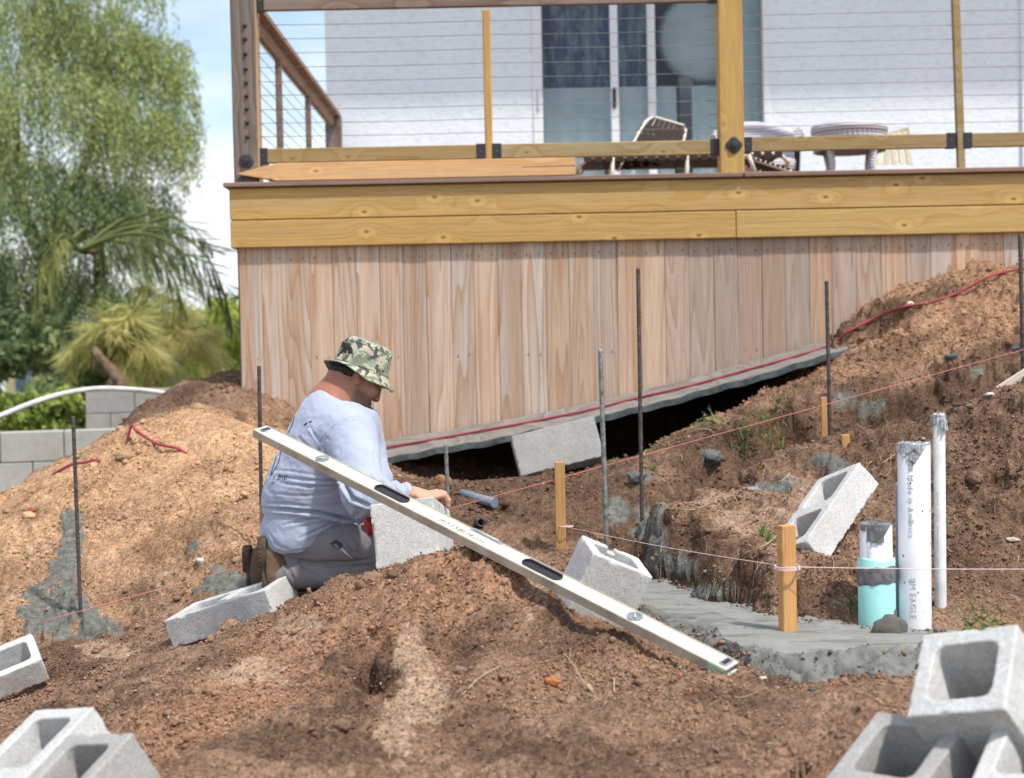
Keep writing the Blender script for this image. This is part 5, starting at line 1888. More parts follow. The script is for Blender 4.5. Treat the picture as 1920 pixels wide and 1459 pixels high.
# pipe stubs in the trench wall
mb = MB()
mb.tube([Pt(866, 926, 6.3), Pt(900, 936, 6.22), Pt(928, 943, 6.15)], 0.02, 12)
o = mb.build('pipe_stub', flat_mat('blue_grey_pipe', (0.20, 0.24, 0.30), 0.6))
setp(o, 'blue-grey pipe stub lying on the ledge behind the held block', 'pipe')
mb = MB()
p = g_hit(895, 985)
mb.lathe([(0.018, -0.1), (0.018, 0.05), (0.012, 0.05), (0.012, 0.0), (0.0001, 0.0)], n=16, M=Matrix.Translation(Vector(p)) @ Matrix.Rotation(math.radians(70), 4, 'X') @ Matrix.Rotation(0.3, 4, 'Y'))
o = mb.build('pipe_stub', m_grip)
setp(o, 'black pipe stub poking out of the trench wall above the level', 'pipe')

# ------------------------------------------------------------------ wooden pegs
m_pale_offcut = wood_mat('pale_offcut', 2, (0.60, 0.55, 0.46), (0.5, 0.44, 0.35), (0.55, 0.52, 0.47), 8, 0.8, 0.5)


def peg(px_t, py_t, px_b, py_b, D, w, d, label, below=0.1, name='wooden_stake', turn=0.0, group='wooden stakes of the string line'):
    base, top = pipe_frame(px_t, py_t, px_b, py_b, D)
    ln = np.linalg.norm(top - base)
    ax = Vector(top - base).normalized()
    q = Vector((0, 0, 1)).rotation_difference(ax) @ Quaternion((0, 0, 1), turn)
    mb = MB()
    h = np.array([w / 2, d / 2, (ln + below) / 2])
    mb.box(-h, h, 0.0018)
    me = bpy.data.meshes.new(name)
    me.from_pydata(mb.v, [], mb.f); me.materials.append(m_stake); me.update()
    o = bpy.data.objects.new(name, me); COL.objects.link(o)
    o.rotation_mode = 'QUATERNION'; o.rotation_quaternion = q
    o.location = Vector((base + top) / 2) - ax * (below / 2)
    ORG[o.name] = np.zeros(3)
    return setp(o, label, 'stake', group)


s2 = peg(1473, 984, 1478, 1208, 4.25, 0.042, 0.03, 'orange-brown wooden stake standing in the wet footing', turn=0.35)
s1 = peg(1049, 866, 1052, 1034, 5.78, 0.037, 0.03, 'weathered wooden stake in front of the block under the plank')
s3 = peg(1543, 745, 1547, 858, 6.5, 0.024, 0.022, 'thin wooden stake beside a rebar on the upper bank')
p = g_hit(1585, 838)
s4 = peg(1584, 815, 1585, 842, (p - CAM) @ CF, 0.03, 0.028, 'short sawn-off wooden stake on the ridge above the lone block', below=0.06)
pale_b = peg(1930, 700, 1872, 738, 5.85, 0.05, 0.02, 'pale wooden offcut lying on the dirt at the right edge', below=0.0, name='wood_offcut', group=None)
pale_b['category'] = 'offcut'
pale_b.data.materials.clear(); pale_b.data.materials.append(m_pale_offcut)

# ------------------------------------------------------------------ reinforcing bars
m_rebar = flat_mat('rusty_steel', (0.115, 0.098, 0.092), 0.7, 0.3, 0.4, 0.25, 50)
m_rebar_g = flat_mat('grey_steel', (0.27, 0.275, 0.27), 0.65, 0.3, 0.4, 0.25, 50)


def rebar(px_t, py_t, px_b, py_b, D, label, mat=m_rebar, r=0.0072, below=0.15):
    base, top = pipe_frame(px_t, py_t, px_b, py_b, D)
    ln = np.linalg.norm(top - base)
    ax = (top - base) / ln
    mb = MB()
    pts, rs = [base - ax * below], [r]
    n = int(ln / 0.0085)
    for i in range(n + 1):
        pts.append(base + ax * ln * i / n)
        rs.append(r * (1.13 if i % 2 else 0.90))
    mb.tube(pts, rs, 8)
    o = mb.build('rebar', mat)
    return setp(o, label, 'rebar', 'reinforcing bars standing along the trench')


rebar(140, 780, 152, 1172, 5.75, 'leftmost rebar, standing against the tall sand slope', m_rebar)
rebar(487, 686, 491, 1010, 5.85, 'dark rebar standing just behind the kneeling man\'s back')
rebar(836, 832, 841, 965, 6.0, 'short grey rebar behind the block the man is holding', m_rebar_g)
rebar(1125, 655, 1138, 1045, 5.55, 'light grey rebar in front of the shaded block under the plank', m_rebar_g, 0.0085)
rebar(1195, 503, 1205, 1045, 5.75, 'tallest brown rebar in front of the middle of the skirt')
rebar(1548, 527, 1557, 860, 6.4, 'dark rebar beside the right end of the long plank', m_rebar, 0.0078)
rebar(1910, 440, 1919, 725, 6.3, 'dark rebar near the right edge of the picture', m_rebar, 0.0085)

# ------------------------------------------------------------------ string lines and red hose
m_pink = flat_mat('pink_string', (0.68, 0.24, 0.22), 0.8, 0.1)
m_pale_pink = flat_mat('faded_pink_string', (0.82, 0.60, 0.60), 0.8, 0.1)
m_red = flat_mat('red_hose', (0.31, 0.045, 0.058), 0.5, 0.3, 0, 0.15, 8)
a, c2 = Pt(60, 1171, 5.35), Pt(1990, 636, 6.25)
mb = MB()
mb.tube([a + (c2 - a) * t for t in np.linspace(0, 1, 30)], 0.0013, 5)
o = mb.build('string_line', m_pink)
setp(o, 'long bright pink string stretched uphill behind the man', 'string', 'mason\'s string lines')
k1 = Pt(1062, 987, 5.76); k2 = Pt(1476, 1061, 4.225); k3 = Pt(2100, 1064, 4.2)
mb = MB()
mb.tube([Pt(1042, 984, 5.8), k1 + np.array([0, -0.018, 0])] + [k1 + (k2 - k1) * t + np.array([0, -0.018, -0.008 * math.sin(math.pi * t)]) for t in np.linspace(0.05, 1, 20)], 0.0012, 5)
mb.tube([k2 + np.array([0, -0.02, 0])] + [k2 + (k3 - k2) * t + np.array([0, -0.02, -0.004 * math.sin(math.pi * t)]) for t in np.linspace(0.05, 1, 14)], 0.0012, 5)
c_ = k2
for dz in (0.0, -0.004, -0.008):
    mb.tube([c_ + np.array([0.034 * math.cos(q), 0.026 * math.sin(q), dz + 0.002 * math.sin(q)]) for q in np.linspace(0, 2 * math.pi, 20)], 0.0014, 5)
mb.tube([k1 + np.array([0.024 * math.cos(q), 0.022 * math.sin(q), 0]) for q in np.linspace(0, 2 * math.pi, 16)], 0.002, 5)
o = mb.build('string_line', m_pale_pink)
setp(o, 'faded pale pink string tied round the stake in the footing', 'string', 'mason\'s string lines')


def smooth_path(P, n=10):
    P = [np.array(p) for p in P]
    P = [2 * P[0] - P[1]] + P + [2 * P[-1] - P[-2]]
    out = []
    for i in range(1, len(P) - 2):
        for k in range(n):
            t = k / n
            out.append(0.5 * ((2 * P[i]) + (-P[i - 1] + P[i + 1]) * t + (2 * P[i - 1] - 5 * P[i] + 4 * P[i + 1] - P[i + 2]) * t * t + (-P[i - 1] + 3 * P[i] - 3 * P[i + 1] + P[i + 2]) * t ** 3))
    out.append(P[-2])
    return out


def on_plank(px, py, f):
    """point on the plank's top seen at px; f = 0 wall side .. 1 outer side"""
    best = None
    for t in np.linspace(0, 1, 400):
        s_ = np.array([0, 0, -SAG * math.sin(math.pi * t)])
        p = (q0 + (q1 - q0) * t) * (1 - f) + (r0 + (r1 - r0) * t) * f + s_
        e = abs(to_px(p)[0] - px)
        if best is None or e < best[0]:
            best = (e, p)
    return best[1] + nrm * 0.008


hose = [on_plank(600, 0, 0.52), on_plank(700, 0, 0.55), on_plank(850, 0, 0.50), on_plank(1000, 0, 0.52), on_plank(1100, 0, 0.56), on_plank(1200, 0, 0.52), on_plank(1300, 0, 0.60), on_plank(1400, 0, 0.58), on_plank(1490, 0, 0.60), on_plank(1560, 0, 0.52)]
for px, py, up in ((1586, 632, 0.030), (1612, 613, 0.018), (1645, 590, -0.002), (1690, 577, 0.010), (1750, 566, 0.010), (1800, 548, 0.012), (1850, 523, 0.016), (1890, 510, 0.012), (1930, 503, 0.01), (2000, 495, 0.01)):
    p = g_hit(px, py + 3)
    hose.append(p + np.array([0, -0.02, up]))
mb = MB()
mb.tube(smooth_path(hose, 8), 0.0066, 8)
o = mb.build('red_hose', m_red)
setp(o, 'long red hose running along the plank and up the right-hand bank', 'hose', 'red hose lengths')
L1 = [g_hit(236, 832) + np.array([0, 0.0, -0.03])]
pk = g_hit(262, 822); pk = Pt(247, 797, np.dot(pk - CAM, CF) - 0.02)
L1 += [Pt(240, 820, np.dot(pk - CAM, CF)), pk, Pt(254, 806, np.dot(pk - CAM, CF) - 0.03), g_hit(275, 824) + np.array([0, -0.02, 0.012]), g_hit(300, 837) + np.array([0, -0.02, 0.010]), g_hit(334, 843) + np.array([0, -0.01, 0.006]), g_hit(360, 846) + np.array([0, 0, -0.03])]
mb = MB()
mb.tube(smooth_path(L1, 6), 0.0068, 8)
o = mb.build('red_hose', m_red)
setp(o, 'short red hose loop poking out near the top of the sand slope', 'hose', 'red hose lengths')
e = g_hit(185, 866)
De = np.dot(e - CAM, CF)
L2 = [e + np.array([0.08, 0, -0.04]), e + np.array([0, -0.01, 0.008]), Pt(160, 867, De - 0.02), Pt(135, 871, De - 0.02), Pt(105, 887, De), Pt(80, 906, De + 0.05), Pt(62, 924, De + 0.1), Pt(50, 942, De + 0.15), Pt(38, 968, De + 0.25)]
mb = MB()
mb.tube(smooth_path(L2, 6), 0.0068, 8)
o = mb.build('red_hose', m_red)
setp(o, 'red hose arching over the left rim of the sand slope', 'hose', 'red hose lengths')

# ------------------------------------------------------------------ greenery and walls behind, on the left
def leaf_mat(name, lo, mid, hi, trans=0.25):
    m, nt, b = new_mat(name, 0.55, 0.3)
    at = nd(nt, 'ShaderNodeAttribute', attribute_name='tint')
    sp = nd(nt, 'ShaderNodeSeparateColor', {'Color': at.outputs['Color']})
    c = ramp(nt, sp.outputs[0], [(0.0, lo), (0.5, mid), (1.0, hi)])
    nt.links.new(c, b.inputs['Base Color'])
    tr = nd(nt, 'ShaderNodeBsdfTranslucent', {'Color': c})
    mx = nd(nt, 'ShaderNodeMixShader', {0: trans})
    nt.links.new(b.outputs[0], mx.inputs[1]); nt.links.new(tr.outputs[0], mx.inputs[2])
    nt.links.new(mx.outputs[0], nt.nodes['Material Output'].inputs['Surface'])
    return m


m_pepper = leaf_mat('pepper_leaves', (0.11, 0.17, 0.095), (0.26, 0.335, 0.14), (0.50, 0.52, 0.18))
m_palm = leaf_mat('palm_leaves', (0.07, 0.11, 0.04), (0.15, 0.19, 0.06), (0.34, 0.33, 0.10))
m_yellow = leaf_mat('yellow_palm_leaves', (0.27, 0.31, 0.10), (0.55, 0.54, 0.20), (0.80, 0.70, 0.36), 0.45)
m_lime = leaf_mat('lime_leaves', (0.18, 0.27, 0.05), (0.36, 0.46, 0.08), (0.58, 0.62, 0.13), 0.4)
m_bush = leaf_mat('bush_leaves', (0.07, 0.12, 0.04), (0.22, 0.30, 0.06), (0.42, 0.47, 0.11), 0.3)
m_bark = flat_mat('bark', (0.17, 0.115, 0.08), 0.95, 0.1, 0, 0.3, 12, 0.5)
m_whitebark = flat_mat('pale_trunk', (0.60, 0.54, 0.47), 0.9, 0.1, 0, 0.15, 5)


def quads_mesh(name, C, A, B, tint, mat, parent):
    """one leaf per row: centre C, half length A, half width B; pointed kite of two triangles"""
    n = len(C)
    V = np.stack([C - A, C + B, C + A, C - B], 1).reshape(-1, 3)
    V = V - ORG[parent.name]
    Q = np.arange(4 * n).reshape(n, 4)
    me = np_mesh(name, V, Q)
    t = np.repeat(tint, 4)
    set_attr(me, 'tint', np.stack([t, t, t], 1))
    return link_mesh(name, me, mat, parent)


def weeping_crown(name, blobs, n_strands, rng, mat, parent, ln=(0.5, 1.5), leaf=0.055, step=0.045):
    """drooping leafy strands that start on the blobs' upper shells and hang down"""
    vol = np.array([b[3] * b[4] * b[5] for b in blobs]) ** 0.67
    pick = rng.choice(len(blobs), n_strands, p=vol / vol.sum())
    C, A, B, T = [], [], [], []
    for k in range(n_strands):
        b = blobs[pick[k]]
        d = rng.normal(size=3); d /= np.linalg.norm(d)
        d[2] = abs(d[2]) * 0.9 - 0.15 if rng.random() < 0.75 else d[2]
        s = rng.uniform(0.55, 1.0) ** 0.6
        p = np.array(b[:3]) + d * np.array(b[3:6]) * s
        L_ = rng.uniform(*ln)
        n = int(L_ / step)
        out = np.array([d[0], d[1], 0]) * 0.5
        t = np.linspace(0, 1, n)
        sway = rng.normal(size=3) * 0.10
        P = p + out * (t * (1 - 0.5 * t))[:, None] * L_ * 0.5 + np.array([0, 0, -1.0]) * ((t ** 1.4) * L_)[:, None] + sway * (t * t)[:, None]
        P = P + rng.normal(size=P.shape) * 0.018
        az = rng.uniform(0, 2 * math.pi, n)
        a = np.stack([np.cos(az) * 0.55, np.sin(az) * 0.55, -np.ones(n) * 0.8], 1) + rng.normal(size=(n, 3)) * 0.25
        a /= np.linalg.norm(a, axis=1)[:, None]
        w = np.cross(a, rng.normal(size=(n, 3))); w /= np.linalg.norm(w, axis=1)[:, None]
        l_ = leaf * rng.uniform(0.7, 1.4, n)
        C.append(P + a * l_[:, None] * 0.8); A.append(a * l_[:, None]); B.append(w * l_[:, None] * 0.24)
        base = np.clip(rng.beta(2.2, 2.4) + (0.16 if b[2] > 3.2 else -0.12), 0, 1)  # upper strands tinted sunlit, lower ones shadowed, within the leaf colour
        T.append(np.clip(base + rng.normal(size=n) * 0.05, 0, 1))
    return quads_mesh(name, np.concatenate(C), np.concatenate(A), np.concatenate(B), np.concatenate(T), mat, parent)


rngt = np.random.default_rng(21)


def at(px, py, D):
    return Pt(px, py, D)


def blob(px, py, D, rx, rz, ry=None):
    c = at(px, py, D); k = D / F
    return (c[0], c[1], c[2], rx * k, (ry or rx) * k, rz * k)


pepper_base = Pt(170, 760, 20.5)
pepper = thing('pepper_tree', 'big weeping pepper tree filling the upper left against the sky', 'tree', (pepper_base[0], pepper_base[1], -0.4))
blobs = [blob(40, 60, 20, 150, 110), blob(170, 70, 20, 120, 90), blob(90, 210, 19.5, 170, 130), blob(250, 120, 20.5, 95, 80), blob(300, 90, 21, 60, 45), blob(335, 190, 20.5, 40, 100), blob(255, 250, 20, 100, 90),
         blob(310, 250, 20.5, 60, 60), blob(60, 380, 19.5, 150, 130), blob(190, 400, 20, 120, 110), blob(270, 380, 20.5, 70, 60), blob(40, 540, 19.5, 130, 110), blob(150, 560, 20, 110, 90), blob(-130, 250, 20, 160, 260), blob(-90, 520, 20, 120, 150), blob(-40, -120, 20, 200, 90), blob(180, -60, 20, 130, 70)]
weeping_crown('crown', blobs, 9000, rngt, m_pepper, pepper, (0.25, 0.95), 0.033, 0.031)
mb = MB()
tb = Pt(140, 780, 20.6); tb[2] = -0.8
mb.tube(smooth_path([tb, Pt(120, 640, 20.6), Pt(95, 500, 20.5), Pt(128, 390, 20.4), Pt(150, 330, 20.3)], 6), list(np.linspace(0.24, 0.05, 25)), 10)
mb.tube(smooth_path([Pt(98, 520, 20.5), Pt(40, 380, 20.4), Pt(30, 200, 20.4)], 6), list(np.linspace(0.13, 0.03, 13)), 8)
mb.tube(smooth_path([Pt(95, 480, 20.5), Pt(180, 430, 20.3), Pt(245, 405, 20.2)], 6), list(np.linspace(0.07, 0.02, 13)), 8)
mb.tube(smooth_path([Pt(128, 390, 20.4), Pt(210, 180, 20.4), Pt(250, 80, 20.6)], 6), list(np.linspace(0.07, 0.02, 13)), 8)
mb.build('trunk', m_bark, pepper)


def palm(name, label, base, crown, n_fr, length, mat, rng, spread=(0, 360), droop=1.0, leaf_len=0.35, trunk_r=0.12, group=None, rise=(0.1, 1.0), fixed=None, trunk_mat=None, tint0=0.5):
    t = thing(name, label, 'palm', base, group)
    crown = np.array(crown, float)
    if trunk_r:
        mb = MB()
        base = np.array(base, float)
        mb.tube([base + (crown - base) * k + np.array([0.04 * math.sin(3 * k), 0, 0]) for k in np.linspace(0, 1, 9)], list(np.linspace(trunk_r * 1.15, trunk_r * 0.8, 9)), 12)
        mb.build('trunk', trunk_mat or m_bark, t)
    dirs = fixed if fixed is not None else [(rng.uniform(*spread), rng.uniform(*rise), rng.uniform(0.75, 1.1)) for _ in range(n_fr)]
    for az, up, k in dirs:
        L_k = rng.uniform(0.6, 1.25)
        az = math.radians(az)
        L_ = length * k
        o = np.array([math.cos(az), math.sin(az), 0])
        v = o * math.cos(up) + np.array([0, 0, math.sin(up)])
        n = 64
        tt = np.linspace(0, 1, n)
        P = crown + v * (tt * L_)[:, None] + np.array([0, 0, -1.0]) * (droop * L_k * L_ * 0.62 * tt ** 2.2)[:, None]
        P = P - o * (0.18 * droop * L_ * tt ** 3)[:, None]
        mb = MB()
        mb.tube(P[::5], list(np.linspace(0.020, 0.004, len(P[::5]))), 5)
        fr = mb.build('frond', mat, t)
        set_attr(fr.data, 'tint', np.full((len(fr.data.vertices), 3), 0.45))
        tan = np.gradient(P, axis=0); tan /= np.linalg.norm(tan, axis=1)[:, None]
        side = np.cross(tan, np.array([0, 0, 1.0])); side /= np.linalg.norm(side, axis=1)[:, None] + 1e-9
        C, A, B, T = [], [], [], []
        for s in (-1, 1):
            m = tt > 0.10
            ll = leaf_len * np.sin(np.pi * np.clip(tt[m] * 0.86 + 0.12, 0, 1)) ** 0.7 * rng.uniform(0.8, 1.15, m.sum())
            a = side[m] * s * 0.55 + tan[m] * 0.5 + np.array([0, 0, -0.62 * droop])
            a = a + rng.normal(size=a.shape) * 0.22
            a /= np.linalg.norm(a, axis=1)[:, None]
            w = np.cross(a, tan[m]); w /= np.linalg.norm(w, axis=1)[:, None] + 1e-9
            C.append(P[m] + a * (ll / 2)[:, None]); A.append(a * (ll / 2)[:, None]); B.append(w * 0.0085)
            T.append(np.clip(tint0 + rng.normal(size=m.sum()) * 0.16 + rng.normal() * 0.12, 0, 1))
        quads_mesh('leaflets', np.concatenate(C), np.concatenate(A), np.concatenate(B), np.concatenate(T), mat, fr)
    return t


GRP = 'palms growing beyond the retaining wall'
# long fronds that arch out of the pepper tree towards the deck: each follows its own curve
def frond_along(t, P_px, D, hang, mat, rng, tint=0.45, dens=0.035):
    pts = smooth_path([Pt(x, y, D + dd) for x, y, dd in P_px], 12)
    mb = MB()
    mb.tube(pts, list(np.linspace(0.028, 0.006, len(pts))), 5)
    fr = mb.build('frond', mat, t)
    set_attr(fr.data, 'tint', np.full((len(fr.data.vertices), 3), 0.5))
    P = np.array(pts)
    s = np.concatenate([[0], np.cumsum(np.linalg.norm(np.diff(P, axis=0), axis=1))])
    q = np.arange(0.15 * s[-1], s[-1], dens)
    R = np.stack([np.interp(q, s, P[:, k]) for k in range(3)], 1)
    T = np.stack([np.interp(q, s, np.gradient(P[:, k], s)) for k in range(3)], 1)
    C, A, B, TT = [], [], [], []
    for sd in (-1, 1):
        n = len(R)
        side = np.cross(T, np.array([0, 0, 1.0])); side /= np.linalg.norm(side, axis=1)[:, None] + 1e-9
        ll = hang * np.sin(np.pi * np.clip(q / s[-1] * 0.8 + 0.16, 0, 1)) ** 0.6 * rng.uniform(0.7, 1.15, n)
        a = side * sd * rng.uniform(0.05, 0.4, n)[:, None] + T * 0.35 + np.array([0, 0, -1.0]) * rng.uniform(0.7, 1.1, n)[:, None] + rng.normal(size=(n, 3)) * 0.08
        up = rng.random(n) < 0.22
        a[up] += np.array([0.3, 0, 0.9])
        a /= np.linalg.norm(a, axis=1)[:, None]
        w = np.cross(a, rng.normal(size=(n, 3))); w /= np.linalg.norm(w, axis=1)[:, None]
        C.append(R + a * (ll / 2)[:, None]); A.append(a * (ll / 2)[:, None]); B.append(w * 0.011)
        TT.append(np.clip(tint + rng.normal(size=n) * 0.18, 0, 1))
    quads_mesh('leaflets', np.concatenate(C), np.concatenate(A), np.concatenate(B), np.concatenate(TT), mat, fr)


pb = Pt(150, 470, 18.2)
arch = thing('arching_palm', 'dark palm whose long fronds arch towards the deck corner', 'palm', (pb[0], pb[1] + 0.3, -0.5), GRP)
mb = MB(); mb.tube([(pb[0] - 0.5, pb[1] + 3.0, -0.7), (pb[0] - 0.4, pb[1] + 2.4, 1.2), (pb[0] - 0.2, pb[1] + 1.6, pb[2] + 0.1), pb], [0.13, 0.11, 0.07, 0.03], 10); mb.build('trunk', m_bark, arch)
for path, hang, tn in (([(150, 470, 0), (240, 428, 0), (320, 432, 0), (385, 478, 0.1), (420, 548, 0.1), (434, 610, 0.1)], 0.80, 0.30),
                       ([(150, 470, 0), (230, 440, -0.3), (300, 446, -0.4), (362, 492, -0.4), (398, 560, -0.4)], 0.72, 0.36),
                       ([(150, 470, 0), (215, 452, 0.4), (280, 470, 0.5), (325, 520, 0.5), (345, 580, 0.5)], 0.62, 0.42),
                       ([(150, 470, 0), (225, 415, 0.3), (300, 402, 0.4), (360, 428, 0.4), (400, 470, 0.4)], 0.55, 0.34),
                       ([(150, 470, 0), (120, 440, -0.2), (100, 470, -0.3), (92, 560, -0.3)], 0.55, 0.75),
                       ([(150, 470, 0), (110, 455, 0.2), (75, 500, 0.2), (66, 590, 0.2)], 0.5, 0.8)):
    frond_along(arch, path, 18.2, hang, m_palm, rngt, tn)
cr = Pt(222, 655, 18)
palm('pale_palm', 'yellowish palm on a whitish trunk left of the deck', (Pt(222, 735, 18)[0], cr[1], -0.5), cr, 20, 0.95, m_yellow, rngt, droop=0.95, leaf_len=0.5, trunk_r=0.10, group=GRP, rise=(-0.3, 1.45), trunk_mat=m_whitebark)
cr = Pt(325, 640, 19)
palm('golden_palm', 'golden palm between the pale palm and the lime palm', (cr[0], cr[1], -0.5), cr, 22, 0.95, m_yellow, rngt, droop=0.9, leaf_len=0.42, trunk_r=0.09, group=GRP, rise=(-0.4, 1.4), tint0=0.7, trunk_mat=m_whitebark)
cr = Pt(398, 632, 21)
palm('lime_palm', 'bright lime green palm nearest the deck corner', (cr[0], cr[1], -0.5), cr, 26, 1.05, m_lime, rngt, droop=0.75, leaf_len=0.42, trunk_r=0.08, group=GRP, rise=(-0.2, 1.45), tint0=0.6)
cr = Pt(272, 610, 23)
palm('background_palm', 'tall yellow-green palm standing furthest back', (cr[0], cr[1], -0.5), cr, 24, 1.25, m_yellow, rngt, droop=0.85, leaf_len=0.55, trunk_r=0.1, group=GRP, rise=(-0.2, 1.5), tint0=0.4)
# leaning bare brown trunk beside the pale palm
mb = MB()
p0, p1_ = Pt(240, 745, 16.5), Pt(192, 678, 16.8)
mb.tube(smooth_path([p0 + np.array([0.2, 0, -0.6]), p0, p0 * 0.5 + p1_ * 0.5 + np.array([0, 0, 0.05]), p1_, Pt(176, 655, 17)], 5), list(np.linspace(0.085, 0.045, 21)), 10)
o = mb.build('fallen_trunk', m_bark)
setp(o, 'bare brown trunk leaning in front of the pale palm', 'trunk')


def bush(name, label, cat, blobs, n, leaf, mat, rng, base, group=None, stem=True, tint_mu=0.5):
    t = thing(name, label, cat, base, group)
    vol = np.array([b[3] * b[4] * b[5] for b in blobs]) ** 0.67
    pick = rng.choice(len(blobs), n, p=vol / vol.sum())
    Bl = np.array(blobs)[pick]
    d = rng.normal(size=(n, 3)); d /= np.linalg.norm(d, axis=1)[:, None]
    C = Bl[:, :3] + d * Bl[:, 3:6] * (rng.uniform(0.25, 1, n) ** 0.5)[:, None]
    cl = noise3(C, 2.2, 4)
    keep = cl > -0.28
    C = C[keep]; cl = cl[keep]; n = len(C)
    a = rng.normal(size=(n, 3)); a /= np.linalg.norm(a, axis=1)[:, None]
    w = np.cross(a, rng.normal(size=(n, 3))); w /= np.linalg.norm(w, axis=1)[:, None]
    l_ = leaf * rng.uniform(0.6, 1.3, n)
    quads_mesh('foliage', C, a * l_[:, None], w * l_[:, None] * 0.5, np.clip(tint_mu + cl * 0.5 + rng.normal(size=n) * 0.16, 0, 1), mat, t)
    if stem:
        mb = MB()
        for k in range(4):
            bb = blobs[rng.integers(len(blobs))]
            mb.tube([np.array(base) + rng.normal(size=3) * 0.05, np.array(bb[:3])], [0.04, 0.015], 6)
        mb.build('stem', m_bark, t)
    return t


def bb(px, py, D, rx, rz):
    return blob(px, py, D, rx, rz)


bush('hedge', 'sunlit yellow-green hedge behind the low retaining wall', 'hedge', [bb(x, 800 + 12 * math.sin(x), 15.0, 50, 62) for x in range(-120, 150, 34)], 9000, 0.06, m_bush, rngt, Pt(70, 870, 15.0) * np.array([1, 1, 0]) + np.array([0, 0, -0.5]), tint_mu=0.62)
bush('dark_shrub', 'dark shrub below the crown of the pepper tree', 'shrub', [bb(60, 650, 19, 120, 60), bb(170, 660, 19, 70, 60), bb(-60, 650, 19, 120, 80), bb(190, 720, 18.5, 60, 50), bb(120, 735, 18, 70, 40)], 9000, 0.07, m_pepper, rngt, Pt(100, 760, 19) * np.array([1, 1, 0]) + np.array([0, 0, -0.5]), tint_mu=0.28)
bush('far_shrub', 'green shrubs far behind the heap beside the deck corner', 'shrub', [bb(290, 700, 26, 60, 60), bb(370, 680, 26, 60, 50), bb(430, 620, 27, 40, 70), bb(440, 680, 26, 50, 60), bb(330, 720, 25, 80, 40)], 9000, 0.08, m_bush, rngt, Pt(370, 760, 26) * np.array([1, 1, 0]) + np.array([0, 0, -0.5]), tint_mu=0.35)
bush('yellow_shrub', 'sunlit yellow-green shrubbery filling in behind the pale palm', 'shrub', [bb(225, 640, 24, 60, 70), bb(190, 690, 23, 60, 50), bb(290, 690, 24, 60, 45), bb(250, 600, 25, 40, 40), bb(350, 700, 24, 50, 35)], 9000, 0.055, m_lime, rngt, Pt(240, 770, 24) * np.array([1, 1, 0]) + np.array([0, 0, -0.5]), tint_mu=0.62)
bush('flowering_shrub', 'distant shrub with orange blossom beside the deck corner', 'shrub', [bb(441, 552, 28, 12, 14), bb(425, 590, 28, 30, 26)], 900, 0.06, leaf_mat('blossom', (0.16, 0.24, 0.05), (0.35, 0.36, 0.10), (0.75, 0.36, 0.12)), rngt, Pt(440, 740, 28) * np.array([1, 1, 0]) + np.array([0, 0, -0.5]), tint_mu=0.6)

# ------------------------------------------------------------------ grey block retaining walls
m_wall = m_block.copy(); m_wall.name = 'wall_block'
for n in m_wall.node_tree.nodes:
    if n.type == 'VALTORGB' and abs(n.color_ramp.elements[0].color[0] - 0.50) < 0.01:
        n.color_ramp.elements[0].color = (0.40, 0.395, 0.375, 1)
        n.color_ramp.elements[1].color = (0.48, 0.475, 0.45, 1)
m_wall2 = m_block_dark


def block_wall(label, x0, y0, ang, n_long, z_top, courses, mat, skip=()):
    """courses of separate blocks along a line from (x0,y0), heading ang degrees"""
    w = thing('retaining_wall', label, 'wall', (x0, y0, z_top - 0.2 * courses), 'grey block retaining walls')
    me = bpy.data.meshes.new('block')
    mbk = MB(); mbk.box((0.003, -0.095, 0.003), (0.397, 0.095, 0.197), 0.004)
    me.from_pydata(mbk.v, [], mbk.f); me.materials.append(mat); me.update()
    a = math.radians(ang)
    for cidx in range(courses):
        if cidx % 2:
            o = link_mesh('block', me, None, w)
            o.rotation_euler = (0, 0, a); o.scale = (0.5, 1, 1)
            o.location = Vector((0, 0, 0.2 * courses - 0.2 * (cidx + 1)))
        for k in range(n_long):
            off = 0.2 * (cidx % 2)
            s = k * 0.4 + off
            o = link_mesh('block', me, None, w)
            o.rotation_euler = (0, 0, a)
            o.location = Vector((s * math.cos(a), s * math.sin(a), 0.2 * courses - 0.2 * (cidx + 1)))
    return w


wl = Pt(-120, 822, 10.2)
block_wall('low pale grey block wall at the left edge below the hedge', wl[0], wl[1], 14, 4, wl[2] + 0.03, 3, m_wall)
wu = Pt(161, 733, 13.2)
block_wall('taller dark grey block wall behind the sand slope', wu[0], wu[1], 10, 4, wu[2] + 0.01, 5, m_wall2)

# bent white pipe sweeping over the walls
mb = MB()
mb.tube(smooth_path([Pt(-90, 815, 10.4), Pt(0, 780, 10.6), Pt(60, 756, 10.8), Pt(120, 738, 11), Pt(180, 729, 11.2), Pt(240, 730, 11.3), Pt(300, 736, 11.4), Pt(380, 752, 11.5)], 8), 0.019, 10)
o = mb.build('bent_pipe', m_pvc2)
setp(o, 'long white pipe bowed in an arch above the retaining walls', 'pipe')

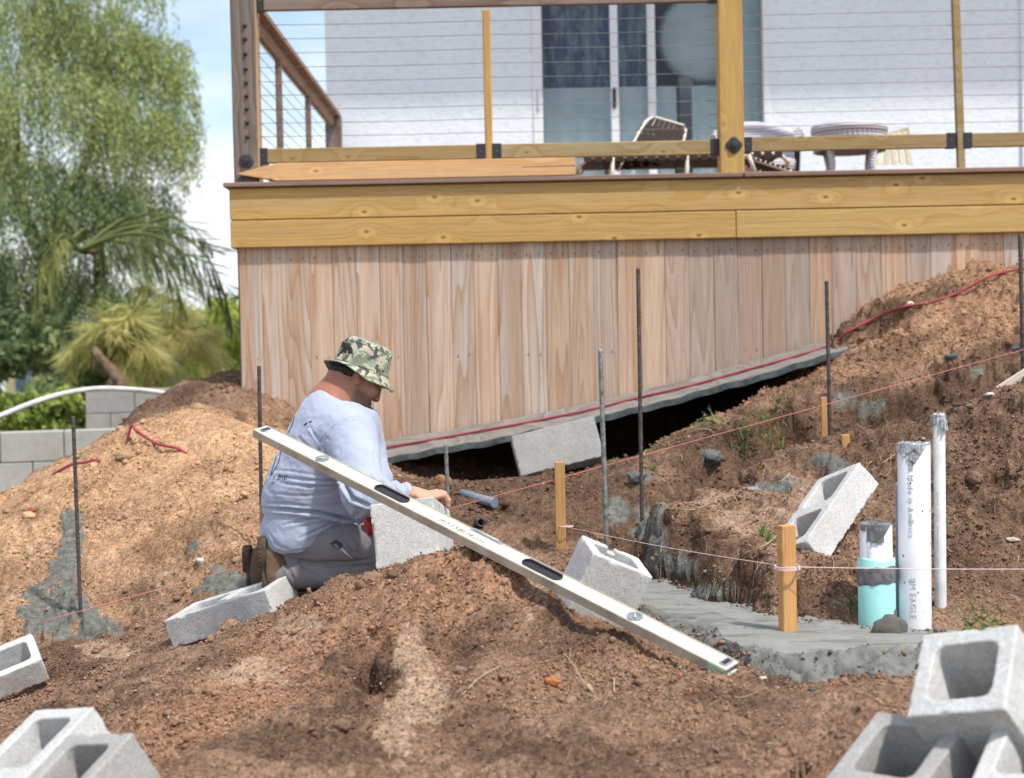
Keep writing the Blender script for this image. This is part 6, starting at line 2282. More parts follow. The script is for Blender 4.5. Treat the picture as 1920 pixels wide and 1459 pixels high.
# distant house seen under the pepper tree
hb = Pt(55, 745, 34)
dh = thing('distant_house', 'blue-grey house far away under the pepper tree', 'house', (hb[0], hb[1], -0.9))
m_bluewall = flat_mat('blue_wall', (0.22, 0.33, 0.40), 0.8, 0.2, 0, 0.05, 2)
x0, x1 = Pt(28, 700, 34)[0], Pt(92, 700, 34)[0]
zt, zb_ = Pt(60, 676, 34)[2], Pt(60, 738, 34)[2]
mb = MB(); mb.box((x0, hb[1], -0.9), (x1, hb[1] + 4, zt)); mb.build('wall', m_bluewall, dh)
mb = MB(); mb.box((x0 - 0.4, hb[1] - 0.9, zt + 0.002), (x1 + 0.6, hb[1] + 4.4, zt + 0.25), 0.02); mb.build('roof', m_bark, dh)
mb = MB(); xp = Pt(24, 700, 34)[0]; mb.box((xp - 0.055, hb[1] - 0.8, -0.9), (xp + 0.055, hb[1] - 0.68, zt - 0.002), 0.01); mb.build('porch_post', m_white, dh)
mb = MB(); mb.box((x0 - 0.3, hb[1] - 0.9, -0.9), (x1 + 0.6, hb[1] - 0.002, zb_), 0.02); mb.build('porch', m_white, dh)
mb = MB(); xw = Pt(60, 700, 34)[0]; mb.box((xw - 0.12, hb[1] - 0.02, zb_ + 0.1), (xw + 0.12, hb[1] - 0.003, zt - 0.1), 0.01); mb.build('window', flat_mat('far_window', (0.40, 0.48, 0.52), 0.2, 0.6), dh)

# ------------------------------------------------------------------ the kneeling man
MD = 5.3


def J(px, py, d=0.0):
    return Pt(px, py, MD + d)


def V3(*a):
    return np.array(a, float)


person = thing('person', 'kneeling man in pale blue-grey long-sleeved shirt and camouflage bucket hat', 'person', J(590, 1100, 0.0))
K = MD / F                                   # metres per photo pixel at the man

# head frame: f = facing, s = his left, u = up (head bowed, turned a little away from us)
pitch_h, yaw_h = math.radians(33), math.radians(24)
hf = V3(math.cos(yaw_h) * math.cos(pitch_h), math.sin(yaw_h) * math.cos(pitch_h), -math.sin(pitch_h))
hs = np.cross(V3(0, 0, 1), hf); hs /= np.linalg.norm(hs)
hu = np.cross(hf, hs)
HR = np.stack([hf, hs, hu], 1)
HC = J(667, 703, 0.02)
hat_c = J(678, 691, 0.02)                      # centre of the hat band
hz = V3(0.33, 0.12, 0.93); hz /= np.linalg.norm(hz)


hx = hf - hz * (hf @ hz); hx /= np.linalg.norm(hx)
hy = np.cross(hz, hx)


def under_hat(p, d, rad):
    q = p - hat_c
    h = q @ hz
    rr = np.hypot((q @ hx) / 1.13, (q @ hy) / 0.97) - rad
    return np.where(h > -0.02, np.maximum(d, np.maximum(rr, h - 0.085)), d)


def hp(f, s, u):
    return HC + HR @ V3(f, s, u)


sh_r, el_r, wr_r = J(655, 820, -0.17), J(684, 930, -0.37), J(768, 929, -0.33)
sh_l, el_l, wr_l = J(668, 808, 0.20), J(698, 905, 0.10), J(700, 958, -0.12)
neck0 = J(628, 752, 0.0)
hip_r, hip_l = J(566, 1022, -0.085), J(566, 1022, 0.10)
kn_r, kn_l = J(722, 1026, -0.16), J(724, 1030, 0.16)
ks_r, ks_l = J(706, 1072, -0.15), J(706, 1074, 0.15)
an_r, an_l = J(522, 1078, -0.10), J(510, 1084, 0.10)


def finger(base, joints, r0):
    """chain of (direction, length) from base -> list of capsules"""
    out = []
    p = np.array(base)
    r = r0
    for d, l in joints:
        d = np.array(d, float); d /= np.linalg.norm(d)
        q = p + d * l
        out.append((p, q, r, r * 0.9))
        p, r = q, r * 0.9
    return out


# right hand: palm down on the top edge of the block, fingers running on over it
palm_c = J(790, 928, -0.34)
fw = V3(0.90, 0.35, -0.10); fw /= np.linalg.norm(fw)          # along the fingers
ac_ = V3(-0.35, 0.92, 0.12); ac_ /= np.linalg.norm(ac_)       # across the knuckles, away from us
up_ = np.cross(fw, ac_)
hand_r = []
for i, (o, l) in enumerate(((-0.031, 0.036), (-0.011, 0.043), (0.010, 0.040), (0.029, 0.032))):
    b0 = palm_c + fw * 0.030 + ac_ * o
    hand_r += finger(b0, ((fw + up_ * 0.25, l), (fw * 0.65 - up_ * 0.75, l * 0.62), (fw * 0.1 - up_, l * 0.5)), 0.0092)
thumb = finger(palm_c - fw * 0.022 - ac_ * 0.034 + up_ * 0.0, ((fw * 0.8 - ac_ * 0.5 - up_ * 0.25, 0.034), (fw * 0.95 - up_ * 0.3, 0.028)), 0.0105)
# left hand: holding the far lower edge, knuckles towards us
palm_l = J(704, 974, -0.20)
fl_, al_ = V3(0.35, -0.75, -0.55), V3(0.25, -0.45, 0.85)
fl_ /= np.linalg.norm(fl_); al_ -= fl_ * (al_ @ fl_); al_ /= np.linalg.norm(al_)
ul_ = np.cross(fl_, al_)
hand_l = []
for i, (o, l) in enumerate(((-0.030, 0.034), (-0.010, 0.042), (0.010, 0.040), (0.029, 0.030))):
    b0 = palm_l + fl_ * 0.028 + al_ * o
    hand_l += finger(b0, ((fl_ - ul_ * 0.1, l), (fl_ * 0.5 + V3(0.7, 0, 0), l * 0.62), (V3(0.9, 0.3, -0.1), l * 0.5)), 0.0092)
thumb_l = finger(palm_l + al_ * 0.032 - fl_ * 0.01, ((al_ * 0.7 + fl_ * 0.5, 0.034), (fl_ + V3(0.4, 0, 0), 0.026)), 0.0105)


def head_sdf(p):
    q = (p - HC) @ HR
    d = sd_ell(q, (-0.008, 0, 0.030), (0.093, 0.076, 0.090))
    d = smin(d, sd_ell(q, (0.030, 0, -0.040), (0.062, 0.060, 0.078)), 0.03)
    d = smin(d, sd_cone(q, (0.068, -0.012, -0.100), (0.068, 0.012, -0.100), 0.026, 0.026), 0.025)      # chin
    for s in (-1, 1):
        d = smin(d, sd_cone(q, (-0.012, s * 0.052, -0.055), (0.048, s * 0.024, -0.098), 0.020, 0.018), 0.025)  # jaw
        d = smin(d, sd_ell(q, (0.060, s * 0.040, -0.018), (0.026, 0.024, 0.020)), 0.018)                # cheekbone
        d = smax(d, -sd_ell(q, (0.098, s * 0.031, 0.008), (0.018, 0.018, 0.012)), 0.010)                # eye socket
        d = smin(d, sd_ell(q, (0.082, s * 0.031, 0.006), (0.012, 0.013, 0.011)), 0.004)                 # eyeball under lid
        d = smin(d, sd_cone(q, (0.090, s * 0.012, 0.026), (0.080, s * 0.045, 0.026), 0.010, 0.008), 0.010)  # brow
        ear = sd_ell(q, (-0.006, s * 0.080, -0.006), (0.019, 0.009, 0.033), None)
        ear = smax(ear, -sd_ell(q, (-0.002, s * 0.090, -0.002), (0.009, 0.008, 0.018)), 0.005)
        d = smin(d, ear, 0.008)
        d = smin(d, sd_ell(q, (0.100, s * 0.011, -0.033), (0.010, 0.008, 0.007)), 0.006)                # nostril wing
    d = smin(d, sd_cone(q, (0.091, 0, 0.014), (0.106, 0, -0.030), 0.009, 0.0115), 0.012)               # nose
    d = smin(d, sd_ell(q, (0.086, 0, -0.060), (0.014, 0.024, 0.008)), 0.010)                            # lips
    d = smin(d, sd_ell(q, (0.084, 0, -0.073), (0.014, 0.021, 0.009)), 0.010)
    return d


def body_sdf(p):
    d = under_hat(p, head_sdf(p), 0.078)
    d = smin(d, sd_cone(p, hp(-0.025, 0, -0.05), neck0 + V3(0.0, 0, -0.01), 0.060, 0.072), 0.03)
    d = smin(d, sd_cone(p, neck0 + V3(-0.02, 0, -0.03), J(560, 960, 0), 0.085, 0.13), 0.05)
    d = smin(d, sd_cone(p, sh_r, sh_l, 0.05, 0.05), 0.05)
    for a, b_, c_, ra in ((sh_r, el_r, wr_r, 1), (sh_l, el_l, wr_l, 1)):
        d = smin(d, sd_cone(p, a, b_, 0.050, 0.038), 0.02)
        d = smin(d, sd_cone(p, b_, c_, 0.039, 0.027), 0.015)
    for hi, kn, an, ks in ((hip_r, kn_r, an_r, ks_r), (hip_l, kn_l, an_l, ks_l)):
        d = smin(d, sd_cone(p, hi, kn, 0.062, 0.048), 0.03)
        d = smin(d, sd_cone(p, kn, ks, 0.045, 0.036), 0.02)
        d = smin(d, sd_cone(p, ks, an, 0.036, 0.030), 0.01)
    for w, pc, a_, fwd, up in ((wr_r, palm_c, ac_, fw, up_), (wr_l, palm_l, al_, fl_, ul_)):
        d = smin(d, sd_cone(p, w, pc - fwd * 0.02, 0.027, 0.024), 0.015)
        R = np.stack([fwd, a_, up], 1)
        d = smin(d, sd_ell(p, pc, (0.045, 0.043, 0.018), R), 0.012)
    for ch in (hand_r, thumb, hand_l, thumb_l):
        for a, b_, ra, rb in ch:
            d = smin(d, sd_cone(p, a, b_, ra, rb), 0.004)
    return d


def local_mesh(name, V, Q, mat, parent, smooth=True):
    me = np_mesh(name, V - ORG[parent.name], Q, smooth)
    return link_mesh(name, me, mat, parent)


allp = np.array([sh_r, el_r, wr_r, sh_l, el_l, wr_l, hip_r, hip_l, kn_r, kn_l, an_r, an_l, HC, palm_c, palm_l])
lo, hi = allp.min(0) - 0.17, allp.max(0) + 0.17
m_skin, nt, b = new_mat('skin', 0.55, 0.35)
tc = nd(nt, 'ShaderNodeTexCoord')
at_ = nd(nt, 'ShaderNodeSeparateColor', {'Color': nd(nt, 'ShaderNodeAttribute', attribute_name='skin').outputs['Color']})
n1 = noise_n(nt, tc.outputs['Object'], 22, 5, 0.6)
n2 = noise_n(nt, tc.outputs['Object'], 260, 3, 0.7)
c = ramp(nt, n1, [(0.3, (0.34, 0.165, 0.108)), (0.7, (0.44, 0.225, 0.150))])
c = mixc(nt, at_.outputs[1], c, (0.36, 0.150, 0.098))                      # sunburnt nape and ears
stub = nd(nt, 'ShaderNodeMath', {0: at_.outputs[0], 1: n2}, operation='MULTIPLY')
c = mixc(nt, stub.outputs[0], c, (0.06, 0.05, 0.048))                      # stubble
c = mixc(nt, at_.outputs[2], c, (0.55, 0.30, 0.215))
nt.links.new(c, b.inputs['Base Color'])
b.inputs['Subsurface Weight'].default_value = 0.08
b.inputs['Subsurface Radius'].default_value = (0.01, 0.004, 0.002)
bump(nt, b, n2, 0.15, 0.002)
BV, BQ = sdf_mesh(body_sdf, lo, hi, 0.0035)
body_o = local_mesh('body', BV, BQ, m_skin, person)
q = (BV - HC) @ HR
stub_a = sstep(-0.035, -0.055, q[:, 2]) * sstep(-0.135, -0.115, q[:, 2]) * sstep(-0.01, 0.02, q[:, 0]) * sstep(-0.13, -0.12, q[:, 2])
stub_a = np.maximum(stub_a, 0.6 * sstep(-0.03, -0.04, q[:, 2]) * sstep(-0.062, -0.050, q[:, 2]) * sstep(0.07, 0.09, q[:, 0]))
nape = sstep(0.02, -0.03, q[:, 0]) * sstep(0.0, -0.04, q[:, 2])
nape = np.maximum(nape, 0.8 * sstep(0.068, 0.078, np.abs(q[:, 1])) * sstep(0.05, 0.03, np.abs(q[:, 2])))
handm = sstep(0.16, 0.10, np.minimum(np.linalg.norm(BV - palm_c, axis=1), np.linalg.norm(BV - palm_l, axis=1)))
set_attr(body_o.data, 'skin', np.stack([stub_a * 1.2, nape, handm], 1))


# --- shirt: torso and loose sleeves as one garment
def shirt_sdf(p):
    RT = np.stack([V3(0.95, 0.10, -0.30), V3(-0.10, 0.995, 0.0), V3(0.30, 0.0, 0.95)], 1)
    RT, _ = np.linalg.qr(RT); RT = RT * np.sign(np.diag(RT))
    d = sd_ell(p, J(612, 850, 0.02), (0.150, 0.225, 0.235), RT)                     # chest and upper back
    d = smin(d, sd_ell(p, J(590, 935, 0.02), (0.178, 0.205, 0.165)), 0.08)          # belly
    d = smin(d, sd_ell(p, J(573, 1002, 0.02), (0.152, 0.205, 0.118)), 0.06)         # seat
    d = smin(d, sd_cone(p, J(625, 778, -0.02), J(645, 795, 0.0), 0.088, 0.10), 0.06)  # base of the neck
    d = smin(d, sd_cone(p, sh_r + V3(-0.02, 0.03, 0.0), sh_l + V3(-0.02, -0.02, 0), 0.098, 0.095), 0.07)
    d = smin(d, sd_cone(p, J(600, 995, 0), J(676, 978, -0.06), 0.085, 0.035), 0.05)   # front tail over the thigh
    for a, e, w in ((sh_r, el_r, wr_r), (sh_l, el_l, wr_l)):
        s_ = sd_cone(p, a, e, 0.094, 0.066)
        f_ = sd_cone(p, e, w + (w - e) * 0.05, 0.064, 0.036)
        L_ = np.linalg.norm(w - e)
        tpos = ((p - e) @ (w - e)) / L_ ** 2
        f_ = f_ + 0.0045 * np.sin(tpos * 26 + 1.5 * np.sin((p[:, 2] * 30)))
        s_ = smin(s_, f_, 0.03)
        d = smin(d, s_, 0.028)
    # cut: neck hole, wrists, hem
    nk = (p - (neck0 + V3(0.018, 0, 0.008))) @ V3(0.50, 0.05, 0.86)
    near = sstep(0.20, 0.13, np.linalg.norm(p - neck0, axis=1))
    d = np.where(near > 0, smax(d, nk * near - (1 - near) * 0.3, 0.006), d)
    pxx, pyy = to_px(p)
    hem = np.interp(pxx, [470, 497, 530, 565, 600, 640, 680, 720], [1022, 1030, 1040, 1036, 1024, 1004, 980, 955]) - pyy
    d = smax(d, -hem * K, 0.006)
    wr = ((p - wr_r) @ (wr_r - el_r)) / np.linalg.norm(wr_r - el_r)
    near = np.linalg.norm(p - wr_r, axis=1) < 0.09
    d = np.where(near, np.maximum(d, wr - 0.004), d)
    wl_ = ((p - wr_l) @ (wr_l - el_l)) / np.linalg.norm(wr_l - el_l)
    near = np.linalg.norm(p - wr_l, axis=1) < 0.07
    d = np.where(near, np.maximum(d, wl_ - 0.004), d)
    # soft creasing of the cloth
    d = d + 0.0030 * fbm(p * np.array([1, 1, 1.9]), 7, 2, 0.5, 51) + 0.0030 * np.abs(fbm(np.stack([p[:, 0] * 0.8 - p[:, 2] * 0.5, p[:, 1] * 0.8, p[:, 2] * 1.5 + p[:, 0] * 0.9], 1), 15, 2, 0.5, 57))
    d = d + 0.0016 * np.abs(fbm(p * np.array([0.8, 0.8, 2.0]) + 3.1, 30, 2, 0.5, 63))
    return d


SV, SQ = sdf_mesh(shirt_sdf, lo - 0.06, hi + 0.06, 0.0050)


def normals(V, Q):
    n = np.cross(V[Q[:, 2]] - V[Q[:, 0]], V[Q[:, 3]] - V[Q[:, 1]])
    out = np.zeros_like(V)
    for k in range(4):
        np.add.at(out, Q[:, k], n)
    return out / (np.linalg.norm(out, axis=1)[:, None] + 1e-12)


def folds(V, Q, lines):
    """press creases (polyline in photo pixels, depth m, width px) into the side that faces us"""
    N = normals(V, Q)
    facing = np.clip(((CAM - V) * N).sum(1) / np.linalg.norm(CAM - V, axis=1) * 3, 0, 1)
    x, y = to_px(V)
    disp = np.zeros(len(V))
    for pts, amp, w in lines:
        pts = np.array(pts, float)
        best = np.full(len(V), 1e9); sgn = np.zeros(len(V)); taper = np.zeros(len(V))
        seg = np.linalg.norm(np.diff(pts, axis=0), axis=1); tot = seg.sum(); acc = 0
        for i in range(len(pts) - 1):
            a, b_ = pts[i], pts[i + 1]
            d = b_ - a; L2 = d @ d
            t = np.clip(((x - a[0]) * d[0] + (y - a[1]) * d[1]) / L2, 0, 1)
            ex, ey = x - a[0] - t * d[0], y - a[1] - t * d[1]
            dd = np.hypot(ex, ey)
            m = dd < best
            best = np.where(m, dd, best)
            sgn = np.where(m, np.sign(ex * -d[1] + ey * d[0]), sgn)
            taper = np.where(m, np.sin(np.pi * np.clip((acc + t * seg[i]) / tot, 0.04, 0.96)) ** 0.5, taper)
            acc += seg[i]
        u = best / w
        disp += amp * taper * (-np.exp(-(u / 0.8) ** 2) + 0.75 * np.exp(-((u - 1.7) / 1.1) ** 2) * (sgn > 0) + 0.35 * np.exp(-((u - 1.7) / 1.1) ** 2) * (sgn <= 0))
    return V + N * (disp * facing)[:, None]


SV = folds(SV, SQ, [
    ([(497, 953), (545, 956), (600, 962), (650, 974), (690, 984)], 0.0128, 3.8),
    ([(498, 944), (540, 945), (580, 950)], 0.0060, 3.0),
    ([(520, 893), (560, 899), (610, 903), (655, 902)], 0.0051, 2.7),
    ([(525, 906), (575, 913), (640, 912)], 0.0037, 2.5),
    ([(515, 882), (550, 884), (600, 893)], 0.0028, 2.5),
    ([(505, 925), (560, 930), (620, 928)], 0.0026, 2.7),
    ([(636, 886), (648, 912), (662, 935), (690, 948)], 0.0150, 3.8),
    ([(594, 842), (604, 822), (622, 803), (646, 788), (668, 781), (684, 786), (694, 812)], 0.0045, 1.4),
    ([(598, 842), (604, 862), (618, 884)], 0.0075, 2.5),
    ([(606, 838), (616, 860), (630, 880)], 0.0060, 2.2),
    ([(560, 820), (590, 850), (606, 876)], 0.0042, 2.5),
    ([(580, 800), (600, 830)], 0.0033, 2.2),
    ([(700, 850), (706, 876), (716, 896)], 0.0053, 2.5),
    ([(690, 890), (706, 903), (724, 905)], 0.0067, 2.2),
    ([(716, 903), (726, 914), (738, 917)], 0.0060, 2.0),
    ([(735, 908), (744, 920), (752, 927)], 0.0053, 2.0),
    ([(620, 1000), (650, 985), (680, 974)], 0.0060, 2.5),
    ([(560, 1010), (600, 992), (650, 972)], 0.0048, 2.7),
    ([(530, 985), (575, 975), (610, 970)], 0.0045, 2.7),
    ([(505, 1000), (520, 1022), (545, 1032)], 0.0039, 2.5),
    ([(540, 1036), (580, 1028), (620, 1012), (660, 990)], 0.0039, 1.9),
])
m_shirt, nt, b = new_mat('heather_shirt', 0.9, 0.12)
tc = nd(nt, 'ShaderNodeTexCoord')
n1 = noise_n(nt, tc.outputs['Object'], 9, 4, 0.5)
n2 = noise_n(nt, tc.outputs['Object'], 420, 2, 0.7)
c = ramp(nt, n1, [(0.3, (0.350, 0.388, 0.505)), (0.7, (0.400, 0.440, 0.560))])
c = mixc(nt, 0.6, c, ramp(nt, n2, [(0.3, (0.80, 0.81, 0.84)), (0.65, (1.10, 1.10, 1.08))]), 'MULTIPLY')
nt.links.new(c, b.inputs['Base Color'])
b.inputs['Sheen Weight'].default_value = 0.15
bump(nt, b, n2, 0.2, 0.0015)
shirt = local_mesh('shirt', SV, SQ, m_shirt, person)
SHIRT_BVH = BVHTree.FromPolygons([tuple(p) for p in SV], [tuple(q) for q in SQ])


def on_shirt(px, py, lift=0.0012):
    d = Vector(ray(px, py)).normalized()
    h = SHIRT_BVH.ray_cast(Vector(CAM), d)
    if h[0] is None:
        return None
    return np.array(h[0]) + np.array(h[1]) * lift


def print_faces(V2, Fs, name, mat):
    """flat print pressed on the shirt: V2 in photo pixels"""
    P = [on_shirt(x, y) for x, y in V2]
    ok = [p is not None for p in P]
    mb = MB()
    Fs = [f for f in Fs if all(ok[i] for i in f)]
    if not Fs:
        return
    mb.add([p if p is not None else (0, 0, 0) for p in P], Fs)
    return mb.build(name, mat, shirt)


def print_line(pts, w, name, mat):
    pts = [np.array(p, float) for p in smooth_path([(x, y, 0) for x, y in pts], 8)]
    V2, Fs = [], []
    for i, p in enumerate(pts):
        t = pts[min(i + 1, len(pts) - 1)] - pts[max(i - 1, 0)]
        t /= np.linalg.norm(t) + 1e-9
        V2 += [(p[0] - t[1] * w / 2, p[1] + t[0] * w / 2), (p[0] + t[1] * w / 2, p[1] - t[0] * w / 2)]
    for i in range(len(pts) - 1):
        Fs.append((2 * i, 2 * i + 2, 2 * i + 3, 2 * i + 1))
    return print_faces(V2, Fs, name, mat)


m_print = flat_mat('navy_print', (0.03, 0.035, 0.07), 0.8, 0.1)
m_printteal = flat_mat('teal_print', (0.03, 0.30, 0.27), 0.8, 0.1)
print_line([(531, 806), (534, 790), (541, 777), (549, 772), (552, 778), (550, 792), (545, 803), (541, 812)], 1.1, 'printed_outline', m_print)
print_line([(534, 806), (536, 792), (541, 785)], 0.9, 'printed_outline', m_print)
print_line([(520, 842), (517, 862), (511, 880), (508, 893)], 1.1, 'printed_outline', m_print)
print_line([(527, 845), (524, 862), (517, 878), (509, 890)], 1.0, 'printed_outline', m_print)
print_faces([(521, 805), (526, 795), (530, 791), (529, 797), (534, 794), (529, 800), (533, 802), (527, 803), (524, 806)], [(0, 1, 2, 3), (3, 4, 5), (5, 6, 7), (0, 3, 5, 7, 8)], 'printed_figure', m_printteal)
print_faces([(509, 841), (512, 840), (511, 858), (508, 862)], [(0, 1, 2, 3)], 'printed_figure', m_printteal)
print_faces([(569, 798), (573, 794), (577, 792), (576, 796), (571, 798)], [(0, 1, 2, 3, 4)], 'printed_mark', m_print)
print_faces([(579, 792), (583, 789), (586, 790), (582, 793)], [(0, 1, 2, 3)], 'printed_mark', m_print)
print_line([(575, 801), (579, 800)], 1.0, 'printed_mark', m_print)
for txt, cx_, cy_, sz, sh in (('Inc', 528, 895, 16, 0.45), ('e', 514.5, 893.5, 7, 0.4), ('ry', 510.5, 905, 9, 0.35)):
    V, Fs = text_mesh(txt, sz, sh, 4)
    print_faces([(cx_ + v[0], cy_ - v[1] - 0.06 * v[0]) for v in V], Fs, 'lettering', m_print)


# --- trousers
def trouser_sdf(p):
    d = sd_ell(p, J(566, 1022, 0.02), (0.115, 0.165, 0.085))
    for hi_, kn, an, ks in ((hip_r, kn_r, an_r, ks_r), (hip_l, kn_l, an_l, ks_l)):
        d = smin(d, sd_cone(p, hi_, kn, 0.080, 0.066), 0.03)
        d = smin(d, sd_cone(p, kn, ks, 0.062, 0.050), 0.03)
        d = smin(d, sd_cone(p, ks, an, 0.050, 0.052), 0.012)
    d = d + 0.004 * fbm(p * np.array([0.8, 1, 1.6]), 9, 2, 0.5, 151) + 0.003 * np.abs(fbm(p, 16, 2, 0.5, 157))
    for an, kn in ((an_r, ks_r), (an_l, ks_l)):
        e = ((p - an) @ (an - kn)) / np.linalg.norm(an - kn)
        near = np.linalg.norm(p - an, axis=1) < 0.12
        d = np.where(near, np.maximum(d, e - 0.012), d)
    return d


TV, TQ = sdf_mesh(trouser_sdf, lo - 0.05, np.array([hi[0], hi[1], J(600, 930)[2]]) + 0.02, 0.0055)
TV = folds(TV, TQ, [
    ([(530, 1044), (580, 1055), (640, 1062), (700, 1060)], 0.006, 4.0),
    ([(640, 1012), (652, 1020), (660, 1034), (680, 1042)], 0.005, 3.0),
    ([(600, 1052), (650, 1054), (700, 1048)], 0.005, 3.2),
    ([(560, 1052), (575, 1070), (600, 1084)], 0.006, 3.4),
    ([(528, 1044), (540, 1066), (552, 1090)], 0.006, 3.4),
    ([(618, 1020), (632, 1032), (644, 1040)], 0.004, 2.2),
    ([(660, 1000), (672, 1022), (676, 1036)], 0.004, 3.0),
])
m_trou, nt, b = new_mat('grey_trousers', 0.9, 0.12)
tc = nd(nt, 'ShaderNodeTexCoord')
n1 = noise_n(nt, tc.outputs['Object'], 7, 5, 0.6)
n2 = noise_n(nt, tc.outputs['Object'], 300, 2, 0.7)
c = ramp(nt, n1, [(0.3, (0.165, 0.155, 0.165)), (0.7, (0.235, 0.222, 0.232))])
c = mixc(nt, 0.5, c, ramp(nt, n2, [(0.3, (0.82, 0.82, 0.82)), (0.65, (1.1, 1.1, 1.1))]), 'MULTIPLY')
nt.links.new(c, b.inputs['Base Color'])
bump(nt, b, n2, 0.2, 0.0015)
trousers = local_mesh('trousers', TV, TQ, m_trou, person)
TR_BVH = BVHTree.FromPolygons([tuple(p) for p in TV], [tuple(q) for q in TQ])


def on_trou(px, py, lift=0.003):
    h = TR_BVH.ray_cast(Vector(CAM), Vector(ray(px, py)).normalized())
    return None if h[0] is None else np.array(h[0]) + np.array(h[1]) * lift


clip_pts = [on_trou(x, y) for x, y in ((638, 1029), (650, 1038), (662, 1047), (664, 1046), (652, 1037), (641, 1027))]
if all(p is not None for p in clip_pts):
    mb = MB(); mb.tube(clip_pts, 0.0016, 6)
    mb.build('pocket_clip', flat_mat('clip_steel', (0.72, 0.71, 0.70), 0.3, 0.5, 0.5), person)
pk = [on_trou(x, y, 0.002) for x, y in ((619, 1019), (630, 1012), (643, 1020), (640, 1031), (630, 1028))]
if all(p is not None for p in pk):
    mb = MB(); mb.add(pk, [(0, 1, 2, 3, 4)])
    mb.build('pocket_opening', flat_mat('pocket_dark', (0.055, 0.05, 0.058), 0.9), person)

# --- boots, toes on the ground and soles turned towards the left
m_boot = flat_mat('brown_suede', (0.165, 0.105, 0.070), 0.9, 0.15, 0, 0.2, 20, 0.3)
m_sole = flat_mat('boot_sole', (0.085, 0.062, 0.047), 0.85, 0.2, 0, 0.25, 25, 0.3)


def boot(an, px_s, py0, py1, dd, tag):
    heel = J(px_s, py0 + 10, dd); toe = J(px_s + 3, py1 + 2, dd)
    ax = (toe - heel); Lb = np.linalg.norm(ax); ax /= Lb
    nr = V3(1, 0, 0) - ax * ax[0]; nr /= np.linalg.norm(nr)
    sd = np.cross(ax, nr)
    R = np.stack([ax, nr, sd], 1)

    def fn(p):
        q = (p - heel) @ R
        d = sd_ell(q, (Lb * 0.25, 0.045, 0), (0.075, 0.055, 0.040))
        d = smin(d, sd_ell(q, (Lb * 0.85, 0.034, 0), (0.075, 0.040, 0.046)), 0.03)
        d = smin(d, sd_cone(p, heel + nr * 0.05 + ax * 0.03, an, 0.045, 0.047), 0.03)
        d = smax(d, -(q[:, 1] - 0.016), 0.004)
        return d + 0.0015 * fbm(p, 24, 2, 0.5, 201)
    V, Q = sdf_mesh(fn, np.minimum(heel, toe) - 0.16, np.maximum(heel, toe) + 0.16, 0.005)
    o = local_mesh('boot', V, Q, m_boot, person)

    def fs(p):
        q = (p - heel) @ R
        wdt = 0.036 + 0.012 * sstep(0.3, 0.8, q[:, 0] / Lb) - 0.004 * np.exp(-((q[:, 0] / Lb - 0.45) / 0.15) ** 2)
        t = np.clip(q[:, 0], -0.02, Lb + 0.03)
        d2 = np.hypot(q[:, 0] - t, q[:, 2]) - wdt
        heelblk = np.where(q[:, 0] < Lb * 0.35, 0.006, 0.0)
        d1 = np.abs(q[:, 1] - 0.009 + heelblk) - 0.009 - heelblk
        d = smax(d1, d2, 0.004)
        tread = 0.0012 * (np.sin(q[:, 0] * 420) > 0.2) * (q[:, 1] < 0.003)
        return d + tread
    V, Q = sdf_mesh(fs, np.minimum(heel, toe) - 0.10, np.maximum(heel, toe) + 0.10, 0.004)
    me = np_mesh('sole', V - ORG[o.name], Q, True)
    s = link_mesh('sole', me, m_sole, o)
    return o


boot(an_r + V3(-0.01, 0, 0), 492, 1026, 1106, -0.10, 'r')
boot(an_l + V3(-0.03, 0, 0), 463, 1042, 1108, 0.08, 'l')

# --- hair under the hat
def hair_sdf(p):
    q = (p - HC) @ HR
    d = sd_ell(q, (-0.010, 0, 0.026), (0.100, 0.082, 0.096))
    d = smax(d, q[:, 0] - 0.045, 0.01)
    low = -0.074 + 1.0 * np.clip(q[:, 0] + 0.045, 0, 1) + 0.012 * noise3(p, 60, 3)
    d = smax(d, low - q[:, 2], 0.008)
    ear = sd_ell(q, (0.0, 0.08, -0.010), (0.030, 0.05, 0.040)); ear2 = sd_ell(q, (0.0, -0.08, -0.010), (0.030, 0.05, 0.040))
    d = smax(d, -np.minimum(ear, ear2), 0.005)
    return under_hat(p, d, 0.081) + 0.0022 * fbm(p * np.array([1, 1, 0.4]), 120, 2, 0.6, 77)


HV, HQ = sdf_mesh(hair_sdf, HC - 0.16, HC + 0.16, 0.0035)
m_hair = flat_mat('dark_hair', (0.022, 0.016, 0.014), 0.6, 0.35, 0, 0.4, 90, 0.4)
hair = local_mesh('hair', HV, HQ, m_hair, person)

# --- camouflage bucket hat
m_camo, nt, b = new_mat('camouflage_cotton', 0.92, 0.1)
tc = nd(nt, 'ShaderNodeTexCoord')
mpn = nd(nt, 'ShaderNodeMapping', {'Vector': tc.outputs['Object'], 'Scale': (1.0, 1.0, 1.3)})
na = noise_n(nt, mpn.outputs['Vector'], 24, 2, 0.5, 0.8)
mp2 = nd(nt, 'ShaderNodeMapping', {'Vector': tc.outputs['Object'], 'Location': (3.1, 1.7, 0.4)})
nb = noise_n(nt, mp2.outputs['Vector'], 28, 2, 0.5, 0.8)
mp3 = nd(nt, 'ShaderNodeMapping', {'Vector': tc.outputs['Object'], 'Location': (2.3, 9.7, 5.4)})
nc_ = noise_n(nt, mp3.outputs['Vector'], 30, 2, 0.5, 0.8)
tan = (0.44, 0.42, 0.31)
k1_ = ramp(nt, na, [(0.52, (0, 0, 0)), (0.535, (1, 1, 1))])
c = mixc(nt, k1_, tan, (0.20, 0.23, 0.165))
k2_ = ramp(nt, nb, [(0.57, (0, 0, 0)), (0.585, (1, 1, 1))])
c = mixc(nt, k2_, c, (0.27, 0.325, 0.26))
